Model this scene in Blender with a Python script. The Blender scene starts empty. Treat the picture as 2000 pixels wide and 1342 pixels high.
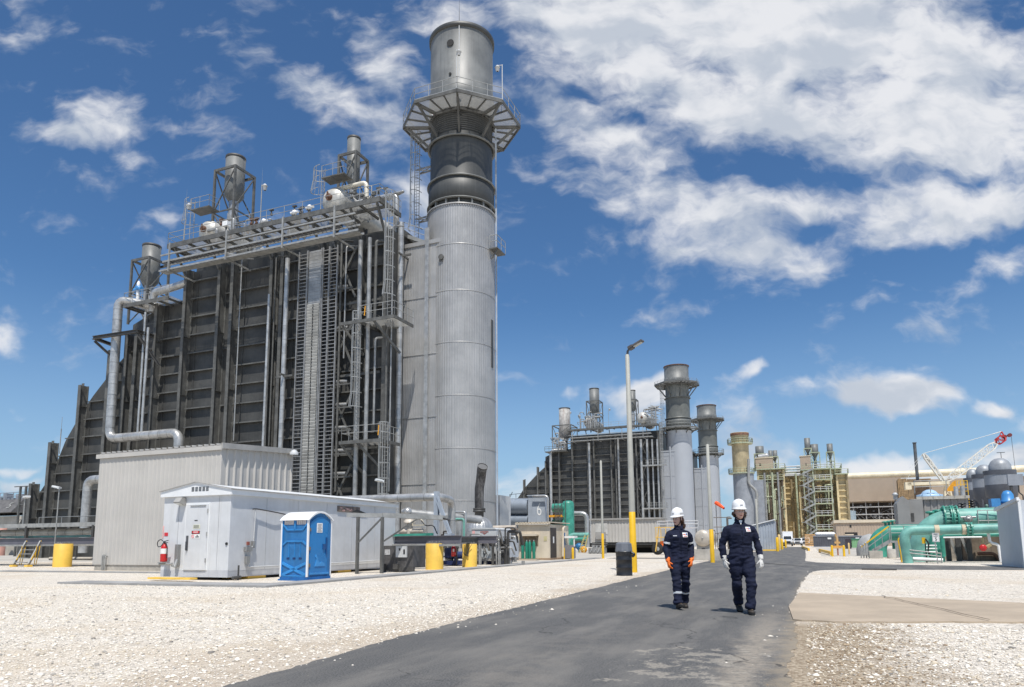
import bpy, bmesh, math, random
import numpy as np
from mathutils import Vector, Matrix, noise as mnoise
R = math.radians
random.seed(7)
SC = bpy.context.scene
COL = SC.collection
# plant grid: u runs right along the boiler walls, v runs away along the road
F, PX0, PY0, EYE = 1380.0, 1000.0, 869.0, 1.2
PITCH, ROLL, YA = R(7.88), R(0.4), R(22.6)
fw = Vector((0, math.cos(PITCH), math.sin(PITCH)))
up0 = Vector((0, -math.sin(PITCH), math.cos(PITCH)))
rt0 = Vector((1, 0, 0))
rt = rt0 * math.cos(ROLL) - up0 * math.sin(ROLL)
up = up0 * math.cos(ROLL) + rt0 * math.sin(ROLL)
AX = Vector((math.cos(YA), -math.sin(YA), 0))     # plant u in the world
AY = Vector((math.sin(YA), math.cos(YA), 0))      # plant v in the world
EYEP = Vector((0, 0, EYE))
cam_d = bpy.data.cameras.new("camera")
cam = bpy.data.objects.new("camera", cam_d)
COL.objects.link(cam)
cam.matrix_world = Matrix(((rt.x, up.x, -fw.x, 0), (rt.y, up.y, -fw.y, 0), (rt.z, up.z, -fw.z, EYE), (0, 0, 0, 1)))
cam_d.sensor_width = 36
cam_d.lens = 36 * F / 2000
cam_d.shift_y = (PY0 - 671) / 2000
cam_d.clip_start = 0.1
cam_d.clip_end = 6000
SC.camera = cam
SC.view_settings.view_transform = 'Standard'
SC.view_settings.look = 'None'
SC.view_settings.exposure = 0.0
SC.view_settings.gamma = 1.0
SUN_EL, SUN_YAW = R(64), R(-4)        # light travels along SUN_YAW (0 = straight away from the camera)
dirv = Vector((math.sin(SUN_YAW) * math.cos(SUN_EL), math.cos(SUN_YAW) * math.cos(SUN_EL), -math.sin(SUN_EL)))
sl = bpy.data.lights.new("sun", 'SUN')
sl.energy = 5.0
sl.angle = R(0.55)
sl.color = (1.0, 0.955, 0.89)
sun = bpy.data.objects.new("sun", sl)
COL.objects.link(sun)
sun.rotation_euler = dirv.to_track_quat('-Z', 'Y').to_euler()
sun.location = (0, -40, 90)
world = bpy.data.worlds.new("World")
SC.world = world
world.use_nodes = True
wt = world.node_tree
wt.nodes.clear()
def nn(t, typ, **kw):
    n = t.nodes.new(typ)
    for k, v in kw.items():
        setattr(n, k, v)
    return n
def lk(t, a, b):
    t.links.new(a, b)
def math_n(t, op, a, b=None, c=None, clamp=False):
    n = nn(t, 'ShaderNodeMath', operation=op, use_clamp=clamp)
    for i, x in enumerate((a, b, c)):
        if x is None:
            continue
        if isinstance(x, (int, float)):
            n.inputs[i].default_value = x
        else:
            lk(t, x, n.inputs[i])
    return n.outputs[0]
def maprange(t, x, a, b, c=0.0, d=1.0, smooth=True):
    n = nn(t, 'ShaderNodeMapRange', interpolation_type='SMOOTHSTEP' if smooth else 'LINEAR')
    lk(t, x, n.inputs[0])
    for i, v in enumerate((a, b, c, d)):
        n.inputs[i + 1].default_value = v
    return n.outputs[0]
def mixc(t, f, a, b, typ='MIX'):
    n = nn(t, 'ShaderNodeMix', data_type='RGBA', blend_type=typ)
    for s, x in ((0, f), (6, a), (7, b)):
        if isinstance(x, (int, float)):
            n.inputs[s].default_value = x
        elif isinstance(x, tuple):
            n.inputs[s].default_value = x if len(x) == 4 else (*x, 1)
        else:
            lk(t, x, n.inputs[s])
    return n.outputs[2]
SKY_STRENGTH = 0.088
def build_world():
    t = wt
    out = nn(t, 'ShaderNodeOutputWorld')
    bg = nn(t, 'ShaderNodeBackground')
    lk(t, bg.outputs[0], out.inputs[0])
    bg.inputs[1].default_value = SKY_STRENGTH
    sky = nn(t, 'ShaderNodeTexSky')
    sky.sky_type = 'NISHITA'
    sky.sun_disc = False
    sky.sun_elevation = SUN_EL
    sky.sun_rotation = math.atan2(-dirv.x, -dirv.y)
    sky.altitude = 100
    sky.air_density = 1.0
    sky.dust_density = 0.8
    sky.ozone_density = 1.3
    tc = nn(t, 'ShaderNodeTexCoord')
    sep = nn(t, 'ShaderNodeSeparateXYZ')
    lk(t, tc.outputs['Generated'], sep.inputs[0])
    x, y, z = sep.outputs
    yy = math_n(t, 'MAXIMUM', math_n(t, 'ABSOLUTE', y), 0.08)
    a = math_n(t, 'DIVIDE', x, yy)
    b = math_n(t, 'DIVIDE', z, yy)
    comb = nn(t, 'ShaderNodeCombineXYZ')
    lk(t, a, comb.inputs[0])
    lk(t, b, comb.inputs[1])
    P = comb.outputs[0]
    # warp the sky coordinates so that the cloud edges tear
    def noise(vec, scale, detail, rough, dist=0.0, dims='2D', col=False):
        n = nn(t, 'ShaderNodeTexNoise', noise_dimensions=dims)
        lk(t, vec, n.inputs['Vector'])
        n.inputs['Scale'].default_value = scale
        n.inputs['Detail'].default_value = detail
        n.inputs['Roughness'].default_value = rough
        n.inputs['Distortion'].default_value = dist
        return n.outputs['Color' if col else 'Fac']
    w = noise(P, 5.0, 4, 0.6, col=True)
    ws = nn(t, 'ShaderNodeVectorMath', operation='SUBTRACT')
    lk(t, w, ws.inputs[0]); ws.inputs[1].default_value = (.5, .5, .5)
    wm = nn(t, 'ShaderNodeVectorMath', operation='SCALE')
    lk(t, ws.outputs[0], wm.inputs[0]); wm.inputs['Scale'].default_value = 0.075
    wa = nn(t, 'ShaderNodeVectorMath', operation='ADD')
    lk(t, P, wa.inputs[0]); lk(t, wm.outputs[0], wa.inputs[1])
    PW = wa.outputs[0]
    # soft cloud banks: (px, py, half-width px, half-height px, tilt deg, weight)
    banks = [(1550, 60, 640, 190, 8, 1.15), (1180, 70, 300, 150, 25, 1.0), (1850, 230, 330, 170, 0, 1.1), (1450, 215, 330, 110, 12, .95),
             (1180, 265, 200, 75, 20, .9), (1330, 400, 260, 85, 14, .8), (1480, 490, 250, 70, 8, .75), (1850, 410, 300, 90, -8, .9),
             (1640, 400, 240, 55, 0, .7), (1960, 510, 100, 60, 0, .6), (1060, 330, 120, 60, 30, .55),
             (640, 195, 120, 75, 30, .78), (760, 110, 130, 110, 40, .6), (760, 250, 120, 90, 20, .5), (560, 340, 110, 40, -15, .35), (880, 30, 130, 80, 0, .8), (800, 420, 110, 110, 0, .5),
             (215, 235, 120, 80, 25, .72), (380, 225, 120, 75, 10, .55), (110, 270, 130, 40, 10, .52), (270, 300, 80, 45, 30, .6), (335, 418, 55, 40, 0, .55), 
             (15, 645, 60, 50, 0, .7), (480, 260, 90, 60, 0, .4),
             (1270, 770, 66, 36, 0, 1.1), (1010, 752, 90, 30, 5, .55), (1470, 732, 50, 22, -10, .7), (1410, 758, 60, 26, -15, .5), (1050, 880, 50, 20, 0, .5), (1100, 765, 30, 14, 0, .5),
             (1755, 785, 125, 44, -3, 1.25), (1930, 797, 58, 20, 0, .9), (1660, 528, 60, 18, 0, .5), (1750, 558, 60, 12, 10, .45),
             (1010, 945, 90, 40, 0, .8), (1000, 975, 120, 26, 0, .8), (1470, 895, 110, 45, 0, .8), (1500, 960, 150, 50, 0, .7), (1720, 915, 170, 35, 0, .9), (1960, 900, 110, 40, 0, .95), (1840, 940, 200, 30, 0, .8),
             (30, 925, 90, 12, 0, .5), (40, 950, 120, 14, 0, .6), (1900, 560, 90, 30, 0, .4)]
    dens = None
    for (px, py, hw, hh, tilt, wgt) in banks:
        d = fw * F + rt * (px - PX0) - up * (py - PY0)
        mp = nn(t, 'ShaderNodeMapping', vector_type='TEXTURE')
        lk(t, PW, mp.inputs[0])
        mp.inputs['Location'].default_value = (d.x / d.y, d.z / d.y, 0)
        mp.inputs['Rotation'].default_value = (0, 0, R(-tilt))
        mp.inputs['Scale'].default_value = (hw / F * 1.25, hh / F * 1.25, 1)
        ln = nn(t, 'ShaderNodeVectorMath', operation='LENGTH')
        lk(t, mp.outputs[0], ln.inputs[0])
        m = math_n(t, 'MULTIPLY', maprange(t, ln.outputs['Value'], 1.25, 0.1), wgt)
        dens = m if dens is None else math_n(t, 'SMOOTH_MAX', dens, m, 0.25)
    # billows
    st = nn(t, 'ShaderNodeMapping', vector_type='POINT')
    lk(t, PW, st.inputs[0])
    st.inputs['Rotation'].default_value = (0, 0, R(-14))
    st.inputs['Scale'].default_value = (1.0, 1.7, 1)
    n1 = noise(st.outputs[0], 6.5, 9, 0.55, 0.0)
    n2 = noise(st.outputs[0], 19.0, 6, 0.55, 0.0)
    nz = math_n(t, 'ADD', math_n(t, 'MULTIPLY', math_n(t, 'SUBTRACT', n1, 0.5), 1.5), math_n(t, 'MULTIPLY', math_n(t, 'SUBTRACT', n2, 0.5), 0.75))
    cov = math_n(t, 'ADD', math_n(t, 'SUBTRACT', math_n(t, 'MULTIPLY', dens, 1.12), 0.36), nz)
    alpha = maprange(t, cov, -0.10, 0.74)
    alpha = math_n(t, 'MULTIPLY', alpha, maprange(t, z, 0.0, 0.03))
    # thick parts and under-sides go grey
    off = nn(t, 'ShaderNodeVectorMath', operation='ADD')
    lk(t, st.outputs[0], off.inputs[0]); off.inputs[1].default_value = (0.0, 0.05, 0)
    n3 = noise(off.outputs[0], 6.5, 5, 0.5, 0.0)
    shade = maprange(t, math_n(t, 'SUBTRACT', n3, math_n(t, 'MULTIPLY', n1, 0.35)), 0.22, 0.48)
    k = 1 / SKY_STRENGTH
    ccol = mixc(t, shade, (0.84 * k, 0.85 * k, 0.88 * k), (0.56 * k, 0.61 * k, 0.69 * k))
    deep = mixc(t, 1.0, sky.outputs[0], (0.66, 1.0, 1.30), 'MULTIPLY')
    # pale haze low over the horizon
    deep = mixc(t, maprange(t, z, 0.34, 0.0, 0.0, 0.62), deep, (0.42 * 1 / SKY_STRENGTH, 0.60 * 1 / SKY_STRENGTH, 0.80 * 1 / SKY_STRENGTH))
    fin = mixc(t, math_n(t, 'MULTIPLY', alpha, 0.95), deep, ccol)
    lk(t, fin, bg.inputs[0])
build_world()
def pw(u, v, z=0.0):
    return AX * u + AY * v + Vector((0, 0, z))
def ray(px, py):
    return fw * F + rt * (px - PX0) - up * (py - PY0)
def W(px, py, v):
    d = ray(px, py)
    p = EYEP + d * (v / d.dot(AY))
    return (p.dot(AX), p.z)
def U(px, py, u):
    d = ray(px, py)
    p = EYEP + d * (u / d.dot(AX))
    return (p.dot(AY), p.z)
def g(px, py, z=0.0):
    d = ray(px, py)
    p = EYEP + d * ((z - EYE) / d.z)
    return (p.dot(AX), p.dot(AY))
def Dp(px, py, depth):
    d = ray(px, py)
    p = EYEP + d * (depth / d.y)
    return (p.dot(AX), p.dot(AY), p.z)
def perp(d, upv=(0, 0, 1)):
    d = Vector(d).normalized()
    u = Vector(upv)
    if abs(d.dot(u)) > 0.95:
        u = Vector((0, 1, 0)) if abs(d.y) < 0.9 else Vector((1, 0, 0))
    s = d.cross(u).normalized()
    return d, s, s.cross(d).normalized()
class MB:
    def __init__(s):
        s.v = []; s.f = []; s.s = []; s.m = []; s.mi = 0
    def add(s, vs, fs, smooth=False):
        o = len(s.v)
        s.v += [tuple(x) for x in vs]
        for f in fs:
            s.f.append(tuple(o + i for i in f)); s.s.append(smooth); s.m.append(s.mi)
        return s
    def box(s, a, b, c, d, e, f):
        vs = [(x, y, z) for z in (e, f) for y in (c, d) for x in (a, b)]
        return s.add(vs, [(0, 2, 3, 1), (4, 5, 7, 6), (0, 1, 5, 4), (2, 6, 7, 3), (0, 4, 6, 2), (1, 3, 7, 5)])
    def bar(s, p, q, w, h=None, upv=(0, 0, 1)):
        h = h or w
        p = Vector(p); q = Vector(q)
        if (q - p).length < 1e-6: return s
        d, sd, u = perp(q - p, upv)
        vs = []
        for c in (p, q):
            for a, b in ((-1, -1), (1, -1), (1, 1), (-1, 1)):
                vs.append(c + sd * a * w / 2 + u * b * h / 2)
        return s.add(vs, [(0, 1, 2, 3), (7, 6, 5, 4), (0, 4, 5, 1), (1, 5, 6, 2), (2, 6, 7, 3), (3, 7, 4, 0)])
    def ibeam(s, p, q, w, h, upv=(0, 0, 1), t=0.04):
        p = Vector(p); q = Vector(q)
        d, sd, u = perp(q - p, upv)
        s.bar(p + u * (h - t) / 2, q + u * (h - t) / 2, w, t, upv)
        s.bar(p - u * (h - t) / 2, q - u * (h - t) / 2, w, t, upv)
        s.bar(p, q, t, h - 2 * t, upv)
        return s
    def ring(s, c, d, r, n, up_=(0, 0, 1)):
        d, sd, u = perp(d, up_)
        return [Vector(c) + sd * r * math.cos(2 * math.pi * i / n) + u * r * math.sin(2 * math.pi * i / n) for i in range(n)]
    def tube(s, p, q, r, r2=None, n=10, cap=True):
        r2 = r if r2 is None else r2
        p = Vector(p); q = Vector(q)
        A = s.ring(p, q - p, r, n); B = s.ring(q, q - p, r2, n)
        s.add(A + B, [(i, (i + 1) % n, n + (i + 1) % n, n + i) for i in range(n)], True)
        if cap:
            s.add(A, [tuple(range(n - 1, -1, -1))]); s.add(B, [tuple(range(n))])
        return s
    def pipe(s, pts, r, n=12, bend=None, seg=5, cap=True):
        pts = [Vector(p) for p in pts]
        bend = 1.6 * r if bend is None else bend
        path = [pts[0]]
        for i in range(1, len(pts) - 1):
            a, b, c = pts[i - 1], pts[i], pts[i + 1]
            l1, l2 = (a - b).length, (c - b).length
            k = min(bend, l1 * .49, l2 * .49)
            p1 = b + (a - b) / l1 * k; p2 = b + (c - b) / l2 * k
            for j in range(seg + 1):
                t = j / seg
                path.append(p1 * (1 - t) ** 2 + b * 2 * t * (1 - t) + p2 * t * t)
        path.append(pts[-1])
        return s.sweep(path, [r] * len(path), n, cap)
    def sweep(s, path, rad, n=12, cap=True):
        path = [Vector(p) for p in path]
        L = len(path)
        d0 = (path[1] - path[0]).normalized()
        d, sd, u = perp(d0)
        vs = []
        for i, p in enumerate(path):
            t = (path[min(i + 1, L - 1)] - path[max(i - 1, 0)]).normalized()
            ax = d.cross(t)
            if ax.length > 1e-6:
                rot = Matrix.Rotation(d.angle(t), 3, ax.normalized())
                sd = rot @ sd; u = rot @ u
            d = t
            for k in range(n):
                a = 2 * math.pi * k / n
                vs.append(p + (sd * math.cos(a) + u * math.sin(a)) * rad[i])
        fs = [(i * n + k, i * n + (k + 1) % n, (i + 1) * n + (k + 1) % n, (i + 1) * n + k) for i in range(L - 1) for k in range(n)]
        s.add(vs, fs, True)
        if cap:
            s.add(vs[:n], [tuple(range(n - 1, -1, -1))]); s.add(vs[-n:], [tuple(range(n))])
        return s
    def lathe(s, c, prof, n=24, axis=(0, 0, 1), smooth=True, rib=0.0):
        c = Vector(c)
        d, sd, u = perp(axis)
        vs = []
        for (r, h) in prof:
            for i in range(n):
                a = 2 * math.pi * i / n
                rr = r * (1 + (rib if i % 2 else 0))
                vs.append(c + d * h + sd * rr * math.cos(a) + u * rr * math.sin(a))
        fs = [(j * n + i, j * n + (i + 1) % n, (j + 1) * n + (i + 1) % n, (j + 1) * n + i) for j in range(len(prof) - 1) for i in range(n)]
        return s.add(vs, fs, smooth)
    def prism(s, poly, axis, a, b):
        # poly in the two other axes; axis 'u','v','z'
        def mk(p, h):
            if axis == 'v': return (p[0], h, p[1])
            if axis == 'u': return (h, p[0], p[1])
            return (p[0], p[1], h)
        n = len(poly)
        vs = [mk(p, a) for p in poly] + [mk(p, b) for p in poly]
        return s.add(vs, [tuple(range(n)), tuple(range(2 * n - 1, n - 1, -1))] + [(i, n + i, n + (i + 1) % n, (i + 1) % n) for i in range(n)])
    def ball(s, c, r, n=16, sc=(1, 1, 1)):
        m = n // 2
        prof = [(max(1e-4, math.sin(math.pi * j / m)), -math.cos(math.pi * j / m)) for j in range(m + 1)]
        vs = []
        for (rr, h) in prof:
            for i in range(n):
                a = 2 * math.pi * i / n
                vs.append((c[0] + r * sc[0] * rr * math.cos(a), c[1] + r * sc[1] * rr * math.sin(a), c[2] + r * sc[2] * h))
        return s.add(vs, [(j * n + i, j * n + (i + 1) % n, (j + 1) * n + (i + 1) % n, (j + 1) * n + i) for j in range(m) for i in range(n)], True)
    def ribs(s, p, q, z0, z1, pitch=0.3, depth=0.04, out=(0, -1), top=None, w=0.35):
        # ribbed sheet wall from p to q (plan points); top(t) gives the height of the top edge
        p = Vector((p[0], p[1])); q = Vector((q[0], q[1])); o = Vector(out)
        L = (q - p).length; n = max(2, int(L / pitch))
        xs = []
        for i in range(n):
            b0 = i / n
            for f, dd in ((0, 0), (1 - w - .12, 0), (1 - w, 1), (1 - .12, 1)):
                xs.append((b0 + f / n, dd))
        xs.append((1.0, 0))
        vs = []
        for (t, dd) in xs:
            c = p.lerp(q, t) + o * depth * dd
            zt = top(t) if top else z1
            vs += [(c.x, c.y, z0), (c.x, c.y, zt)]
        return s.add(vs, [(2 * i, 2 * i + 2, 2 * i + 3, 2 * i + 1) for i in range(len(xs) - 1)])
    def rail(s, pts, h=1.1, r=0.024, sp=1.8, mid=True, close=False, toe=0.0):
        pts = [Vector(p) for p in pts]
        if close: pts = pts + [pts[0]]
        for a, b in zip(pts[:-1], pts[1:]):
            n = max(1, round((b - a).length / sp))
            for hh in ((h, h * .52) if mid else (h,)):
                s.tube(a + Vector((0, 0, hh)), b + Vector((0, 0, hh)), r, n=6, cap=False)
            if toe: s.bar(a + Vector((0, 0, toe / 2)), b + Vector((0, 0, toe / 2)), .012, toe)
            for i in range(n + 1):
                c = a.lerp(b, i / n)
                s.tube(c, c + Vector((0, 0, h)), r, n=6, cap=False)
        return s
    def ladder(s, u, v, z0, z1, out=(0, -1), w=0.46, sp=0.3, cage=True, cz=None, r=0.022, R_=0.4, flare=True):
        o = Vector((out[0], out[1], 0)); sd = Vector((-o.y, o.x, 0)); c = Vector((u, v, 0))
        for k in (-1, 1):
            s.bar(c + sd * k * w / 2 + Vector((0, 0, z0)), c + sd * k * w / 2 + Vector((0, 0, z1)), .02, .07, upv=o)
        z = z0 + sp
        while z < z1:
            s.tube(c - sd * w / 2 + Vector((0, 0, z)), c + sd * w / 2 + Vector((0, 0, z)), r * .7, n=5, cap=False)
            z += sp
        if cage:
            zc = cz if cz is not None else z0 + 2.2
            def arc(z, rad):
                return [c + o * (rad * 1.0 - rad * math.cos(a) * 1.0 if False else 0) + sd * rad * math.cos(a) + o * rad * 1.9 * math.sin(a) * .95 + Vector((0, 0, z)) for a in [math.pi * i / 8 for i in range(9)]]
            zz = zc
            hoops = []
            while zz < z1 + .01:
                hoops.append(zz); zz += 1.2
            if z1 - hoops[-1] > .4: hoops.append(z1)
            for i, z in enumerate(hoops):
                rad = R_ * (1.25 if (i == 0 and flare) else 1)
                pp = arc(z, rad)
                for a, b in zip(pp[:-1], pp[1:]):
                    s.bar(a, b, .016, .065)
            for k in range(0, 9, 1):
                if k in (0, 8): continue
                for i in range(len(hoops) - 1):
                    a = arc(hoops[i], R_ * (1.25 if (i == 0 and flare) else 1))[k]; b = arc(hoops[i + 1], R_)[k]
                    s.bar(a, b, .04, .014, upv=(a - c))
        return s
    def mesh(s, name, mat, org=(0, 0, 0)):
        me = bpy.data.meshes.new(name)
        o = Vector(org)
        me.from_pydata([(x - o.x, y - o.y, z - o.z) for x, y, z in s.v], [], s.f)
        me.polygons.foreach_set('use_smooth', s.s)
        mats = mat if isinstance(mat, (list, tuple)) else [mat]
        for m in mats: me.materials.append(m)
        if len(mats) > 1: me.polygons.foreach_set('material_index', s.m)
        me.update()
        return me
    def part(s, name, mat, parent, label=None, recalc=False):
        root = parent
        while root.parent: root = root.parent
        o = bpy.data.objects.new(name, s.mesh(name, mat, ORG.get(root.name, (0, 0, 0))))
        COL.objects.link(o)
        o.parent = parent
        if label: o['label'] = label
        return o
    def solo(s, name, mat, label, cat, org, group=None, kind=None):
        o = bpy.data.objects.new(name, s.mesh(name, mat, org))
        COL.objects.link(o)
        o.location = pw(*org); o.rotation_euler = (0, 0, -YA)
        ORG[o.name] = org
        tag(o, label, cat, group, kind)
        return o
ORG = {}
def tag(o, label=None, cat=None, group=None, kind=None):
    if label: o['label'] = label
    if cat: o['category'] = cat
    if group: o['group'] = group
    if kind: o['kind'] = kind
def thing(name, label, cat, org, group=None, rot=None):
    # plant-aligned thing: parts are given in plant coordinates; with rot, parts are given in local coordinates
    o = bpy.data.objects.new(name, None)
    COL.objects.link(o)
    o.empty_display_size = 0.2
    o.location = pw(*org)
    o.rotation_euler = (0, 0, -YA if rot is None else rot)
    ORG[o.name] = org if rot is None else (0, 0, 0)
    tag(o, label, cat, group)
    return o
def children(o):
    return [c for c in COL.objects if c.parent == o]
KIDS = {}
def copy_tree(o, parent=None):
    c = o.copy(); COL.objects.link(c)
    if parent is not None: c.parent = parent
    for ch in list(o.children): copy_tree(ch, c)
    return c
def text_mesh(txt, size, depth=0.004, align='CENTER'):
    cu = bpy.data.curves.new("lettering", 'FONT')
    cu.body = txt; cu.size = size; cu.extrude = depth; cu.align_x = align; cu.align_y = 'CENTER'
    cu.resolution_u = 3
    ob = bpy.data.objects.new("lettering", cu)
    COL.objects.link(ob)
    dg = bpy.context.evaluated_depsgraph_get()
    me = bpy.data.meshes.new_from_object(ob.evaluated_get(dg))
    vs = [tuple(v.co) for v in me.vertices]; fs = [tuple(p.vertices) for p in me.polygons]
    bpy.data.objects.remove(ob); bpy.data.curves.remove(cu)
    return vs, fs
def put_text(mb, txt, size, c, right=(1, 0, 0), upv=(0, 0, 1), sx=1.0):
    vs, fs = text_mesh(txt, size)
    r = Vector(right).normalized(); u = Vector(upv).normalized(); n = r.cross(u)
    c = Vector(c)
    mb.add([c + r * x * sx + u * y + n * z for x, y, z in vs], fs)
MATS = {}
def M(name, col, rough=0.55, metal=0.0, var=0.18, scale=1.2, bump=0.0, bscale=30.0, streak=0.0, streak_col=None, spec=0.5):
    if name in MATS: return MATS[name]
    m = bpy.data.materials.new(name); m.use_nodes = True
    t = m.node_tree; t.nodes.clear()
    out = nn(t, 'ShaderNodeOutputMaterial'); b = nn(t, 'ShaderNodeBsdfPrincipled')
    lk(t, b.outputs[0], out.inputs[0])
    tc = nn(t, 'ShaderNodeTexCoord')
    no = nn(t, 'ShaderNodeTexNoise'); lk(t, tc.outputs['Object'], no.inputs['Vector'])
    no.inputs['Scale'].default_value = scale; no.inputs['Detail'].default_value = 6; no.inputs['Roughness'].default_value = .65
    f = maprange(t, no.outputs['Fac'], .3, .7)
    # separate larger mottling so that big panels are not one even tone
    c = mixc(t, f, tuple(x * (1 - var) for x in col), tuple(min(1, x * (1 + var)) for x in col))
    if streak:
        mp = nn(t, 'ShaderNodeMapping'); lk(t, tc.outputs['Object'], mp.inputs[0])
        mp.inputs['Scale'].default_value = (5, 5, .22)
        n2 = nn(t, 'ShaderNodeTexNoise'); lk(t, mp.outputs[0], n2.inputs['Vector'])
        n2.inputs['Scale'].default_value = 1.0; n2.inputs['Detail'].default_value = 5; n2.inputs['Roughness'].default_value = .7
        sf = math_n(t, 'MULTIPLY', maprange(t, n2.outputs['Fac'], .48, .75), streak)
        c = mixc(t, sf, c, streak_col or tuple(x * .45 for x in col))
    lk(t, c, b.inputs['Base Color'])
    rr = nn(t, 'ShaderNodeMapRange'); lk(t, no.outputs['Fac'], rr.inputs[0])
    rr.inputs[3].default_value = max(0.05, rough - .12); rr.inputs[4].default_value = min(1, rough + .12)
    lk(t, rr.outputs[0], b.inputs['Roughness'])
    b.inputs['Metallic'].default_value = metal
    b.inputs['Specular IOR Level'].default_value = spec
    if bump:
        n3 = nn(t, 'ShaderNodeTexNoise'); lk(t, tc.outputs['Object'], n3.inputs['Vector'])
        n3.inputs['Scale'].default_value = bscale; n3.inputs['Detail'].default_value = 5
        bp = nn(t, 'ShaderNodeBump'); lk(t, n3.outputs['Fac'], bp.inputs['Height'])
        bp.inputs['Strength'].default_value = bump; bp.inputs['Distance'].default_value = .02
        lk(t, bp.outputs[0], b.inputs['Normal'])
    MATS[name] = m
    return m
CASING = M('dark_casing_paint', (.068, .068, .065), .42, 0, .32, .35, .15, 3, .4, (.105, .102, .096), spec=.22)
STEEL = M('grey_painted_steel', (.115, .115, .109), .5, 0, .26, 1.5, .1, 8, .4, spec=.25)
LSTEEL = M('galvanised_steel', (.33, .33, .315), .45, .25, .2, 2.5)
DSTEEL = M('dark_structural_steel', (.06, .058, .055), .55, 0, .25, 2)
RAILM = M('galvanised_rail', (.34, .345, .335), .45, .3, .1, 3)
ALU = M('aluminium_jacketing', (.45, .45, .44), .38, .5, .22, 1.6, .12, 3, .25, (.22, .21, .20))
ALUD = M('weathered_jacketing', (.34, .34, .33), .45, .45, .25, 1.2, .12, 4, .4, (.14, .13, .12))
CLAD = M('ribbed_grey_cladding', (.385, .38, .37), .40, .30, .14, .35, .04, 3, .42, (.24, .237, .23))
SHELL = M('stack_grey_paint', (.155, .16, .155), .5, 0, .22, .5, .06, 6, .45, (.09, .09, .085))
SHELLD = M('dark_stack_band', (.052, .054, .052), .5, 0, .2, .6, .06, 6, .3, (.12, .12, .115))
GRATE = M('pale_grating', (.42, .42, .40), .55, 0, .15, 2)
def _see_through(m, f):
    # open bar grating: part of the daylight that falls on it comes out below
    t = m.node_tree; b = t.nodes['Principled BSDF']; o = t.nodes['Material Output']
    tr = nn(t, 'ShaderNodeBsdfTranslucent'); tr.inputs[0].default_value = (.62, .62, .60, 1)
    mx = nn(t, 'ShaderNodeMixShader'); mx.inputs[0].default_value = f
    lk(t, b.outputs[0], mx.inputs[1]); lk(t, tr.outputs[0], mx.inputs[2])
    op = nn(t, 'ShaderNodeBsdfTransparent'); m2 = nn(t, 'ShaderNodeMixShader'); m2.inputs[0].default_value = .55
    lk(t, mx.outputs[0], m2.inputs[1]); lk(t, op.outputs[0], m2.inputs[2]); lk(t, m2.outputs[0], o.inputs[0])
_see_through(GRATE, .25)
STACKB = M('pale_blue_grey_chimney', (.37, .39, .42), .45, 0, .04, .15, .02, 3, .12, (.31, .33, .36))
WHITEP = M('white_cabin_paint', (.61, .62, .63), .42, 0, .08, .9, .05, 4, .38, (.48, .47, .45))
WTRIM = M('white_trim_paint', (.74, .75, .75), .4, 0, .05, 1.2)
SHEDM = M('stone_grey_sheeting', (.475, .455, .42), .5, 0, .06, .6, .03, 10, .16, (.36, .34, .31))
TRIMG = M('grey_trim', (.33, .32, .30), .5, 0, .15, 1)
CONC = M('weathered_concrete', (.40, .375, .33), .85, 0, .22, 1.2, .35, 25, .3, (.22, .20, .17))
YEL = M('safety_yellow_paint', (.74, .44, .012), .42, 0, .10, 1.5, .05, 12, .25, (.42, .24, .03))
YELB = M('pier_yellow_paint', (.78, .50, .08), .55, 0, .12, .8, .1, 14, .4, (.55, .36, .12))
BLUE = M('blue_plastic', (.02, .15, .37), .38, 0, .16, 2.4, .05, 12, .4, (.08, .21, .36))
DBLUE = M('deep_blue_steel', (.02, .035, .12), .45, 0, .2, 2)
PUMPB = M('pump_blue_paint', (.06, .24, .52), .38, 0, .12, 2)
PALEB = M('pale_blue_steel', (.36, .40, .45), .45, 0, .12, 1, .04, 6, .25)
WPLAS = M('white_plastic', (.80, .80, .79), .35, 0, .04, 2)
GREEN = M('sea_green_paint', (.05, .27, .20), .42, 0, .26, 1.4, .05, 8, .3, (.02, .25, .17))
GREENP = M('faded_green_paint', (.155, .36, .305), .5, 0, .28, 1.4, .05, 8, .3, (.20, .46, .38))
GREENC = M('cylinder_green', (.02, .20, .13), .35, 0, .1, 3)
RED = M('extinguisher_red', (.50, .02, .02), .3, 0, .1, 3)
ORANGE = M('orange_paint', (.85, .16, .02), .4, 0, .12, 3)
ORAIL = M('amber_rail_paint', (.72, .33, .02), .45, 0, .15, 3)
BLACK = M('black_enamel', (.018, .018, .02), .35, 0, .2, 3)
DARK = M('dark_recess', (.02, .02, .02), .8, 0, .3, 2)
CHAR = M('charcoal_plastic', (.075, .08, .088), .5, 0, .1, 4)
TANS = M('tan_sheeting', (.60, .52, .40), .55, 0, .1, .8, .04, 10, .3, (.45, .36, .24))
TANB = M('tan_boiler_paint', (.62, .51, .30), .6, 0, .2, .4, .06, 4, .35, (.36, .27, .15))
TAND = M('tan_boiler_dark_steel', (.30, .24, .14), .6, 0, .25, .5)  # darker tan for alternate columns of the tan boilers
BROWN = M('taupe_sheeting', (.40, .32, .245), .6, 0, .06, .2, .03, 4, .12, (.34, .27, .2))
CREAM = M('cream_pipe_paint', (.70, .62, .45), .5, 0, .12, .5)
GALVG = M('pale_green_steel', (.40, .43, .30), .5, .1, .2, 1)
RUST = M('rusted_steel', (.13, .065, .04), .8, 0, .4, 2, .3, 20)
SILO = M('silo_grey', (.27, .29, .32), .45, 0, .14, .5, .03, 6, .3, (.18, .19, .21))
SILOD = M('silo_dark_grey', (.085, .09, .105), .5, 0, .18, .5)
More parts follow.
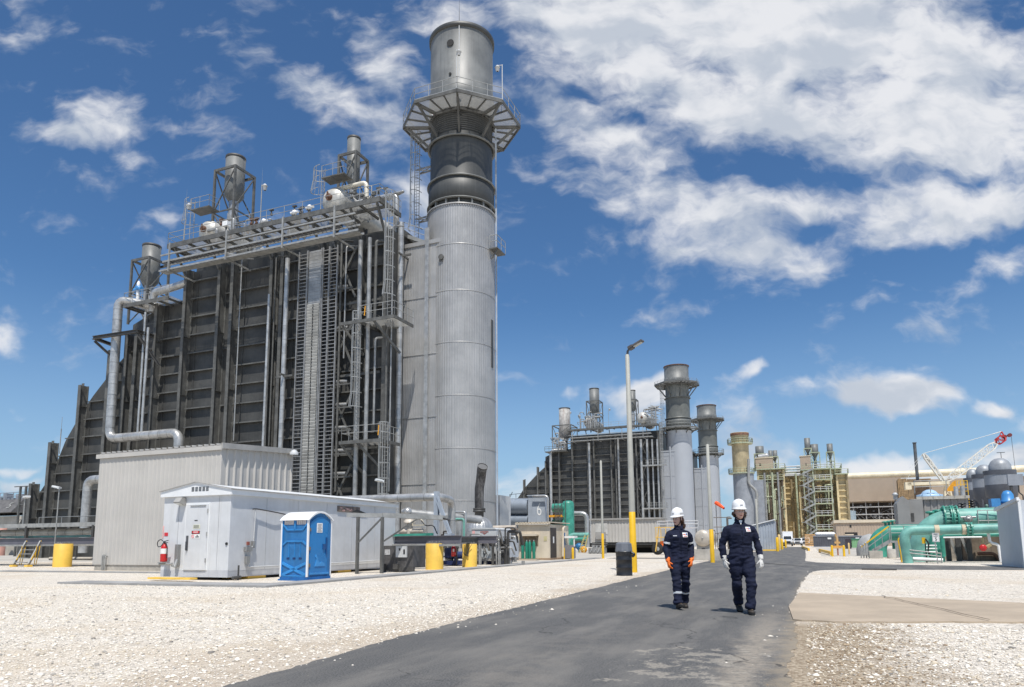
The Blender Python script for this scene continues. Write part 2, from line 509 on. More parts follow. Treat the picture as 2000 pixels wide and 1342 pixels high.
GLASS = M('dark_window_glass', (.02, .025, .03), .08, 0, .1, 2)
RUBBER = M('tyre_rubber', (.02, .02, .02), .8, 0, .2, 5)
CRANEW = M('crane_white', (.66, .65, .60), .5, 0, .1, 1)
CRANER = M('crane_red', (.45, .03, .03), .5, 0, .1, 1)
LGREY = M('light_grey_paint', (.52, .53, .53), .45, 0, .08, 1.4, .03, 12, .25, (.36, .35, .33))
def ground_mat():
    m = bpy.data.materials.new('pale_crushed_limestone'); m.use_nodes = True
    t = m.node_tree; t.nodes.clear()
    out = nn(t, 'ShaderNodeOutputMaterial'); b = nn(t, 'ShaderNodeBsdfPrincipled'); lk(t, b.outputs[0], out.inputs[0])
    tc = nn(t, 'ShaderNodeTexCoord'); O = tc.outputs['Object']
    sp = nn(t, 'ShaderNodeSeparateXYZ'); lk(t, O, sp.inputs[0]); u, v, _ = sp.outputs
    def noise(scale, detail=5, rough=.6, vec=O):
        n = nn(t, 'ShaderNodeTexNoise', noise_dimensions='2D'); lk(t, vec, n.inputs['Vector'])
        n.inputs['Scale'].default_value = scale; n.inputs['Detail'].default_value = detail; n.inputs['Roughness'].default_value = rough
        return n.outputs['Fac']
    vo = nn(t, 'ShaderNodeTexVoronoi', voronoi_dimensions='2D', feature='F1'); lk(t, O, vo.inputs['Vector']); vo.inputs['Scale'].default_value = 30
    ve = nn(t, 'ShaderNodeTexVoronoi', voronoi_dimensions='2D', feature='DISTANCE_TO_EDGE'); lk(t, O, ve.inputs['Vector']); ve.inputs['Scale'].default_value = 30
    vb = nn(t, 'ShaderNodeTexVoronoi', voronoi_dimensions='2D', feature='F1'); lk(t, O, vb.inputs['Vector']); vb.inputs['Scale'].default_value = 11
    sc = nn(t, 'ShaderNodeSeparateColor'); lk(t, vo.outputs['Color'], sc.inputs[0])
    sb = nn(t, 'ShaderNodeSeparateColor'); lk(t, vb.outputs['Color'], sb.inputs[0])
    ramp = nn(t, 'ShaderNodeValToRGB'); lk(t, sc.outputs[0], ramp.inputs[0])
    el = ramp.color_ramp.elements
    el[0].position = 0; el[0].color = (.22, .20, .175, 1)
    el[1].position = 1; el[1].color = (.83, .77, .675, 1)
    for p, c in ((.05, (.38, .34, .28)), (.12, (.65, .585, .495)), (.55, (.75, .685, .59))):
        e = el.new(p); e.color = (*c, 1)
    c = ramp.outputs[0]
    c = mixc(t, maprange(t, ve.outputs['Distance'], .09, .0, 0, .5), c, (.32, .29, .25))
    c = mixc(t, math_n(t, 'MULTIPLY', maprange(t, sb.outputs[1], .86, .95), .35), c, (.28, .26, .23))
    big = noise(.22, 6, .65)
    c = mixc(t, maprange(t, big, .46, .70, 0, .65), c, (.60, .505, .385))
    mid = noise(1.1, 6, .7)
    c = mixc(t, maprange(t, mid, .54, .76, 0, .55), c, (.46, .40, .32))
    # dirty fines along the right edge of the road and rusty dust by the left edge
    nv = noise(.9, 6, .7)
    du = math_n(t, 'ADD', u, math_n(t, 'MULTIPLY', math_n(t, 'SUBTRACT', nv, .5), 2.6))
    d1 = math_n(t, 'MULTIPLY', maprange(t, du, 1.5, .5), maprange(t, u, -1.5, -.4))
    d1 = math_n(t, 'MULTIPLY', d1, maprange(t, v, 12.3, 10.8))
    fine = mixc(t, maprange(t, sc.outputs[2], .3, .8), (.27, .205, .135), (.44, .36, .26))
    c = mixc(t, math_n(t, 'MULTIPLY', d1, .92), c, fine)
    d2 = math_n(t, 'MULTIPLY', maprange(t, du, -6.6, -5.4), maprange(t, u, -3.8, -4.8))
    c = mixc(t, math_n(t, 'MULTIPLY', d2, .55), c, (.46, .37, .27))
    lk(t, c, b.inputs['Base Color'])
    b.inputs['Roughness'].default_value = .9
    b.inputs['Specular IOR Level'].default_value = .15
    hb = math_n(t, 'ADD', maprange(t, ve.outputs['Distance'], 0, .35, 0, 1), math_n(t, 'MULTIPLY', sc.outputs[1], .8))
    bp = nn(t, 'ShaderNodeBump'); lk(t, hb, bp.inputs['Height']); bp.inputs['Strength'].default_value = .5; bp.inputs['Distance'].default_value = .03
    lk(t, bp.outputs[0], b.inputs['Normal'])
    return m
def road_mat():
    m = bpy.data.materials.new('worn_asphalt'); m.use_nodes = True
    t = m.node_tree; t.nodes.clear()
    out = nn(t, 'ShaderNodeOutputMaterial'); b = nn(t, 'ShaderNodeBsdfPrincipled'); lk(t, b.outputs[0], out.inputs[0])
    tc = nn(t, 'ShaderNodeTexCoord'); O = tc.outputs['Object']
    sp = nn(t, 'ShaderNodeSeparateXYZ'); lk(t, O, sp.inputs[0]); u, v, _ = sp.outputs
    def noise(scale, detail=5, rough=.6, vec=O, dist=0):
        n = nn(t, 'ShaderNodeTexNoise', noise_dimensions='2D'); lk(t, vec, n.inputs['Vector'])
        n.inputs['Scale'].default_value = scale; n.inputs['Detail'].default_value = detail; n.inputs['Roughness'].default_value = rough
        n.inputs['Distortion'].default_value = dist
        return n.outputs['Fac']
    sp1 = noise(55, 4, .8)
    c = mixc(t, maprange(t, sp1, .35, .68), (.055, .0545, .053), (.165, .162, .155))
    sp2 = noise(170, 3, .8)
    c = mixc(t, maprange(t, sp2, .60, .74, 0, .55), c, (.27, .26, .245))
    mp = nn(t, 'ShaderNodeMapping'); lk(t, O, mp.inputs[0]); mp.inputs['Scale'].default_value = (1.0, .22, 1)
    n1 = noise(1.5, 7, .68, mp.outputs[0])
    c = mixc(t, maprange(t, n1, .38, .72, 0, .7), c, (.20, .188, .168))
    mq = nn(t, 'ShaderNodeMapping'); lk(t, O, mq.inputs[0]); mq.inputs['Scale'].default_value = (.22, 1.2, 1); mq.inputs['Rotation'].default_value = (0, 0, R(12))
    n2 = noise(1.7, 6, .7, mq.outputs[0])
    c = mixc(t, maprange(t, n2, .55, .78, 0, .5), c, (.16, .15, .138))
    n6 = noise(9, 6, .75)
    c = mixc(t, maprange(t, n6, .6, .74, 0, .45), c, (.21, .195, .17))
    # tan dust dragged along the right edge of the road
    n3 = noise(1.3, 6, .72)
    uu = math_n(t, 'ADD', u, math_n(t, 'MULTIPLY', math_n(t, 'SUBTRACT', n3, .5), .8))
    band = math_n(t, 'MULTIPLY', maprange(t, math_n(t, 'ABSOLUTE', math_n(t, 'ADD', uu, .62)), .34, .03), maprange(t, v, 15.5, 8.5))
    band = math_n(t, 'MULTIPLY', band, maprange(t, noise(14, 5, .8), .3, .58, .35, 1))
    c = mixc(t, math_n(t, 'MULTIPLY', band, .8), c, (.34, .295, .235))
    edge = math_n(t, 'MULTIPLY', maprange(t, math_n(t, 'ADD', u, math_n(t, 'MULTIPLY', math_n(t, 'SUBTRACT', noise(3.5, 6, .75), .5), .5)), -.50, -.18), maprange(t, v, 30, 14))
    c = mixc(t, math_n(t, 'MULTIPLY', edge, .75), c, (.33, .27, .19))
    # scabs of dried cement
    n4 = noise(3.1, 9, .72, dist=.15)
    reg = math_n(t, 'MULTIPLY', maprange(t, math_n(t, 'ABSOLUTE', math_n(t, 'ADD', u, 1.15)), .95, .25), maprange(t, math_n(t, 'ABSOLUTE', math_n(t, 'SUBTRACT', v, 7.4)), 1.9, .5))
    sc_ = maprange(t, math_n(t, 'ADD', n4, math_n(t, 'MULTIPLY', reg, .17)), .665, .70)
    sc_ = math_n(t, 'MULTIPLY', math_n(t, 'MULTIPLY', sc_, maprange(t, reg, .05, .3)), maprange(t, noise(26, 5, .85), .36, .56, .25, 1))
    c = mixc(t, math_n(t, 'MULTIPLY', sc_, .75), c, (.36, .325, .27))
    n5 = noise(1.6, 6, .7)
    lane = math_n(t, 'MULTIPLY', maprange(t, math_n(t, 'ABSOLUTE', math_n(t, 'ADD', u, 2.6)), .9, .1), maprange(t, v, 13, 6))
    # fine cracks
    vc = nn(t, 'ShaderNodeTexVoronoi', voronoi_dimensions='2D', feature='DISTANCE_TO_EDGE'); vc.inputs['Scale'].default_value = .45
    wv = nn(t, 'ShaderNodeVectorMath', operation='ADD'); nw = nn(t, 'ShaderNodeTexNoise', noise_dimensions='2D'); lk(t, O, nw.inputs['Vector']); nw.inputs['Scale'].default_value = 1.6; nw.inputs['Detail'].default_value = 6
    lk(t, O, wv.inputs[0]); lk(t, nw.outputs['Color'], wv.inputs[1]); lk(t, wv.outputs[0], vc.inputs['Vector'])
    ck = math_n(t, 'MULTIPLY', maprange(t, vc.outputs['Distance'], .011, .002), maprange(t, noise(.35, 3), .47, .6))
    c = mixc(t, math_n(t, 'MULTIPLY', ck, .7), c, (.02, .02, .02))
    c = mixc(t, math_n(t, 'MULTIPLY', math_n(t, 'MULTIPLY', lane, maprange(t, n5, .4, .65)), .4), c, (.25, .225, .19))
    lk(t, c, b.inputs['Base Color'])
    b.inputs['Roughness'].default_value = .75
    b.inputs['Specular IOR Level'].default_value = .35
    bp = nn(t, 'ShaderNodeBump'); lk(t, sp1, bp.inputs['Height']); bp.inputs['Strength'].default_value = .55; bp.inputs['Distance'].default_value = .012
    lk(t, bp.outputs[0], b.inputs['Normal'])
    return m
GRAVEL = ground_mat(); ROAD = road_mat()
def sheet(name, polys, z, mat):
    mb = MB()
    for p in polys:
        mb.add([(x, y, z) for x, y in p], [tuple(range(len(p)))])
    o = mb.solo(name, mat, None, None, (0, 0, 0), kind='structure')
    return o
E_ = 2600
sheet('ground', [[(-E_, -E_), (E_, -E_), (E_, E_), (-E_, E_)]], 0, GRAVEL)
def jag(pts, amp=.06, step=.13):
    rr = random.Random(3); out = []
    for (a, b) in zip(pts[:-1], pts[1:]):
        n = max(1, int(math.hypot(b[0] - a[0], b[1] - a[1]) / step)); n = min(n, 220)
        dx, dy = b[0] - a[0], b[1] - a[1]; L = math.hypot(dx, dy); ph = rr.random() * 6
        for i in range(n):
            t = i / n; k = amp * (rr.random() - .5) + amp * .3 * math.sin(ph + t * L * 1.9) + amp * .3 * math.sin(ph * 2 + t * L * .55)
            out.append((a[0] + dx * t - dy / L * k, a[1] + dy * t + dx / L * k))
    out.append(pts[-1])
    return out
left = jag([(-4.45, -6), (-4.7, 4.8), (-5.0, 8.4), (-5.2, 15.3), (-5.55, 28.4), (-5.8, 45), (-6.2, 50.4)], .06)
left += jag([(-6.2, 50.4), (-13.9, 51.2)], .06, .6) + jag([(-13.9, 53.6), (-6.3, 54.2), (-5.9, 58), (-5.5, 150)], .06, .6)
right = jag([(-.9, 150), (-.35, 62), (-.3, 46), (.3, 43.0), (2.5, 40.5), (8.4, 37.4), (22, 36.8)], .06, .4)
right += jag([(22, 33.2), (7.8, 33.6), (1.6, 32.8), (.5, 32.0), (0, 30.3), (-.22, 26), (-.33, 18), (-.42, 14.5), (-.24, 11), (-.2, 6.5), (-.15, -6)], .075)
sheet('road', [left + right], .004, ROAD)
PAD = M('tan_concrete_pad', (.40, .325, .24), .85, 0, .14, .7, .3, 22)
mb = MB(); mb.prism(jag([(-.30, 17.75), (1.0, 17.2), (3.6, 16.1), (11, 14.0)], .05) + jag([(11, 10.6), (4.0, 12.75), (1.6, 12.1), (.35, 11.65), (-.30, 11.75)], .07) + [(-.42, 14)], 'z', .001, .026)
mb.solo('concrete_path', PAD, None, None, (0, 0, 0), kind='structure')
JOINT = M('path_joint_dirt', (.13, .10, .07), .9)
mb = MB()
for (x0, y0, x1, y1) in ((1.30, 17.0, 2.35, 12.35), (4.6, 15.75, 4.9, 12.5)):
    pr = None; rr = random.Random(2)
    for i in range(25):
        f = i / 24; q = Vector((x0 + (x1 - x0) * f + rr.uniform(-.03, .03), y0 + (y1 - y0) * f, .0505))
        if pr is not None: mb.bar(pr, q, .022, .003)
        pr = q
mb.solo('path_joints', JOINT, None, None, (0, 0, 0), kind='structure')
STRIP = M('grey_walkway_concrete', (.30, .295, .285), .85, 0, .2, .9, .3, 20)
mb = MB()
k0 = g(535, 1147); 
mb.prism([(-22.2, 15.55), (-14.05, 15.85), (-14.35, 36), (-14.2, 50.9), (-15.0, 50.9), (-15.1, 36), (-14.9, 17.0), (-22.2, 16.5)], 'z', .001, .06)
mb.prism([(-36, 22.0), (-24.2, 22.6), (-24.2, 23.3), (-36, 22.7)], 'z', .001, .05)
mb.solo('walkway', STRIP, None, None, (0, 0, 0), kind='structure')
sheet('plant_yard', [[(-120, 37), (-15.2, 37), (-15.2, 110), (-120, 110)], [(.8, 60), (40, 60), (40, 130), (.8, 130)]], .003, M('dusty_yard_concrete', (.44, .41, .36), .9, 0, .2, .3, .2, 8))
def stones():
    rng = np.random.default_rng(5)
    pts = []
    N = 0
    for (n, u0, u1, v0, v1, keep) in ((105000, -22, -4.6, 3.5, 16.5, 0), (42000, -.1, 8.5, 4.0, 11.8, 1), (9000, -.3, 7.5, 17.5, 31, 1), (9000, -14, -5.4, 15, 26, 0)):
        uu = rng.uniform(u0, u1, n); vv = rng.uniform(v0, v1, n)
        x = uu * AX.x + vv * AY.x; y = uu * AX.y + vv * AY.y
        ok = (np.abs(x) < y * .78 + .4) & (y > 5.0)
        if keep == 0:
            edge = np.interp(vv, [4.8, 8.4, 15.3, 28.4], [-4.75, -5.05, -5.25, -5.6])
            ok &= uu < edge + rng.normal(0, .10, n)
        else:
            padlo = np.interp(uu, [-.3, 1.6, 4, 11], [11.6, 12.0, 12.6, 10.5]); padhi = np.interp(uu, [-.3, 3.6, 11], [17.8, 16.2, 14.1])
            ok &= (vv < padlo + .04) | (vv > padhi)
            ok &= (uu > -.25 + np.abs(rng.normal(0, .07, n)))
        # thin out with distance
        ok &= rng.uniform(0, 1, n) < np.clip((13.0 / y) ** 1.3, .2, 1)
        # bare patches
        pts.append(np.stack([uu[ok], vv[ok]], 1))
    # strays on the road edge
    n = 110; vv = rng.uniform(5, 20, n); s = rng.uniform(0, 1, n) < .5
    uu = np.where(s, -4.9 + np.abs(rng.normal(0, .35, n)), -.25 - np.abs(rng.normal(0, .3, n)))
    pts.append(np.stack([uu, vv], 1))
    P = np.concatenate(pts); N = len(P)
    base = np.array([(1, 0, 0), (0, 1, 0), (-1, 0, 0), (0, -1, 0), (0, 0, 1), (.62, .62, .55), (-.62, .62, .5), (-.62, -.62, .55), (.62, -.62, .5)], float)
    tri = np.array([(0, 5, 8), (1, 6, 5), (2, 7, 6), (3, 8, 7), (0, 1, 5), (1, 2, 6), (2, 3, 7), (3, 0, 8), (4, 8, 5), (4, 5, 6), (4, 6, 7), (4, 7, 8)])
    size = np.clip(rng.lognormal(math.log(.0085), .48, N), .004, .042)
    V = base[None] * (1 + rng.uniform(-.32, .32, (N, len(base), 3)))
    sc = np.stack([size * rng.uniform(.8, 1.35, N), size * rng.uniform(.7, 1.1, N), size * rng.uniform(.4, .75, N)], 1)
    V *= sc[:, None, :]
    a = rng.uniform(0, 6.28, N); ca, sa = np.cos(a), np.sin(a)
    X = V[:, :, 0] * ca[:, None] - V[:, :, 1] * sa[:, None]; Y = V[:, :, 0] * sa[:, None] + V[:, :, 1] * ca[:, None]
    V[:, :, 0] = X + P[:, None, 0]; V[:, :, 1] = Y + P[:, None, 1]; V[:, :, 2] += .003
    nb, nt = len(base), len(tri)
    me = bpy.data.meshes.new('gravel_stones')
    me.vertices.add(N * nb); me.vertices.foreach_set('co', V.reshape(-1))
    T = (tri[None] + (np.arange(N) * nb)[:, None, None]).reshape(-1)
    me.loops.add(N * nt * 3); me.loops.foreach_set('vertex_index', T.astype(np.int32))
    me.polygons.add(N * nt); me.polygons.foreach_set('loop_start', np.arange(N * nt, dtype=np.int32) * 3)
    cols = ((.75, .69, .60), (.79, .735, .65), (.70, .64, .54), (.60, .52, .40), (.36, .335, .30), (.22, .205, .185), (.40, .31, .21), (.27, .20, .135))
    w = rng.choice(6, N, p=[.33, .26, .2, .12, .06, .03])
    dirt = (P[:, 0] > -.4) & (P[:, 0] < .95 + rng.normal(0, .35, N)) & (P[:, 1] < 12)
    w = np.where(dirt & (rng.uniform(0, 1, N) < .7), rng.choice([3, 6, 7], N), w)
    me.polygons.foreach_set('material_index', np.repeat(w, nt).astype(np.int32))
    for i, c in enumerate(cols):
        me.materials.append(M('limestone_%s' % 'abcdefgh'[i], c, .9, 0, .12, 6, spec=.2))
    me.update(calc_edges=True); me.validate()
    o = bpy.data.objects.new('gravel_stones', me); COL.objects.link(o)
    o.rotation_euler = (0, 0, -YA)
    tag(o, 'loose pale limestone gravel scattered over the yard beside the road', 'gravel', kind='stuff')
stones()
AXV = 53.7                       # v of the axis of the near unit
SU = -27.12                      # u of every chimney
def boiler(dv, lab, full=True):
    V = AXV + dv
    WV = V - 4.8                 # casing wall
    FV = V - 5.7                 # face of the columns
    r = thing('boiler', lab['boiler'], 'boiler', (-50, V, 0), 'heat recovery boilers of the plant')
    prof = [(-31.2, 0), (-31.2, 27.7), (-54.1, 27.5), (-54.2, 24.9), (-57.6, 24.6), (-61.6, 23.2), (-61.7, 20.6), (-63.7, 19.1), (-66.6, 16.4), (-68.2, 14.7), (-70.3, 11.9), (-71.5, 9.4), (-72.8, 7.6), (-76.4, 3.6), (-76.4, 0)]
    MB().prism(prof, 'v', WV, V + 5.2).part('casing', CASING, r)
    MB().prism([(-61.5, 20.2), (-61.5, 22.3), (-57.8, 23.4), (-57.8, 20.2)], 'v', WV - .35, WV - .02).part('expansion_joint', DSTEEL, r)
    def ztop(u):
        top = 0
        for (a, b) in zip(prof[:-1], prof[1:]):
            if a[0] != b[0] and min(a[0], b[0]) <= u <= max(a[0], b[0]): top = max(top, a[1] + (b[1] - a[1]) * (u - a[0]) / (b[0] - a[0]))
        return top
    cols = [(-73.85, 7.6), (-71.4, 11.75), (-67.55, 17.4), (-63.6, 20.6), (-61.3, 22.0), (-60.0, 22.0), (-57.5, 24.6), (-53.85, 27.6), (-49.6, 27.6), (-48.0, 27.6), (-43.42, 27.6), (-42.2, 27.6), (-38.0, 27.6), (-36.9, 27.6), (-33.9, 27.6), (-31.35, 27.6)]
    for i, (u, zt) in enumerate(cols):
        mb = MB()
        w = .34 if u > -60 else .4
        mb.box(u - w / 2, u + w / 2, FV, FV + .05, 0, zt)
        mb.box(u - .02, u + .02, FV + .052, WV + .1, 0, zt - .01)
        mb.box(u - w / 2, u + w / 2, WV - .06, WV - .004, 0, zt)
        if zt < 20: mb.bar((u + w / 2, FV + .1, zt - .02), (u + w / 2 + .35, FV + .1, zt - .02), .04, .3)
        for k in range(4):
            z = 4 + k * 5.6
            if z < zt - 1: mb.box(u - w / 2 + .02, u + w / 2 - .02, FV + .06, WV - .07, z, z + .03)
        mb.part('column', STEEL, r)
    # stiffener shelves, one mesh for each bay between two columns
    us = [c[0] for c in cols]
    for i, (a, b) in enumerate(zip(us[:-1], us[1:])):
        mb = MB()
        narrow = b - a < 1.8
        z = 3.16; k = 0
        while z < 27.3:
            off = 0 if i % 2 else .0
            lo = a + .2; hi = b - .2
            if z < min(ztop(a + .25), ztop(b - .25)) - .25 or (z < ztop((a + b) / 2) - .1 and z < 20):
                if z > ztop(a + .25) - .25:
                    while lo < hi and z > ztop(lo) - .3: lo += .1
                if hi - lo > .25 and (not narrow or k % 3 == 0):
                    d = .33 if not narrow else .2
                    mb.prism([(WV - .003, z + .05), (WV - .003, z), (WV - d, z), (WV - d, z - .07), (WV - d - .03, z - .07), (WV - d - .03, z + .05)], 'u', lo, hi)
                    if full and i not in (12, 13, 14): mb.part('stiffener', STEEL, r); mb = MB()
            z += 1.79; k += 1
        if mb.f:
            o = mb.part('stiffener', STEEL, r)
            if not full or i in (12, 13, 14): o['kind'] = 'stuff'
    # seams and plates on the casing
    mb = MB()
    for (a, b) in zip(us[:-1], us[1:]):
        if b - a > 2.4:
            for t in (.18, .8):
                u = a + (b - a) * t
                mb.box(u - .07, u + .07, WV - .05, WV - .002, .2, ztop(u) - .3)
    mb.part('seam_plate', CASING, r)
    # bracing between the last columns, by the ladders
    mb = MB()
    for k in range(4):
        z = 3 + k * 6.2
        mb.bar((-36.7, FV - .12, z), (-34.1, FV - .12, z + 4.6), .18, .18)
        mb.bar((-34.1, FV - .18, z + .2), (-36.7, FV - .18, z + 5.8), .1, .16)
        mb.bar((-36.7, FV - .14, z - .3), (-31.6, FV - .14, z - .3), .1, .2)
    mb.part('bracing', STEEL, r)
    # breeching duct to the chimney
    mb = MB()
    n = 26
    kz = 1 if dv == 0 else .86
    mb.box(-31.2, SU, V - 2.72, V + 2.72, 0, 27.0 * kz)
    mb.ribs((-31.5, V - 2.84), (SU - .1, V - 2.84), .1, 27.05 * kz, .16, .025)
    mb.box(-31.6, SU, V - 2.95, V - 2.80, 26.75 * kz, 27.1 * kz)
    for z in (6.0, 11.6, 17.0, 22.0): mb.box(-31.5, SU - .1, V - 2.90, V - 2.83, z, z + .05)
    mb.part('breeching_duct', CLAD if dv == 0 else STACKB, r)
    mb = MB(); mb.box(-29.05, -28.7, V - 3.08, V - 2.92, .1, 28.2 * kz); mb.part('corner_flashing', ALU if dv == 0 else STACKB, r)
    if dv: mb = MB()
    # roof penthouse plate
    mb = MB(); mb.box(-54.4, -31, V - 3.9, V + 5, 27.75, 28.3); mb.part('roof_plate', STEEL, r)
    return r
def top_platform(dv, lab):
    V = AXV + dv; VE = V - 7.3; z = 29.45
    t = thing('roof_platform', lab['platform'], 'walkway', (-42, VE, z), 'walkways on top of the boilers')
    mb = MB(); mb.box(-54.5, -31.0, VE + .1, V - 4.0, z - .04, z)
    mb.part('deck', GRATE, t)
    mb = MB()
    mb.bar((-54.6, VE, z - .18), (-30.9, VE, z - .18), .09, .44)
    mb.bar((-54.55, VE, z - .18), (-54.55, V - 4, z - .18), .09, .40)
    mb.bar((-30.95, VE, z - .18), (-30.95, V - 4, z - .18), .09, .40)
    for i in range(13):
        u = -54.2 + i * 1.92
        mb.bar((u, VE + .06, z - .17), (u, V - 4.2, z - .17), .13, .22)
    mb.bar((-54.5, VE + 1.3, z - .2), (-31, VE + 1.3, z - .2), .1, .26)
    mb.part('edge_beam', STEEL, t)
    for u in (-53.8, -49.6, -43.4, -38, -33.9, -31.3):
        mb = MB(); mb.bar((u, VE + .15, z - .35), (u, V - 5.72, z - 2.7), .16, .2); mb.part('knee_brace', STEEL, t)
    mb = MB(); mb.rail([(-54.55, V - 4, z), (-54.55, VE, z), (-30.95, VE, z), (-30.95, V - 4, z)], 1.15, .026, 1.95)
    mb.part('railing', RAILM, t)
    return t
def hung_trays(dv, lab):
    V = AXV + dv; VT = V - 8.6
    t = thing('hung_cable_tray', lab['tray'], 'cable tray', (-43, VT, 26.6), 'cable trays along the tops of the boilers')
    for (z, u0, u1) in ((26.23, -53.9, -32.0), (27.06, -53.5, -32.4)):
        mb = MB()
        mb.bar((u0, VT - .05, z), (u1, VT - .05, z), .05, .16); mb.bar((u0, VT + .75, z), (u1, VT + .75, z), .05, .16)
        u = u0 + .2
        while u < u1:
            mb.bar((u, VT, z - .05), (u, VT + .75, z - .05), .05, .03); u += .42
        if z < 27: mb.box(u0 + .1, u1 - .1, VT + .02, VT + .72, z - .11, z - .085)
        mb.part('tray', LSTEEL, t)
        rr = random.Random(4); mb = MB()
        for k in range(5):
            y = VT + .1 + k * .13
            mb.pipe([(u0 + .1, y, z + .02)] + [(u0 + (u1 - u0) * (j + 1) / 12, y + rr.uniform(-.03, .03), z + .02 + rr.uniform(0, .03)) for j in range(11)], .035, 5, .05, 1)
        mb.part('cable', DSTEEL, t)
    mb = MB(); mb.bar((-53.7, VT - .12, 27.65), (-32.3, VT - .12, 27.65), .12, .12); mb.part('guard_pipe', LSTEEL, t)
    mb = MB()
    for u in (-52.6, -45.8, -39.6, -34.3):
        mb = MB(); mb.bar((u, VT - .15, 25.95), (u, VT - .15, 28.7), .13, .13); mb.bar((u, VT - .1, 26.05), (u, V - 5.7, 26.05), .1, .14); mb.part('hanger', LSTEEL, t)
    return t
def silencer(label, u, v, zb, ztop, rc, fr, fz, rusty=False, matl=None):
    t = thing('vent_silencer', label, 'silencer', (u, v, zb), 'vent silencers on the boiler roofs')
    mb = MB()
    h = ztop - zb
    zs = fz - .24 * h
    mb.lathe((u, v, 0), [(rc * .55, zs - .55), (rc, zs), (rc, ztop), (rc - .06, ztop), (rc - .06, ztop - .8)], 24)
    mb.part('shell', matl or SHELL, t)
    mb = MB(); mb.lathe((u, v, 0), [(rc * .99, ztop), (rc * 1.04, ztop + .02), (rc * 1.04, ztop - .18), (rc, ztop - .2)], 24); mb.part('rim', DSTEEL, t)
    mb = MB(); mb.tube((u, v, zb), (u, v, zs - .5), rc * .5, n=14)
    if not rusty: mb.tube((u, v, zb + .2 * h), (u, v, zb + .42 * h), rc * .6, n=14)
    mb.part('inlet_pipe', ALU, t)
    mb = MB(); q = fr
    cs = [(u + a * q, v + b * q) for a, b in ((-1, -1), (1, -1), (1, 1), (-1, 1))]
    for i, c in enumerate(cs):
        d = cs[(i + 1) % 4]
        mb.bar((*c, zb), (*c, fz), .2, .2, upv=(0, 1, 0))
        mb.bar((*c, fz - .1), (*d, fz - .1), .16, .24)
        zm = zb + (fz - zb) * .48
        mb.bar((*c, zm), (*d, zm), .1, .12)
        mb.bar((*c, zm), (*d, fz - .2), .1, .1); mb.bar((*d, zb + .1), (*c, zm), .1, .1)
    mb.part('frame', STEEL, t)
    return t
def steam_drum(label, u, v, z, rr, L=9):
    t = thing('steam_drum', label, 'steam drum', (u, v, z - rr), 'steam drums on the boiler roofs')
    mb = MB()
    mb.lathe((u, v, z), [(.01, -.55 * rr), (rr * .4, -.52 * rr), (rr * .75, -.36 * rr), (rr * .95, -.12 * rr), (rr, .1), (rr, L)], 28, (0, 1, 0))
    mb.part('shell', M('drum_insulation', (.56, .54, .49), .42, .25, .2, 1.2, .2, 6, .3, (.35, .3, .24)), t)
    mb = MB(); mb.lathe((u, v, z), [(.001, -.75 * rr), (.28, -.75 * rr), (.30, -.48 * rr), (.33, -.4 * rr)], 14, (0, 1, 0)); mb.box(u - .05, u + .05, v - .85 * rr, v - .74 * rr, z - .4, z + .4)
    mb.part('manway', RUST, t)
    mb = MB()
    for yy in (1.2, 3.4): mb.tube((u + .1, v + yy, z + rr * .9), (u + .1, v + yy, z + rr + .7), .12, n=8)
    for a in (-1, 1): mb.box(u + a * rr * .7 - .1, u + a * rr * .7 + .1, v + .6, v + .9, z - rr - .5, z - rr * .3)
    mb.part('nozzle', ALUD, t)
    return t
def lamp_mast(label, u, v, z0, h, arm=1, group='mast lamps on the boiler roofs', name='mast_lamp'):
    t = thing(name, label, 'lamp', (u, v, z0), group)
    MB().tube((u, v, z0), (u, v, z0 + h), .045, n=8).part('mast', RAILM, t)
    MB().tube((u, v, z0 + h), (u, v, z0 + h + 1.6), .012, .004, n=5).part('whip', RAILM, t)
    mb = MB(); mb.tube((u, v, z0 + h - .05), (u + arm * .35, v, z0 + h - .05), .03, n=6); mb.lathe((u + arm * .36, v, z0 + h - .62), [(.10, 0), (.17, .1), (.17, .38), (.24, .4), (.12, .6), (.01, .62)], 14)
    mb.part('lamp_head', LGREY, t)
    return t
def cage_ladder(label, u, v, z0, z1, cz=None, out=(0, -1), group='caged ladders on the boiler', name='caged_ladder', mat=None):
    mb = MB(); mb.ladder(u, v, z0, z1, out, cz=cz)
    return mb.solo(name, mat or LSTEEL, label, 'ladder', (u, v, z0), group)
SHELLD2 = M('far_stack_grey', (.12, .125, .115), .5, 0, .18, .5, .06, 6, .3, (.09, .09, .085))
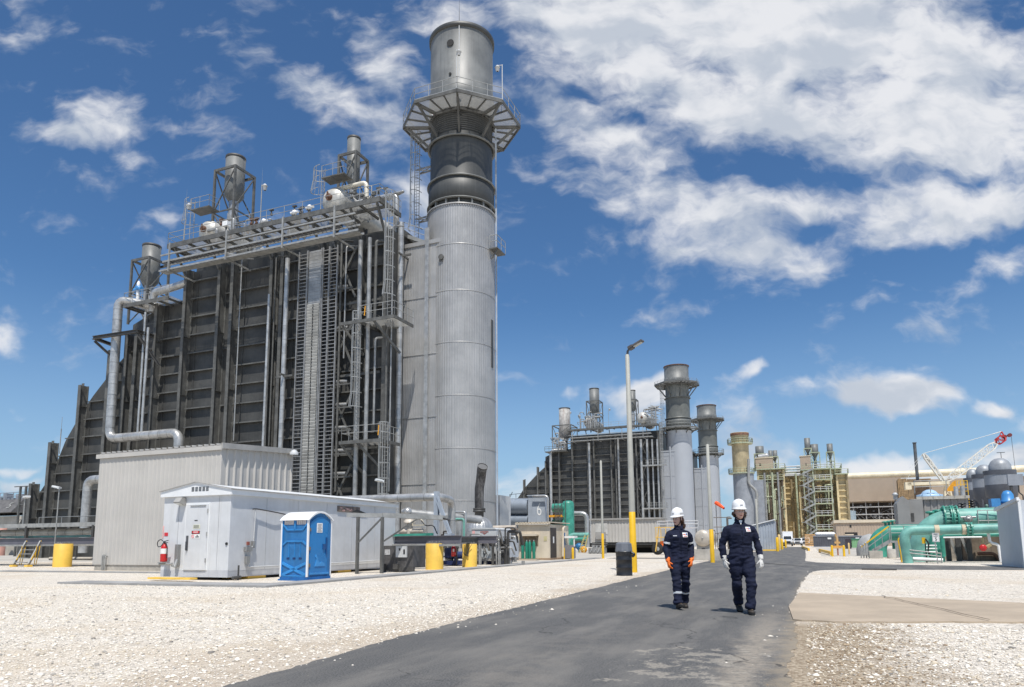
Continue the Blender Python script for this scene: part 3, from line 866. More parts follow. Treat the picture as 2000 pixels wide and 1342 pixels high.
def chimney(dv, lab, lower, shell, dark, simple=False, midplat=False):
    V = AXV + dv; c = (SU, V, 0)
    zw = (lambda z: z) if not simple else (lambda z: float(np.interp(z, [0, 27, 30, 30.9, 39.0, 47.2, 60], [0, 24, 27.0, 27.6, 38.4, 42.8, 55])))
    t = thing('chimney', lab, 'chimney', c, 'boiler chimneys in a row')
    # corrugated lower cladding
    mb = MB(); n = 84 if not simple else 72
    prof = [(3.0, 0), (3.0, 30.0)]
    vs = []
    for (rr, h) in prof:
        for i in range(n * 3):
            a = 2 * math.pi * i / (n * 3); rib = (.03, .03, .012)[i % 3] if not simple else 0
            vs.append((SU + (rr - .03 + rib) * math.cos(a), V + (rr - .03 + rib) * math.sin(a), h))
    N = n * 3
    mb.add(vs, [(i, (i + 1) % N, N + (i + 1) % N, N + i) for i in range(N)])
    mb.lathe(c, [(3.0, 29.98), (2.6, 30.1)], 64)
    if not simple:
        for z in (4.6, 8.9, 13.3, 17.8, 22.3, 26.4): mb.lathe(c, [(3.012, z - .04), (3.03, z), (3.012, z + .04)], 90)
        for i in range(90):
            a = 2 * math.pi * i / 90
            p = Vector((SU + 3.03 * math.cos(a), V + 3.03 * math.sin(a), 29.8))
            mb.bar(p, p + Vector((0, 0, .16)), .07, .05, upv=(math.cos(a), math.sin(a), 0))
        mb.lathe(c, [(3.06, 29.95), (3.1, 29.97), (3.1, 30.06), (2.7, 30.08)], 72)
    mb.part('lower_cladding', lower, t)
    # bare shell
    mb = MB()
    mb.lathe(c, [(2.72, 29.5), (2.72, 30.6)], 72)
    mb.lathe(c, [(2.85, 30.55), (2.95, 30.6), (2.95, 32.7), (2.85, 32.75), (2.80, 32.9), (2.80, 36.2), (2.84, 36.4), (2.74, 36.5), (2.74, 39.0)], 72)
    if not simple:
        for i in range(9):
            z = 37.0 + i * .2; mb.lathe(c, [(2.74, z), (2.80, z + .03), (2.80, z + .10), (2.74, z + .13)], 72)
    mb.part('dark_shell', dark, t)
    mb = MB()
    for z in (30.62, 32.65, 36.35): mb.lathe(c, [(2.9, z - .03), (3.08, z - .03), (3.08, z + .06), (2.8, z + .08)], 72)
    for i in range(16):
        a = 2 * math.pi * i / 16
        p = Vector((SU + 2.86 * math.cos(a), V + 2.86 * math.sin(a), 30.05)); mb.bar(p, p + Vector((0, 0, .6)), .14, .22, upv=(math.cos(a), math.sin(a), 0))
    mb.part('ring_flange', SHELL if not simple else dark, t)
    mb = MB(); mb.lathe(c, [(2.74, 39.0), (2.98, 39.02), (2.98, 41.55), (2.86, 41.7), (2.86, 47.0)], 72)
    mb.part('upper_shell', shell, t)
    mb = MB(); mb.lathe(c, [(2.86, 46.75), (3.0, 46.8), (3.02, 47.15), (2.9, 47.2), (2.8, 47.15), (2.8, 44.5)], 72); mb.part('top_rim', SHELLD if not simple else RUST, t)
    def ring_platform(zp, ro, oct_, name='platform'):
        nseg = 8 if oct_ else 40
        oc = [(SU + ro * math.cos(R(22.5 + 45 * k) if oct_ else 2 * math.pi * k / nseg), V + ro * math.sin(R(22.5 + 45 * k) if oct_ else 2 * math.pi * k / nseg), zp) for k in range(nseg)]
        ri = 3.02
        inn = [(SU + ri * math.cos(R(22.5 + 45 * k) if oct_ else 2 * math.pi * k / nseg), V + ri * math.sin(R(22.5 + 45 * k) if oct_ else 2 * math.pi * k / nseg), zp) for k in range(nseg)]
        mb = MB()
        dn = [(x, y, z - .05) for x, y, z in oc]; din = [(x, y, z - .05) for x, y, z in inn]
        for k in range(nseg):
            j = (k + 1) % nseg
            mb.add([oc[k], oc[j], inn[j], inn[k], dn[k], dn[j], din[j], din[k]], [(0, 1, 2, 3), (7, 6, 5, 4)])
        pl = mb.part(name, GRATE, t)
        mb = MB()
        for k in range(nseg):
            j = (k + 1) % nseg
            mb.bar(Vector(oc[k]) - Vector((0, 0, .14)), Vector(oc[j]) - Vector((0, 0, .14)), .09, .3)
            if oct_:
                mid_i = Vector(inn[k]).lerp(Vector(inn[j]), .5)
                for s_ in (.33, .67):
                    mb.bar(Vector(oc[k]).lerp(Vector(oc[j]), s_) - Vector((0, 0, .12)), Vector(inn[k]).lerp(Vector(inn[j]), s_) - Vector((0, 0, .12)), .07, .16)
                mb.bar(Vector(inn[k]) - Vector((0, 0, .2)), Vector(inn[j]) - Vector((0, 0, .2)), .12, .24)
        st = 1 if oct_ else 5
        for k in range(0, nseg, st):
            o_ = Vector(oc[k]); ce = Vector((SU, V, zp)); dr = (o_ - ce).normalized()
            mb.bar(o_ - Vector((0, 0, .2)), ce + dr * 2.8 - Vector((0, 0, .2)), .16, .28)
            mb.bar(ce + dr * (ro - .5) - Vector((0, 0, .3)), ce + dr * 2.78 - Vector((0, 0, 2.3 if oct_ else 1.6)), .16, .2)
        mb.part('support_strut', STEEL, t)
        mb = MB(); mb.rail(oc, 1.12, .028, 1.6 if oct_ else .8, close=True, toe=.1); mb.part('railing', RAILM, t)
    ring_platform(39.0, 5.35, True)
    if midplat: ring_platform(30.9, 4.6, False)
    if not simple:
        mb = MB(); a = R(-68)
        p = (SU + 2.92 * math.cos(a), V + 2.92 * math.sin(a))
        mb.tube((*p, 39.1), (*p, 46.9), .045, n=8); mb.part('conduit', LGREY, t)
        mb = MB(); q = (SU + 5.3 * math.cos(a), V + 5.3 * math.sin(a))
        mb.tube((q[0], q[1], 39), (q[0], q[1], 42.6), .035, n=6); mb.tube((q[0], q[1], 42.55), (q[0] + .2, q[1], 42.55), .03, n=6); mb.lathe((q[0] + .22, q[1], 42.0), [(.08, 0), (.15, .08), (.15, .3), (.22, .32), (.1, .5), (.01, .52)], 12)
        q = (SU + 5.35 * math.cos(R(22.5)), V + 5.35 * math.sin(R(22.5)))
        q = (SU + 5.35 * math.cos(R(-22.5)), V + 5.35 * math.sin(R(-22.5)))
        mb.tube((q[0], q[1], 39), (q[0], q[1], 42.3), .04, n=6); mb.tube((q[0], q[1], 42.25), (q[0] - .4, q[1] - .1, 42.25), .03, n=6); mb.lathe((q[0] - .4, q[1] - .1, 41.7), [(.08, 0), (.17, .08), (.17, .34), (.24, .36), (.1, .55), (.01, .57)], 12)
        mb.part('lamp', LGREY, t)
        mb = MB(); mb.tube((p[0], p[1], 46.9), (p[0], p[1], 49.6), .03, .006, n=5); mb.part('lightning_rod', DSTEEL, t)
        # sampling port, hatches and the side conduit
        mb = MB()
        d = ray(865, 498); a = math.atan2(W(865, 498, V - 2.9)[0] * 0 + (V - 2.85) * 0 - 1, 0)
        u_ = W(865, 498, V - 2.75)[0]
        mb.tube((u_, V - 2.6, 25.3), (u_, V - 3.15, 25.3), .24, n=16)
        for k in (-1, 0, 1): mb.tube((u_ + k * .15, V - 3.05, 25.1), (u_ + k * .15, V - 3.05, 24.9), .03, n=6)
        mb.part('port_cover', STEEL, t)
        mb = MB()
        for (z, ro, L) in ((45.2, .32, .3), (42.2, .12, .2)):
            a2 = R(-84); mb.tube((SU + 2.7 * math.cos(a2), V + 2.7 * math.sin(a2), z), (SU + 2.93 * math.cos(a2), V + 2.93 * math.sin(a2), z), ro, n=14)
        mb.part('nozzle', DARK, t)
        mb = MB()
        a3 = R(21); mb.bar((SU + 3.12 * math.cos(a3), V + 3.12 * math.sin(a3), .5), (SU + 3.12 * math.cos(a3), V + 3.12 * math.sin(a3), 38.6), .2, .14, upv=(math.cos(a3), math.sin(a3), 0))
        mb.part('cable_duct', PALEB, t)
        mb = MB(); mb.box(SU + 2.7, SU + 3.04, V - .22, V + .12, 16.0, 20.2); mb.part('access_panel', SHELLD, t)
    if simple:
        for o in list(t.children):
            for v_ in o.data.vertices: v_.co.z = zw(v_.co.z)
    return t
LAB1 = dict(boiler='tall dark grey ribbed boiler box filling the left of the photo', platform='railed walkway along the top of the big near boiler', tray='long double cable tray hung below the railed top walkway of the near boiler')
LAB2 = dict(boiler='dark ribbed boiler behind the green vessels and the grey trailer', platform='railed walkway on top of the dark boiler behind the green vessels', tray='cable tray under the roof walkway of the boiler behind the green vessels')
boiler(0, LAB1)
boiler(114.3, LAB2, False)
boiler(168.3, dict(boiler='dark boiler mostly hidden between the two blue-grey chimneys'), False)
top_platform(0, LAB1); top_platform(114.3, LAB2); hung_trays(0, LAB1); hung_trays(114.3, LAB2)
chimney(0, 'huge ribbed grey chimney towering beside the near boiler', CLAD, SHELL, SHELLD)
chimney(114.3, 'blue-grey chimney with dark top behind the shorter walking woman', STACKB, SHELL, SHELLD2, True, True)
chimney(168.3, 'blue-grey chimney with dark top, farther back and lower in the photo than its twin', STACKB, SHELL, SHELLD2, True, True)
# a metal seam strip of paler ribs
# --- roof gear of the near boiler
def roof_gear(dv, lab, near=True):
    V = AXV + dv
    if near:
        a = W(441, 320, 51); b = W(480, 320, 51); f1 = W(425, 350, 51); f2 = W(493, 350, 51)
        silencer(lab[0], (a[0] + b[0]) / 2, 51, 29.5, a[1] + .3, .95, 1.3, f1[1] + .1)
        a = W(678, 278, 52); b = W(705, 278, 52)
        silencer(lab[1], (a[0] + b[0]) / 2, 52, 29.5, a[1] + .2, .62, .95, W(691, 308, 52)[1])
        a = W(279, 490, 52); b = W(314, 490, 52)
        silencer(lab[2], (a[0] + b[0]) / 2, 52, 24.2, a[1] + .3, .92, 1.25, W(296, 512, 52)[1])
    else:
        silencer(lab[0], -48.6, V - 2, 29.5, 40.6, 1.3, 1.7, 37.2)
        silencer(lab[1], -38.6, V - 1, 29.5, 39.5, .85, 1.2, 37)
        silencer(lab[2], -57.2, V - 1.5, 24.3, 36.2, 1.5, 2.6, 31.4, True, M('rusty_white_shell', (.36, .35, .33), .6, 0, .25, 1.5, .1, 6, .95, (.13, .05, .025)))
    for (u, z, rr, l) in ((-52.0 if near else -49.3, 31.3, 1.12 if near else 1.4, lab[3]), (-37.3 if near else -35.2, 31.5, 1.25 if near else 1.5, lab[4])):
        steam_drum(l, u, V - 4.9, z, rr)
roof_gear(0, ['big grey vent silencer on a square frame above the dull roof drum', 'small grey vent silencer on a frame above the right roof drum of the near boiler', 'peeling vent silencer on the lower left roof of the near boiler',
              'dull steam drum with rusty manway on the left of the near boiler roof', 'shiny white steam drum on the right of the near boiler roof'])
roof_gear(114.3, ['grey vent silencer above the left drum of the boiler behind the green vessels', 'slim vent silencer behind the light pole on the far boiler roof', 'rust-streaked silencer on a frame left of the far boiler',
                  'round white drum end at the left of the far boiler roof', 'round white drum end right of the light pole on the far boiler roof'], False)
for (x, y, v, h, l) in ((508, 442, 47, 3.6, 'slim mast lamp rising right of the large roof silencer'), (360, 462, 46.8, 3.5, 'slim mast lamp at the left end of the near boiler walkway')):
    u, z = W(x, y, v); lamp_mast(l, u, v, 29.5, W(x, 362 if x > 400 else 400, v)[1] - 29.5)
for (u, l) in ((-54.6, 'slim mast lamp at the left end of the far boiler roof'), (-44, 'thin dark mast in the middle of the far boiler roof'), (-33, 'slim mast lamp right of the far boiler roof drums')):
    lamp_mast(l, u, AXV + 114.3 - 5, 29.5, 5)
# --- drum-top caged stairs
for (x, yt, yb, l) in ((378, 388, 432, 'short flared ladder cage above the left roof drum'), (632, 325, 372, 'short flared ladder cage above the right roof drum')):
    u, zt = W(x, yt, 48.4); zb = W(x, yb, 48.4)[1]
    t = thing('caged_ladder', l, 'ladder', (u, 48.4, 29.5), 'caged ladders on the boiler')
    mb = MB(); mb.ladder(u, 48.4, 29.6, zt - .1, (-1, 0), cz=zb, R_=.55); mb.part('cage', LSTEEL, t)
    mb = MB(); mb.box(u + .2, u + 2.6, 47.9, 49.2, zb + .85, zb + .95); mb.part('landing', STEEL, t)
    mb = MB(); mb.rail([(u + .2, 47.9, zb + .95), (u + 2.6, 47.9, zb + .95), (u + 2.6, 49.2, zb + .95)], 1.1, .025, 1.2); mb.part('railing', RAILM, t)
# --- pipes on the near boiler
def pipe_thing(name, pts, r, mat, label, group=None, n=14, bend=None, bands=0, cat='pipe'):
    pts = [Vector(p) for p in pts]
    t = thing(name, label, cat, tuple(min(pts, key=lambda p: p.z)), group)
    mb = MB(); mb.pipe(pts, r, n, bend)
    mb.part('barrel', mat, t)
    if bands:
        mb = MB()
        for a, b in zip(pts[:-1], pts[1:]):
            L = (b - a).length; k = int(L / bands)
            for i in range(1, k):
                p = a.lerp(b, i / k); d = (b - a).normalized()
                if min((p - a).length, (p - b).length) > 2.2 * r: mb.tube(p - d * .02, p + d * .02, r * 1.035, n=n)
        if mb.f: mb.part('jacket_band', ALUD, t)
    return t
PV = 46.9
rr_b = random.Random(77)
def WP(x, y, v=PV):
    a = W(x, y, v); return (a[0], v, a[1])
p = [WP(275, 592), WP(232, 585), WP(213, 852), WP(350, 845), WP(350, 905)]
p[0] = (p[0][0] + .6, 48.6, p[0][2]); p[2] = (p[1][0] + .1, PV, p[3][2]); p[4] = (p[3][0], PV, 5.2)
pipe_thing('steam_pipe', p, .42, ALU, 'large silver pipe dropping down the left side of the near boiler', 'jacketed pipes on the near boiler', 18, .9, 1.05)
p = [WP(297, 610, 48.2), WP(297, 568, 48.2), WP(325, 566, 48.2), WP(352, 562, 48.2)]
p[3] = (p[3][0] + .8, 48.2, p[2][2] + .3); p[1] = (p[0][0], 48.2, p[2][2])
pipe_thing('steam_pipe', p, .36, ALU, 'silver elbow pipe entering the upper casing right of the peeling silencer', 'jacketed pipes on the near boiler', 16, .8)
for (x, y0, x1, y1, r, l, mt) in ((562, 505, 548, 880, .21, 'tall silver pipe left of the vertical cable ladders', ALU), (527, 575, 512, 885, .12, 'thin silver drain pipe with two flanges on the near boiler face', ALU),
                              (704, 470, 694, 985, .19, 'dark silver downcomer, left one of the pair beside the lower caged ladder', ALUD), (722, 465, 712, 985, .17, 'dark silver downcomer, right one of the pair beside the lower caged ladder', ALUD),
                              (781, 436, 778, 990, .26, 'tall ringed silver pipe against the breeching beside the chimney', ALU), (290, 640, 276, 850, .13, 'thin silver pipe right of the large pipe on the boiler left side', ALU), (283, 610, 270, 850, .11, 'thinnest silver pipe beside the large pipe on the boiler left side', ALU)):
    v = 47.0 if x < 760 else 49.9
    a = W(x, y0, v); b = W(x1, y1, v); u = (a[0] + b[0]) / 2
    pipe_thing('downcomer_pipe', [(u, v, max(.1, b[1] if x < 300 else .3)), (u, v, a[1])], r, mt, l, 'vertical pipes on the near boiler', 14, None, 1.2 if x > 540 else 0)
for i, (u0, u1, z0, l) in enumerate(((-34.5, -31.5, 29.5, 'tangle of thin pipes and masts right of the far roof drums'), (-51.5, -47, 29.5, 'tangle of pipes round the left drum of the far boiler roof'), (-59.5, -55.5, 24.5, 'pipework under the rust-streaked silencer of the far boiler'))):
    vv = AXV + 114.3 - 6; t = thing('roof_pipework', l, 'pipework', (u0, vv, z0), 'pipework on the far boiler roof')
    mb = MB()
    for k in range(14):
        u = rr_b.uniform(u0, u1); z = z0 + rr_b.uniform(1.2, 4.5); L = rr_b.uniform(.5, 2)
        mb.pipe([(u, vv, z0), (u, vv, z), (u + rr_b.choice((-L, L)), vv, z), (u + rr_b.choice((-L, L)), vv + 1, z - .5)], rr_b.choice((.07, .1, .16)), 6, .2, 3)
    mb.part('piping', ALUD, t)
mb = MB(); mb.rail([(-61, AXV + 107.5, 24.4), (-55, AXV + 107.5, 24.4)], 1.1, .05, 1.2); mb.box(-61, -55, AXV + 107.5, AXV + 111, 24.1, 24.3); mb.solo('roof_railing', STEEL, 'small railed deck at the lower left roof of the far boiler', 'railing', (-61, AXV + 107.5, 24.1))
for o in [o for o in COL.objects if o.parent is None and o.name in ORG and o.get('category') and o['category'] != 'chimney' and not o.name.startswith('downcomer')]:
    q = ORG[o.name]
    if 150 < q[1] < 180 and q[0] < -27:
        o.location = pw(SU + (q[0] - SU) * .925, q[1], q[2] * .955); o.scale = (.925, 1, .955)
# brackets that hold the pipes
for i, (x, y0, y1, r, l) in enumerate(((668, 470, 960, .10, 'thin dark pipe just right of the vertical cable ladders'), (677, 480, 700, .07, 'thin conduit between the cable ladders and the downcomer pair'), (735, 470, 640, .13, 'short silver pipe dropping behind the upper landing'), (733, 660, 830, .10, 'thin dark pipe between the two landings'), (756, 640, 960, .09, 'thin grey pipe behind the lowest caged ladder'), (768, 440, 960, .06, 'very thin conduit beside the ringed silver pipe'), (540, 500, 870, .07, 'thin conduit left of the tall silver pipe'), (473, 505, 860, .06, 'thin conduit down the middle of the left boiler panels'))):
    v = 47.5; a = W(x, y0, v); b = W(x - 7, y1, v)
    pipe_thing('conduit_pipe', [(a[0], v, max(.3, b[1])), (a[0], v, a[1]), (a[0] + .5, v + .9, a[1] + .2)], r, ALUD if i % 2 else STEEL, l, 'thin pipes on the near boiler', 8, .3)
for i, y in enumerate((560, 640, 745, 790, 835, 880, 925)):
    a = W(662 - i, y, 47.6); t = thing('header_stub', ('silver header stub, %s counted down beside the cable ladders' % ('first', 'second', 'third', 'fourth', 'fifth', 'sixth', 'seventh')[i]), 'pipe', (a[0], 47.6, a[1]), 'header stubs beside the cable ladders')
    mb = MB(); mb.tube((a[0] - .2, 47.7, a[1]), (a[0] + .75, 47.9, a[1]), .16, n=10); mb.tube((a[0] + .1, 47.7, a[1] - .5), (a[0] + .1, 47.7, a[1]), .05, n=6); mb.part('stub', ALUD, t)
    mb = MB(); mb.bar((a[0] - .3, 47.5, a[1] - .32), (a[0] + 1.5, 47.5, a[1] - .32), .1, .12); mb.part('bracket', STEEL, t)
mb = MB()
for (x, y) in ((555, 735), (785, 500)):
    v = 46.9 if x < 700 else 49.8
    a = W(x, y, v); mb.bar((a[0] - .9, v, a[1]), (a[0] + .9, v, a[1]), .12, .16); mb.bar((a[0], v - .5, a[1] + .1), (a[0], v + 1.2, a[1] + .1), .12, .14)
mb.solo('pipe_bracket', STEEL, 'short steel brackets clamped round the silver downcomers', 'bracket', (W(555, 735, 46.9)[0], 46.9, 0))
a, b, c, d, e = WP(182, 660, 46.2), WP(268, 647, 46.2), WP(302, 662, 47.8), WP(212, 712, 47.6), WP(300, 705, 47.6)
t = thing('pipe_support_frame', 'black triangular bracket frame round the large silver pipe', 'pipe support', a)
mb = MB(); mb.ibeam(a, b, .28, .32); mb.part('front_beam', DSTEEL, t)
mb = MB(); mb.ibeam(a, (a[0] + .3, 48.8, a[2] - .3), .25, .3); mb.part('side_beam', DSTEEL, t); mb = MB(); mb.ibeam(b, (b[0], 48.8, b[2]), .25, .3); mb.part('side_beam', DSTEEL, t)
mb = MB(); mb.ibeam((a[0] + .1, 46.3, a[2] - .3), (a[0] + 2.3, 48.8, a[2] - 3.3), .2, .24); mb.part('brace', DSTEEL, t); mb = MB(); mb.ibeam((b[0], 46.3, b[2] - .3), (b[0] + 1.0, 48.0, b[2] - 3.0), .2, .24); mb.part('brace', DSTEEL, t)
# lower left roof platform
u0, u1 = -60.6, -54.6
t = thing('roof_platform', 'small railed platform under the peeling silencer at the lower left roof', 'walkway', (u0, 46.6, 24.6), 'walkways on top of the boilers')
mb = MB(); mb.box(u0, u1, 46.9, 49.6, 24.55, 24.62); mb.part('deck', GRATE, t)
mb = MB(); mb.bar((u0, 46.9, 24.4), (u1, 46.9, 24.4), .08, .36); mb.bar((u0, 46.9, 24.4), (u0, 49.6, 24.4), .08, .34)
for k in range(5): mb.bar((u0 + .3 + k * 1.35, 46.95, 24.42), (u0 + .3 + k * 1.35, 49.6, 24.42), .1, .2)
mb.part('edge_beam', STEEL, t)
mb = MB(); mb.rail([(u0, 49.6, 24.62), (u0, 46.9, 24.62), (u1, 46.9, 24.62)], 1.1, .025, 1.2); mb.part('railing', RAILM, t)
t = thing('roof_valve', 'blue valve actuator below the peeling silencer', 'valve', (-59.2, 48, 25.6))
u, z = W(270, 566, 48); mb = MB(); mb.tube((u - .5, 48, z), (u + .5, 48, z), .22, n=12); mb.ball((u + .1, 48, z + .1), .32, 12); mb.part('actuator', PUMPB, t)
mb = MB(); mb.tube((u, 48, z - 1.6), (u, 48, z), .16, n=10); mb.lathe((u, 48, z), [(.1, 0), (.16, .3), (.16, .7), (.05, .9)], 10); mb.part('stem', WPLAS, t)
# far boiler pipes (simple vertical runs)
V2 = AXV + 114.3 - 6.2
for (x, y0, y1, r, l) in ((1152, 865, 1010, .28, 'pale vertical pipe at the left middle of the far boiler'), (1076, 880, 980, .34, 'silver pipe with top elbow at the left end of the far boiler'), (1209, 855, 1012, .26, 'thin pale pipe left of the light pole on the far boiler face'), (1254, 858, 1012, .3, 'pale vertical pipe right of the light pole on the far boiler'), (1266, 858, 1012, .26, 'second pale vertical pipe right of the light pole on the far boiler'),
                          (1276, 858, 1010, .2, 'third and thinnest pale pipe right of the light pole on the far boiler'), (1286, 858, 1010, .22, 'pale pipe next to the far boiler caged ladder')):
    u = (W(x, y0, V2)[0] + W(x, y1, V2)[0]) / 2
    pts = [(u, V2, 1.0), (u, V2, W(x, y0, V2)[1])]
    if x == 1076: pts += [(u + 3.5, V2 + 1, pts[1][2] + .2)]
    pipe_thing('downcomer_pipe', pts, r, ALU if x != 1209 else ALUD, l, 'vertical pipes on the far boiler', 10, 1.0)
# --- vertical cable ladders on the near boiler
VT = 47.0
t = thing('cable_ladder', 'bank of tall vertical cable ladders on the near boiler face', 'cable tray', (-37, VT, 0))
for k, (x0, x1, cover) in enumerate(((581, 597, 0), (598, 625, 2), (628, 640, 0), (641, 656, 0))):
    ua, ub = W(x0, 640, VT)[0], W(x1, 640, VT)[0]
    mb = MB()
    for u in (ua, ub):
        mb.bar((u, VT, .2), (u, VT, 26.3), .06, .16, upv=(0, 1, 0)); mb.box(u - .05, u + .05, VT - .09, VT - .085, .2, 26.3)
    z = .4
    while z < 26.2:
        mb.box(ua + .035, ub - .035, VT - .03, VT + .02, z, z + .055); z += .32
    mb.part('tray', M('dull_galvanised_tray', (.27, .27, .265), .45, .3, .2, 2), t)
    if cover:
        mb = MB(); z = .3; um = (ua + ub) / 2
        while z < 21.4:
            for (p_, q_) in ((ua + .1, um - .05), (um + .05, ub - .1)):
                mb.add([(p_, VT - .07, z), (q_, VT - .07, z), (q_, VT - .13, z + .2), (p_, VT - .13, z + .2)], [(0, 1, 2, 3)])
                mb.add([(p_, VT - .07, z + .26), (q_, VT - .07, z + .26), (q_, VT - .13, z + .2), (p_, VT - .13, z + .2)], [(3, 2, 1, 0)])
            z += .29
        mb.part('louvred_cover', M('pale_louvre_metal', (.36, .36, .34), .5, .2, .3, .5), t)
        mb = MB(); mb.box(ua + .1, ub - .1, VT - .02, VT + .0, 21.4, 26.2); mb.part('plain_cover', ALUD, t)
    mb = MB()
    rr = random.Random(k)
    for j in range(2 if not cover else 0):
        u = ua + .15 + j * .15
        mb.pipe([(u + rr.uniform(-.03, .03), VT + .06, .3 + q * 3.2) for q in range(9)], .03, 5, .3, 2)
    if mb.f: mb.part('cable', BLACK, t)
# --- caged ladders and landings by the chimney
u = W(757, 480, 46.4)[0]
cage_ladder('long caged ladder from the roof walkway down to the upper landing', u, 46.9, 18.8, W(757, 372, 46.4)[1], W(757, 575, 46.4)[1])
u = W(695, 700, 46.4)[0]
cage_ladder('caged ladder between the two landings left of the silver pipe', u, 46.7, 9.2, W(695, 610, 46.4)[1], W(695, 795, 46.4)[1])
u = W(748, 900, 46.4)[0]
cage_ladder('lowest caged ladder beside the ringed silver pipe', u, 46.7, .2, W(752, 825, 46.4)[1], 2.6)
for (xa, xb, y, l) in ((665, 770, 630, 'upper landing with grey railing near the caged ladders'), (662, 742, 862, 'lower landing with grey railing near the caged ladders')):
    ua, z = W(xa, y, 46); ub = W(xb, y, 46)[0]; um = ua + (ub - ua) * (.36 if y < 700 else .06)
    t = thing('ladder_landing', l, 'platform', (ua, 46, z), 'landings of the caged ladders')
    mb = MB(); mb.box(um, ub, 46, 48.9, z - .05, z); mb.part('deck', GRATE, t)
    mb = MB(); mb.bar((ua, 46, z - .14), (ub, 46, z - .14), .08, .26); mb.bar((ub, 46, z - .14), (ub, 48.9, z - .14), .08, .26); mb.bar((um, 46, z - .14), (um, 48.9, z - .14), .08, .26)
    mb.bar((ua + .1, 46.05, z - .2), (ua + 1.0, 47.9, z - 2.4), .14, .16); mb.bar((um + (ub - um) * .4, 46.05, z - .2), (ub - .6, 47.9, z - 2.6), .14, .18)
    mb.part('frame', STEEL, t)
    mb = MB(); mb.rail([(um, 48.9, z), (um, 46, z), (ub, 46, z), (ub, 48.9, z)], 1.15, .026, 1.1); mb.part('railing', RAILM, t)
    mb = MB(); gx = um + .5 if y < 700 else ub - .15
    mb.bar((gx, 45.95, z + .25), (gx + .06, 45.95, z + 1.05), .07, .03); mb.part('safety_gate', ORAIL, t)
# far boiler: cage ladder and two landings
V2 = AXV + 114.3 - 6.8
cage_ladder('caged ladder with landings at the right end of the far boiler', -30.0, V2, .5, 28.5, 3, group='caged ladders on the boiler')
for (z, l) in ((18.6, 'upper small landing at the right end of the far boiler'), (8.8, 'lower small landing at the right end of the far boiler')):
    t = thing('ladder_landing', l, 'platform', (-33, V2, z), 'landings of the caged ladders')
    mb = MB(); mb.box(-33.6, -29.2, V2 - 1, V2 + 1.6, z - .06, z); mb.bar((-34.4, V2 - 1, z - .15), (-29.2, V2 - 1, z - .15), .1, .3); mb.part('deck', LSTEEL, t)
    mb = MB(); mb.rail([(-33.6, V2 + 1, z), (-33.6, V2 - 1, z), (-29.2, V2 - 1, z), (-29.2, V2 + 1, z)], 1.15, .035, 1.1); mb.part('railing', RAILM, t)
# chimney caged ladders
a = Dp(802, 465, 60.5); b = Dp(800, 265, 60.5)
t = thing('caged_ladder', 'free-standing caged ladder climbing to the big chimney platform', 'ladder', (-31.6, 53.2, 28.3), 'caged ladders on the boiler')
mb = MB(); mb.ladder(-31.5, 53.3, 28.3, 38.95, (0, -1), cz=29.5, r=.03, R_=.5); mb.part('cage', LSTEEL, t)
mb = MB()
for z in (30.6, 35.4):
    for k in (-.35, .35): mb.bar((-31.6, 53.6 + k, z), (-29.7, 53.6 + k, z + .1), .1, .12)
    mb.bar((-31.6, 53.25, z), (-29.8, 53.95, z), .06, .06); mb.bar((-31.6, 53.95, z + .05), (-29.9, 53.25, z + .05), .06, .06)
mb.part('standoff_truss', LSTEEL, t)
mb = MB(); mb.ladder(-30.4, AXV + 114.3 - 1.5, 24.3, 38.3, (0, -1), r=.04, R_=.5)
mb.solo('caged_ladder', LSTEEL, 'caged ladder left of the taller far chimney', 'ladder', (-30.4, AXV + 112.8, 24.3), 'caged ladders on the boiler')
# duct roof railing and right-hand chimney balcony
t = thing('duct_roof_railing', 'sloping railing on the breeching roof left of the big chimney', 'railing', (-31, 50.9, 27.1))
mb = MB(); mb.rail([(-31.4, 50.95, 28.2), (-29.3, 51.0, 27.15)], 1.1, .028, 1.2); mb.bar((-31.4, 51, 28.1), (-29.3, 51.05, 27.1), .12, .3); mb.part('handrail', RAILM, t)
d_ = Dp(970, 490, 60)
t = thing('chimney_balcony', 'tiny grey balcony peeking out right of the big chimney', 'platform', (SU + 3, AXV + .3, 27.3))
mb = MB(); mb.box(SU + 3.02, SU + 3.75, AXV - .6, AXV + 1.2, 26.4, 26.5); mb.bar((SU + 3.05, AXV - .3, 25.6), (SU + 3.7, AXV - .3, 26.4), .1, .1); mb.part('deck', STEEL, t)
mb = MB(); mb.rail([(SU + 3.05, AXV - .6, 26.5), (SU + 3.75, AXV - .6, 26.5), (SU + 3.75, AXV + 1.2, 26.5)], 1.1, .03, .8); mb.part('railing', RAILM, t)
# roof pipes near the right drum
pipe_thing('roof_pipe', [WP(640, 402, 49.5), WP(648, 374, 49.5), WP(716, 356, 49.5), WP(716, 405, 49.5)], .2, M('cream_insulation', (.66, .62, .52), .5, .1, .12, 2), 'cream insulated pipe looping over the right roof drum', None, 12, .5)
p = [WP(722, 392, 50), WP(775, 392, 50)]; p = [p[0], (p[1][0], 50, p[0][2]), (p[1][0], 50, 27.5)]
pipe_thing('roof_pipe', p, .24, ALU, 'silver pipe bending down behind the ladder cage at the walkway end', None, 12, .6)
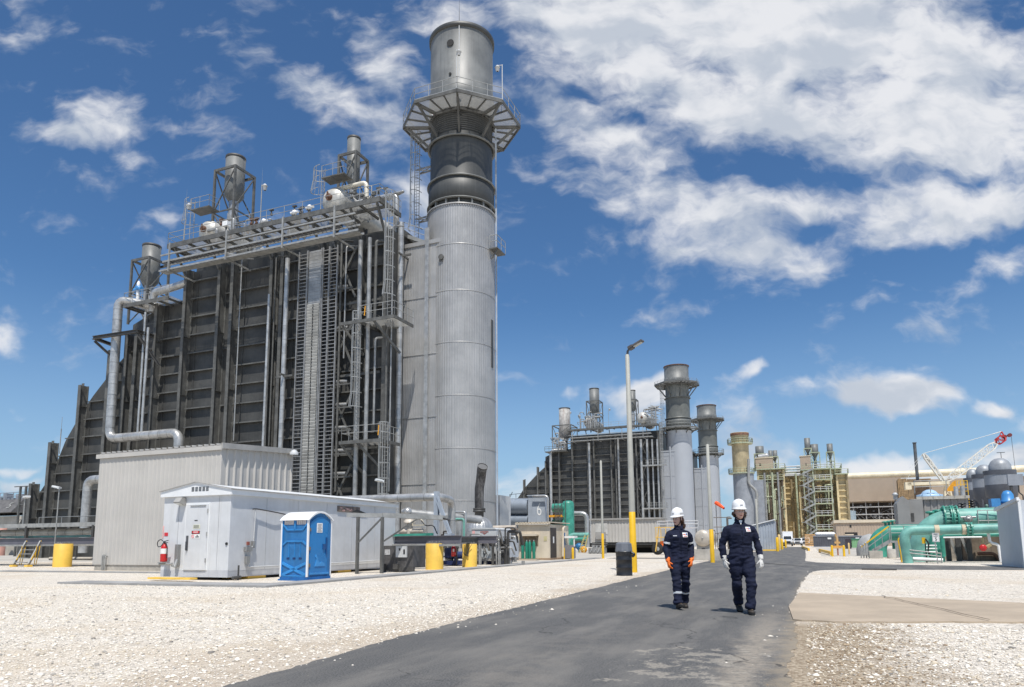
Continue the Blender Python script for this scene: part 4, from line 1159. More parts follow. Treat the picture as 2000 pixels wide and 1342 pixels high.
# small valves and boxes on the walkway
rr = random.Random(11)
for i, (x, y, l) in enumerate(((575, 415, 'small white valve on the walkway in the middle of the near boiler roof'), (605, 405, 'slim valve post left of the right roof drum'), (515, 432, 'white valve cluster right of the large roof silencer'), (442, 438, 'white instrument box right of the dull roof drum'), (705, 398, 'white junction box right of the shiny roof drum'))):
    u, z = W(x, y, 47.6)
    t = thing('roof_fitting', l, 'fitting', (u, 47.6, 29.5), 'fittings on the near boiler roof')
    mb = MB(); mb.tube((u, 47.6, 29.5), (u, 47.6, z), .08, n=8); mb.part('stem', STEEL, t)
    mb = MB()
    if i < 3: mb.ball((u, 47.6, z), .24, 10); mb.tube((u - .4, 47.6, z), (u + .4, 47.6, z), .12, n=8)
    else: mb.box(u - .3, u + .3, 47.4, 47.8, z - .25, z + .25)
    mb.part('body', WPLAS, t)
rr = random.Random(31)
for i, (u0, u1, vv, l) in enumerate(((-50.4, -45.2, 48.5, 'tangle of small valves and pipes right of the large roof silencer'), (-35.8, -31.6, 48.2, 'tangle of pipes and valves around the small roof silencer'), (-44.5, -40.0, 49.0, 'low row of pipes in the middle of the near boiler roof'))):
    t = thing('roof_pipework', l, 'pipework', (u0, vv, 29.5), 'pipework on the near boiler roof')
    mb = MB()
    for k in range(12):
        u = rr.uniform(u0, u1); v = vv + rr.uniform(-.6, 2); z = 29.5 + rr.uniform(.8, 2.6 if i < 2 else 1.4); L = rr.uniform(.4, 1.6)
        mb.pipe([(u, v, 29.5), (u, v, z), (u + rr.choice((-L, L)), v, z), (u + rr.choice((-L, L)), v + .8, z)], rr.choice((.05, .07, .11)), 7, .15, 3)
    mb.part('piping', ALUD, t)
    mb = MB()
    for k in range(8):
        u = rr.uniform(u0, u1); v = vv + rr.uniform(-.6, 1); z = 29.5 + rr.uniform(.8, 2.2)
        mb.ball((u, v, z), .14, 8); mb.tube((u, v, z), (u, v, z + .4), .06, n=6); mb.box(u - .2, u + .2, v - .1, v + .1, z + .36, z + .5)
    mb.part('valves', DSTEEL if i == 2 else RUST if i == 0 else STEEL, t)
# hidden-side pipe behind the shed
p = [WP(215, 935, 41), WP(172, 940, 41), WP(163, 1030, 41)]
p = [p[0], (p[1][0], 41, p[0][2]), (p[1][0], 41, .6)]
pipe_thing('steam_pipe', p, .36, ALU, 'silver elbow pipe standing left of the grey metal shed', 'jacketed pipes on the near boiler', 16, .7, 1.0)
SU0, SU1, SV0, SV1 = -32.55, -24.58, 24.5, 29.3
t = thing('metal_shed', 'large stone-grey ribbed metal shed behind the white cabin', 'shed', (SU0, SV0, 0))
rt_ = lambda v: 5.72 + (v - SV0) * .06
mb = MB(); mb.ribs((SU0, SV0), (SU1, SV0), .28, 5.6, .265, .018, (0, -1), w=.3); mb.box(SU0 + .02, SU1 - .02, SV0 + .02, SV1 - .02, .25, 5.6); mb.part('wall', SHEDM, t)
mb = MB(); mb.ribs((SU1, SV0), (SU1, SV1), .28, 5.6, .42, .075, (1, 0), top=lambda k: 5.62 + k * (SV1 - SV0) * .06, w=.22); mb.part('side_wall', SHEDM, t)
mb = MB(); mb.box(SU0 + .1, SU1 - .05, SV0 + .04, SV1, 0, .3); mb.part('plinth', CONC, t)
mb = MB()
o_ = .12
vs = []
n = 22
for i in range(n):
    a = SU0 - .15 + (SU1 - SU0 + .3) * i / n; w = (SU1 - SU0 + .3) / n
    for (f, h) in ((0, 0), (.72, 0), (.76, .09), (.96, .09), (1.0, 0)):
        vs += [(a + f * w, SV0 - o_, 5.72 + h), (a + f * w, SV1 + o_, 5.72 + h + .3)]
mb.add(vs, [(2 * i, 2 * i + 2, 2 * i + 3, 2 * i + 1) for i in range(len(vs) // 2 - 1)])
mb.box(SU0 - .15, SU1 + .12, SV0 - o_ + .01, SV0 - .035, 5.5, 5.715)
mb.part('roof', SHEDM, t)
mb = MB(); mb.bar((SU1 + .13, SV0 - .13, 5.68), (SU1 + .13, SV1 + .1, 5.98), .1, .26); mb.part('rake_trim', TRIMG, t)
mb = MB(); mb.box(SU1 + .02, SU1 + .09, SV0 + .9, SV0 + 2.9, 3.16, 3.28); mb.part('lintel', RUST, t)
u, z = W(198, 1100, SV0 - .15)
mb = MB()
for k in (0, .09, .2): mb.pipe([(u + k, SV0 - .12, 0), (u + k, SV0 - .12, .75 - k * .3), (u + k, SV0 + .1, .75 - k * .3)], .028, 8, .05)
mb.solo('conduit_stub', LSTEEL, 'short grey conduits at the left foot of the metal shed', 'conduit', (u, SV0 - .12, 0))
u, z = W(563, 884, SV0 + 4)
lt = thing('wall_lamp', 'small dome lamp at the right roof end of the metal shed', 'lamp', (SU1 + .2, SV1 - .3, 5.6))
mb = MB(); mb.lathe((SU1 + .35, SV1 - .3, 5.75), [(.22, 0), (.22, .12), (.1, .25), (.01, .28)], 14); mb.part('lamp_head', LGREY, lt)
mb = MB(); mb.tube((SU1 - .1, SV1 - .3, 5.9), (SU1 + .35, SV1 - .3, 5.95), .03); mb.part('arm', LSTEEL, lt)
CU0, CU1, CV0, CV1 = -21.32, -18.22, 18.68, 29.2
t = thing('equipment_cabin', 'long white flat-panelled cabin behind the blue portable toilet', 'cabin', (CU0, CV0, 0))
mb = MB(); mb.box(CU0, CU1, CV0, CV1, .32, 2.98)
mb.part('wall', WHITEP, t)
mb = MB()
for (u) in (CU0 + .72, CU1 - .52): mb.box(u, u + .012, CV0 - .012, CV0 - .001, .34, 2.86)
for k in range(1, 6): v = CV0 + k * 1.75; mb.box(CU1 + .001, CU1 + .012, v, v + .012, .34, 2.86)
mb.part('panel_seam', M('cabin_seam', (.42, .43, .44), .5), t)
mb = MB()
um = (CU0 + CU1) / 2
e = .10
roofp = [(CU0 - e, 2.90), (CU0 - e, 3.08), (um, 3.36), (CU1 + e, 3.08), (CU1 + e, 2.90)]
mb.prism(roofp, 'v', CV0 - e, CV1 + e); 
rf = mb.part('roof', WTRIM, t)
mb = MB(); mb.bar((CU0 - e - .03, CV0 - e - .02, 3.10), (um, CV0 - e - .02, 3.385), .05, .03); mb.bar((um, CV0 - e - .02, 3.385), (CU1 + e + .03, CV0 - e - .02, 3.10), .05, .03); mb.bar((CU1 + e + .02, CV0 - e, 3.09), (CU1 + e + .02, CV1 + e, 3.09), .04, .04); mb.part('drip_edge', TRIMG, rf)
for i in range(5):
    uc = W(377 + i * 7, 956, CV0 - e)[0]
    mb = MB()
    for k in range(5): mb.box(uc - .06, uc + .06, CV0 - e - .006, CV0 - e + .01, 3.06 + k * .033, 3.078 + k * .033)
    mb.part('vent', DARK, rf)
mb = MB()
mb.box(CU0 + .02, CU1 - .02, CV0 + .05, CV1 - .05, .12, .318)
mb.bar((CU1 - .03, CV0, .22), (CU1 - .03, CV1, .22), .05, .24); mb.bar((CU0, CV0 + .02, .22), (CU1, CV0 + .02, .22), .05, .24)
mb.part('skid_base', M('cabin_skid_paint', (.50, .51, .53), .5, 0, .1, 1.5, 0, 1, .3), t)
dl, dr = W(363, 1050, CV0)[0], W(406, 1050, CV0)[0]
mb = MB(); mb.box(dl - .05, dr + .05, CV0 - .02, CV0 - .001, .33, 2.66); mb.part('door_frame', WTRIM, t)
mb = MB(); mb.box(dl, dr, CV0 - .045, CV0 - .022, .345, 2.6); dd = mb.part('door', WHITEP, t)
mb = MB(); mb.box(dl + .09, dl + .17, CV0 - .075, CV0 - .047, 1.0, 1.52); mb.bar((dl + .13, CV0 - .1, 1.02), (dl + .13, CV0 - .1, 1.32), .03, .04); mb.part('handle', CHAR, dd)
mb = MB()
for z in (.6, 1.5, 2.3): mb.tube((dr - .01, CV0 - .06, z), (dr - .01, CV0 - .06, z + .14), .02, n=8)
mb.part('hinge', LSTEEL, dd)
mb = MB(); mb.bar((dl + .2, CV0 - .055, 2.56), (dr - .1, CV0 - .055, 2.56), .04, .02); mb.part('drip_bar', LSTEEL, dd)
REDS = M('sign_red', (.62, .03, .04), .5); WHS = M('sign_white', (.78, .78, .76), .5, 0, .04); INK = M('sign_ink', (.03, .03, .03), .6); PINK = M('faded_pink', (.72, .40, .38), .6)
sl_, sr_ = W(376, 1045, CV0)[0], W(393, 1045, CV0)[0]; sz0, sz1 = W(384, 1052, CV0)[1], W(384, 1036, CV0)[1]
y = CV0 - .05
sg = MB(); sg.box(sl_, sr_, y - .004, y, sz0, sz1); sg_ = sg.part('danger_sign', WHS, dd)
sh = sz1 - sz0; sw = sr_ - sl_; sc_ = (sl_ + sr_) / 2
mb = MB(); mb.box(sl_ + .01, sr_ - .01, y - .007, y - .0045, sz1 - sh * .44, sz1 - .01); mb.part('black_panel', INK, sg_)
mb = MB(); vs = [(sc_ + sw * .43 * math.cos(2 * math.pi * i / 24), y - .0095, sz1 - sh * .22 + sh * .17 * math.sin(2 * math.pi * i / 24)) for i in range(24)]; mb.add(vs, [tuple(range(24))]); mb.part('red_oval', REDS, sg_)
mb = MB(); put_text(mb, 'DANGER', sh * .22, (sc_, y - .012, sz1 - sh * .22), sx=.85); mb.part('lettering', WHS, sg_)
mb = MB(); put_text(mb, 'NO\nSMOKING', sh * .17, (sc_ + sw * .2, y - .008, sz1 - sh * .72), sx=.8); mb.part('lettering', INK, sg_)
mb = MB()
cx, cz = sl_ + sw * .18, sz1 - sh * .72
vs = []
for i in range(20):
    a = 2 * math.pi * i / 20
    vs += [(cx + .062 * math.cos(a), y - .008, cz + .062 * math.sin(a)), (cx + .047 * math.cos(a), y - .008, cz + .047 * math.sin(a))]
mb.add(vs, [(2 * i, 2 * ((i + 1) % 20), 2 * ((i + 1) % 20) + 1, 2 * i + 1) for i in range(20)]); mb.bar((cx - .04, y - .008, cz + .04), (cx + .04, y - .008, cz - .04), .004, .014, upv=(0, 1, 0)); mb.part('prohibition_ring', REDS, sg_)
mb = MB(); mb.box(sl_ + .06, sr_ - .02, y - .004, y, sz1 + .06, sz1 + .2); pl = mb.part('notice_plate', M('yellowish_notice', (.62, .62, .50), .5), dd)
mb = MB()
for k in range(3): mb.box(sl_ + .09, sr_ - .06, y - .006, y - .0045, sz1 + .09 + k * .035, sz1 + .105 + k * .035)
mb.box(sc_ - .09, sc_ + .05, y - .004, y, sz1 + .33, sz1 + .36); mb.part('small_print', INK, pl)
mb = MB(); mb.box(CU0 + .01, CU0 + .05, CV0 - .02, CV0 - .001, 1.45, 1.88); mb.part('red_strip', PINK, t)
u0 = W(332, 1040, CV0)[0]
mb = MB(); mb.box(CU0 + .09, CU0 + .26, CV0 - .012, CV0 - .001, 1.52, 1.64); mb.part('red_label', REDS, t)
mb = MB(); uk, zk = W(443, 1062, CV0); mb.tube((uk, CV0 - .03, zk), (uk, CV0 + .01, zk), .05, n=14); mb.part('cable_gland', BLACK, t)
# wall pack lamp
lu, lz = W(348, 985, CV0 - .2)
lt = thing('wall_pack_lamp', 'grey wedge-shaped lamp on the cabin front above the extinguisher', 'lamp', (lu, CV0, lz))
mb = MB(); mb.prism([(CV0 - .002, 2.86), (CV0 - .18, 2.86), (CV0 - .30, 2.70), (CV0 - .28, 2.66), (CV0 - .002, 2.58)], 'u', lu - .13, lu + .16); mb.part('housing', TRIMG, lt)
mb = MB(); mb.add([(lu - .11, CV0 - .285, 2.655), (lu + .14, CV0 - .285, 2.655), (lu + .14, CV0 - .02, 2.578), (lu - .11, CV0 - .02, 2.578)], [(0, 1, 2, 3)]); mb.part('lens', M('lamp_lens', (.5, .52, .5), .2), lt)
# fire extinguisher and its bracket
eu = W(322, 1070, CV0 - .25)[0]; ez = .60
bk = thing('extinguisher_bracket', 'rusty grey bracket holding the extinguisher on the cabin front', 'bracket', (eu + .35, CV0, .45))
mb = MB(); mb.tube((eu - .18, CV0 - .28, .55), (eu + .42, CV0 - .28, .55), .045, n=10); mb.box(eu - .14, eu + .16, CV0 - .40, CV0 - .14, .585, .61); mb.part('shelf', ALUD, bk)
mb = MB(); mb.box(eu + .33, eu + .49, CV0 - .12, CV0 - .001, .48, 1.22); mb.tube((eu + .41, CV0 - .28, .5), (eu + .41, CV0, .5), .05, n=10); mb.tube((eu + .45, CV0 - .2, .44), (eu + .45, CV0 - .1, .7), .06, n=10); mb.part('mount', ALUD, bk)
ex = thing('fire_extinguisher', 'red fire extinguisher with coiled hose on the white cabin front', 'extinguisher', (eu, CV0 - .27, .61))
mb = MB(); mb.lathe((eu, CV0 - .27, .615), [(.01, 0), (.115, .01), (.12, .05), (.12, .46), (.10, .55), (.045, .61), (.04, .64)], 18); mb.part('cylinder', RED, ex)
mb = MB(); mb.tube((eu, CV0 - .27, 1.25), (eu, CV0 - .27, 1.31), .03); mb.bar((eu - .02, CV0 - .27, 1.33), (eu + .16, CV0 - .27, 1.36), .03, .025); mb.bar((eu, CV0 - .27, 1.30), (eu + .15, CV0 - .27, 1.28), .03, .02); mb.part('valve_head', BLACK, ex)
mb = MB(); mb.pipe([(eu, CV0 - .27, 1.28), (eu - .2, CV0 - .27, 1.42), (eu - .36, CV0 - .28, 1.30), (eu - .30, CV0 - .28, 1.12), (eu - .1, CV0 - .3, 1.17), (eu + .05, CV0 - .33, 1.36), (eu + .17, CV0 - .31, 1.2), (eu + .17, CV0 - .30, .75)], .016, 7, .12, 4); mb.part('hose', BLACK, ex)
mb = MB(); mb.lathe((eu, CV0 - .27, .9), [(.121, 0), (.1215, .18)], 18); mb.part('band', WHS, ex)
# cabin side: conduit, junction boxes, rusted plate
X = CU1 + .03
cvs, cz_ = U(496, 995, X)
cd = thing('conduit_run', 'thin white conduit and valve boxes on the long side of the cabin', 'conduit', (X, 19.5, .3))
mb = MB(); va = 19.78; mb.pipe([(X + .06, va, 2.45), (X + .06, va - .05, 1.2), (X + .05, va - .18, .95), (X + .05, va - .25, .42), (X + .05, va + 1.5, .42), (X + .05, 25.5, .42), (X + .05, 28.8, .46)], .025, 7, .06); mb.part('conduit', LGREY, cd)
mb = MB(); mb.pipe([(X + .06, va - .15, 2.44), (X + .07, va, 2.46), (X + .1, va + .9, 2.38), (X + .05, va + 1.7, 2.3)], .022, 7, .2); mb.part('hose', DSTEEL, cd)
mb = MB(); mb.box(X - .02, X + .12, va - .42, va - .15, .98, 1.12); mb.box(X - .02, X + .1, va - .36, va - .22, .55, .8); mb.box(X - .02, X + .08, va - .1, va + .02, 1.08, 1.32); mb.part('junction_box', ALUD, cd)
mb = MB(); mb.box(X - .02, X + .02, va - .3, va - .18, 1.18, 1.3); mb.part('red_tag', M('dull_red_tag', (.32, .10, .07), .6), cd)
mb = MB(); mb.tube((X + .15, CV0 + .3, 0), (X + .15, CV0 + .3, .5), .03); mb.tube((X + .3, CV0 - .1, .1), (X + .1, CV0 + .45, .1), .05); mb.solo('ground_conduit', DSTEEL, 'dark stub of conduit at the cabin corner by the ground', 'conduit', (X + .15, CV0 + .3, 0))
a = U(660, 985, X); b = U(705, 1001, X)
pt = thing('rusted_plate', 'dark rust-stained plate with faded lettering under the cabin eave', 'plate', (X, a[0], b[1]))
mb = MB(); mb.box(X - .02, X + .015, a[0], b[0] - .1, b[1] - .02, a[1] - .06); mb.part('plate', M('rust_plate', (.17, .14, .12), .7, 0, .5, 4, 0, 1, .5, (.30, .10, .06)), pt)
mb = MB(); mm = (a[0] + b[0]) / 2
mb.prism([(a[0] + .9, a[1] - .3), (a[0] + 1.35, a[1] - .16), (a[0] + 2.2, a[1] - .33), (a[0] + 1.35, a[1] - .30)], 'u', X + .016, X + .022); mb.part('dark_swoosh', INK, pt)
mb = MB(); rr = random.Random(2)
for k in range(9):
    v = a[0] + .12 + k * .1; z = a[1] - .2 + rr.uniform(-.06, .06)
    mb.box(X + .016, X + .02, v, v + .07, z - .03, z + .04)
mb.part('faded_letters', M('faded_red_white', (.52, .32, .29), .6, 0, .4, 20), pt)
# yellow timber and skid blocks below
mb = MB(); mb.box(CU0 + .5, CU1 - .7, CV0 - .95, CV0 - .62, .061, .12)
mb.solo('yellow_step', YELB, 'low worn yellow timber on the walkway by the cabin door', 'kerb', (CU0 + .5, CV0 - .8, .06))
for (v, l) in ((CV0 + 1.0, 'yellow timber block under the cabin corner nearest the toilet'), (CV0 + 6.2, 'yellow timber block under the cabin right of the toilet')):
    mb = MB(); mb.box(CU1 - 1.2, CU1 - .05, v, v + .9, .0, .118); mb.solo('skid_block', YELB, l, 'block', (CU1 - .6, v, 0), 'blocks under the cabin')
tg = g(599, 1135)
T0 = pw(*tg); th = math.atan2(T0.x, T0.y)
rot = -th + R(45) + R(2)
tl = thing('portable_toilet', 'blue portable toilet with rounded white roof beside the white cabin', 'portable toilet', (*tg, 0), rot=rot - R(90) + R(0))
# local: corner at the origin facing the camera; door face along +x (to the right), side panel along +y (to the left)
tl.rotation_euler = (0, 0, -th + R(47))
A_, B_ = 1.14, 1.20          # door face length along local x, side along local y
H_ = 2.02
mb = MB()
mb.box(.03, A_ - .03, .03, B_ - .03, .12, H_)
# arched top of the door end and its opposite
def arch(x0, x1, zb, rise, n=12): return [(x0 + (x1 - x0) * i / n, zb + rise * math.sin(math.pi * i / n)) for i in range(n + 1)]
mb.prism([(.04, H_ - .01)] + arch(.04, A_ - .04, H_, .23) + [(A_ - .04, H_ - .01)], 'v', .035, B_ - .035)
bd = mb.part('body', BLUE, tl)
# side panel reliefs on x = 0 plane
mb = MB(); X0 = .03
def sbar(y0, z0, y1, z1, w, d=.03): mb.bar((X0, y0, z0), (X0, y1, z1), w, d * 2, upv=(1, 0, 0))
sbar(.08, .18, B_ - .08, .58, .09); sbar(.08, .58, B_ - .08, .18, .09)
sbar(.25, 1.30, B_ - .25, 1.30, .06); sbar(.25, 1.30, .08, 1.18, .06); sbar(B_ - .25, 1.30, B_ - .08, 1.18, .06)
sbar(.25, 1.68, B_ - .25, 1.68, .05); sbar(.25, 1.68, .08, 1.86, .05); sbar(B_ - .25, 1.68, B_ - .08, 1.86, .05)
sbar(B_ * .5, 1.68, B_ * .5, 1.98, .06)
for k in range(3): sbar(.35 + k * .25, .78, .35 + k * .25, 1.26, .02, .015)
sbar(.05, .15, B_ - .05, .15, .05); sbar(.045, .15, .045, H_ - .02, .06); sbar(B_ - .045, .15, B_ - .045, H_ - .02, .06)
mb.part('side_relief', M('blue_relief', (.03, .23, .55), .32), bd)
mb = MB()
for k in range(3): mb.box(X0 - .012, X0 + .01, .28 + k * .27, .40 + k * .27, .70, .76)
mb.part('slot', M('deep_blue_slot', (.005, .03, .12), .5), bd)
for k in range(2):
    mb = MB()
    for j in range(5): mb.box(X0 - .016, X0 + .01, .12 + k * .55 + j * .085, .12 + k * .55 + j * .085 + .07, H_ - .17, H_ - .03)
    mb.part('vent_screen', M('pale_vent', (.60, .55, .52), .6), bd)
# door on y = 0 plane
mb = MB(); mb.box(.10, A_ - .10, .0, .028, .17, 1.86); mb.prism([(.10, 1.86)] + arch(.1, A_ - .1, 1.90, .22) + [(A_ - .10, 1.86)], 'v', .0, .028); dr_ = mb.part('door', M('blue_door_plastic', (.022, .19, .47), .3, 0, .06, 2), tl)
mb = MB(); mb.box(.85, .90, -.03, -.001, .85, 1.42); mb.box(.70, .83, -.03, -.001, 1.02, 1.2); mb.part('handle', M('navy_handle', (.01, .07, .22), .35), dr_)
mb = MB(); mb.box(.12, A_ - .12, -.02, -.001, .2, .26); mb.prism([(.34, .46), (.84, .46), (.80, .56), (.66, .62), (.58, .56), (.50, .66), (.44, .80), (.39, .86), (.36, .78), (.42, .70)], 'v', -.016, -.001); mb.part('relief', M('blue_relief2', (.05, .27, .60), .32), dr_)
mb = MB(); mb.box(.40, .67, -.008, -.001, 1.58, 1.90); nt = mb.part('notice', WHS, dr_)
mb = MB()
rr = random.Random(9)
for k in range(7):
    w = rr.uniform(.14, .22); mb.box(.535 - w / 2, .535 + w / 2, -.011, -.0085, 1.86 - k * .04 - .018, 1.86 - k * .04)
mb.part('small_print', M('grey_print', (.2, .2, .22), .6), nt)
mb = MB()
for z in (.45, 1.0, 1.62): mb.box(.055, .12, -.02, .02, z, z + .11)
mb.part('hinge', M('bronze_hinge', (.18, .14, .10), .5), dr_)
mb = MB(); mb.box(A_ - .2, A_ - .05, -.006, .02, .14, 1.9); mb.part('latch_strip', BLUE, dr_)
# white corner strips and roof
for (x, y) in ((.02, .02), (A_ - .02, .02), (.02, B_ - .02), (A_ - .02, B_ - .02)): mb = MB(); mb.box(x - .028, x + .028, y - .028, y + .028, .13, H_ + .02); mb.part('corner_post', WPLAS, tl)
mb = MB()
n = 14
out = [(-.05 + (A_ + .1) * i / n, H_ - .02 + .30 * math.sin(math.pi * i / n) ** .85) for i in range(n + 1)]
inn = [(.0 + (A_) * i / n, H_ - .03 + .25 * math.sin(math.pi * i / n) ** .85) for i in range(n + 1)]
for i in range(n):
    for (y0, y1) in ((-.05, B_ + .05),):
        a, b, c, d = out[i], out[i + 1], inn[i + 1], inn[i]
        mb.add([(a[0], y0, a[1]), (b[0], y0, b[1]), (c[0], y0, c[1]), (d[0], y0, d[1]), (a[0], y1, a[1]), (b[0], y1, b[1]), (c[0], y1, c[1]), (d[0], y1, d[1])], [(0, 1, 2, 3), (7, 6, 5, 4), (0, 4, 5, 1), (3, 2, 6, 7), (0, 3, 7, 4), (1, 5, 6, 2)], False)
mb.part('roof', WPLAS, tl)
mb = MB(); mb.box(-.04, A_ + .04, -.04, B_ + .04, .0, .05); mb.box(.0, A_, .0, B_, .05, .14); mb.part('base', M('blue_base', (.015, .13, .36), .5, 0, .2, 3), tl)
for (x, y, wd, zt, l, gr) in ((105, 1108, 33, 1.29, 'front yellow concrete pier left of the grey shed', 'L'), (80, 1105, 22, 1.22, 'partly shaded yellow pier behind another one left of the shed', 'L'), (840, 1113, 35, 1.165, 'wide yellow pier with slanting shadow stripes right of the cabin', 'R'), (911, 1108, 29, 1.13, 'yellow pier with cable loops just right of the red extinguisher', 'R')):
    u, v = g(x, y)
    if x == 80: u, v = -40.9, 32.2
    dpt = pw(u, v).y
    rr_ = wd / 2 * dpt / 1393
    t = thing('yellow_pier', l, 'pier', (u, v + rr_, 0), 'yellow piers that carry the pipe racks')
    mb = MB(); mb.lathe((u, v + rr_, 0), [(rr_, -.05), (rr_, zt), (rr_ - .02, zt + .02), (.01, zt + .02)], 32); mb.part('drum', YELB, t)
    mb = MB(); mb.box(u - rr_ * .7, u + rr_ * .7, v + rr_ * .3, v + rr_ * 1.7, zt + .02, zt + .07)
    for k in range(8): mb.tube((u + .6 * rr_ * math.cos(k * .785), v + rr_ + .6 * rr_ * math.sin(k * .785), zt + .02), (u + .6 * rr_ * math.cos(k * .785), v + rr_ + .6 * rr_ * math.sin(k * .785), zt + .13), .03, n=6)
    mb.part('bearing_plate', ALUD, t)
    if x == 911:
        mb = MB()
        for k in range(3): mb.pipe([(u - .25 + k * .14, v - .02, zt), (u - .2 + k * .12, v - .06, zt - .35 - k * .1), (u + .02 + k * .06, v - .07, zt - .6), (u + .12, v - .05, zt - .3), (u + .1 + k * .1, v - .02, zt)], .014, 6, .1)
        mb.part('cable_loop', DSTEEL, t)
def rack(label, u0, u1, v0, v1, zb, posts, long=True):
    t = thing('pipe_rack', label, 'pipe rack', (u0, v0, 0), 'low pipe racks on yellow piers')
    mb = MB()
    for v in (v0, v1): mb.ibeam((u0, v, zb + .19), (u1, v, zb + .19), .2, .38, t=.03)
    mb.part('main_beam', M('mauve_grey_beam', (.135, .13, .15), .5, 0, .15, 1), t)
    mb = MB()
    for i in range(int((u1 - u0) / 1.6) + 1): mb.ibeam((u0 + i * 1.6, v0, zb + .18), (u0 + i * 1.6, v1, zb + .18), .15, .26)
    mb.part('cross_beam', STEEL, t)
    mb = MB(); mb.bar((u0, v0 - .2, zb - .06), (u1, v0 - .2, zb - .06), .16, .1); mb.part('lower_channel', LSTEEL, t)
    mb = MB()
    for u in posts: mb.bar((u, v0, zb + .38), (u, v0, zb + 1.1), .16, .16, upv=(0, 1, 0))
    if posts: mb.part('stub_post', DSTEEL, t)
    return t
RZ = 1.30
rk = rack('long low pipe rack running left behind the yellow piers', -72, -33.2, 28.9, 33.2, RZ, [-47.5, -44.4, -38.5, -36.9])
mb = MB(); mb.box(-72, -33.0, 28.95, 30.4, 2.38, 2.52); mb.bar((-72, 28.9, 2.44), (-33, 28.9, 2.44), .1, .24); mb.part('upper_tray', LSTEEL, rk)
mb = MB(); mb.rail([(-46.5, 31, 2.5), (-33.4, 31, 2.5)], .55, .02, 2.2, False); mb.part('railing', RAILM, rk)
pipe_thing('rack_pipe', [(-72, 30.2, 2.02), (-33.1, 30.2, 2.02)], .25, M('dull_white_jacket', (.62, .61, .58), .4, .25, .15, 1, .1, 4, .3), 'thick dull white pipe lying on the left pipe rack', 'pipes on the left rack', 14, None, 1.5)
pipe_thing('rack_pipe', [(-72, 29.2, 1.76), (-33.1, 29.2, 1.76)], .055, GREENP, 'thin sea-green pipe along the front of the left pipe rack', 'pipes on the left rack', 8)
pipe_thing('rack_pipe', [(-46, 31.6, .38), (-33.5, 31.6, .38)], .11, M('beige_pipe', (.46, .42, .36), .5), 'beige pipe near the ground under the left pipe rack', 'pipes on the left rack', 10)
for (u, l) in ((-36.2, 'pale steel stanchion under the left rack, nearest the shed'), (-37.5, 'pale steel stanchion under the left rack, second from the shed'), (-34.9, 'steel stanchion half hidden behind the shed corner')):
    mb = MB(); mb.box(u - .13, u + .13, 30.9, 31.2, 0, RZ - .02); mb.box(u - .25, u + .25, 30.8, 31.3, 0, .08); mb.solo('rack_stanchion', LSTEEL, l, 'post', (u, 31, 0), 'stanchions under the left rack')
# crossover steps with yellow rails
st = thing('crossover_stair', 'small steel steps with yellow rails at the far left pipe rack', 'stair', (-43.5, 28.2, 0))
ua = -43.9
for (du, vv) in ((0, 0), (1.15, 0.1)):
    mb = MB(); mb.bar((ua + du, 28.6 + vv, 1.45), (ua + .9 + du, 27.4 + vv, .12), .06, .2); mb.part('stringer', LSTEEL, st)
    mb = MB(); mb.tube((ua + du + .15, 28.5 + vv, 1.2), (ua + du + .35, 28.2 + vv, .1), .022); mb.tube((ua + du + .75, 27.9 + vv, 1.2), (ua + du + .5, 28.0 + vv, .1), .022); mb.tube((ua + du - .1, 28.7 + vv, 1.5), (ua + du + .8, 27.6 + vv, .4), .03); mb.part('handrail', YEL, st)
    mb = MB(); mb.box(ua + du + .68, ua + du + .98, 27.3 + vv, 27.6 + vv, 0, .12); mb.part('foot_block', YELB, st)
for k in range(5):
    mb = MB(); f = k / 5; mb.box(ua + .15 + f * .75, ua + 1.25 + f * .75, 28.4 - f * 1.2, 28.6 - f * 1.2, 1.2 - f * 1.2, 1.24 - f * 1.2); mb.part('tread', LSTEEL, st)
# floodlight posts
def flood_post(label, u, v, z0, z1, head, tilt, off=(0, 0)):
    t = thing('floodlight_post', label, 'floodlight', (u, v, z0), 'small floodlight posts round the yard')
    mb = MB(); mb.tube((u, v, z0), (u + off[0], v + off[1], z1), .035, n=8); mb.part('post', LSTEEL, t)
    c = Vector((u + off[0], v + off[1], z1)); h = Vector(head)
    mb = MB(); mb.bar(c - h * .05, c + h * .42, .26, .12, upv=(0, 0, 1)); mb.bar(c + h * .02, c + h * .40, .30, .04, upv=(0, 0, 1)); mb.part('lamp_head', M('lamp_white', (.66, .67, .66), .4, 0, .05), t)
    mb = MB(); mb.tube(c - Vector((0, 0, .08)), c + Vector((0, 0, .05)), .055, n=8); mb.part('knuckle', LGREY, t)
    return t
a = W(49, 973, 29.5); flood_post('left white floodlight on a thin post far left', a[0], 29.5, 2.4, a[1] + .05, (.95, -.15, .10), 0)
a = W(106, 1075, 28.5); b = W(116, 953, 28.5)
flood_post('white floodlight on a leaning post above the front left yellow pier', a[0], 28.5, 1.36, b[1], (-.9, -.3, .22), 0, (b[0] - a[0], 0))
a = W(747, 940, 33); flood_post('white floodlight in front of the breeching, right of the cable ladders', a[0], 33, .4, a[1], (-.55, -.75, .18), 0)
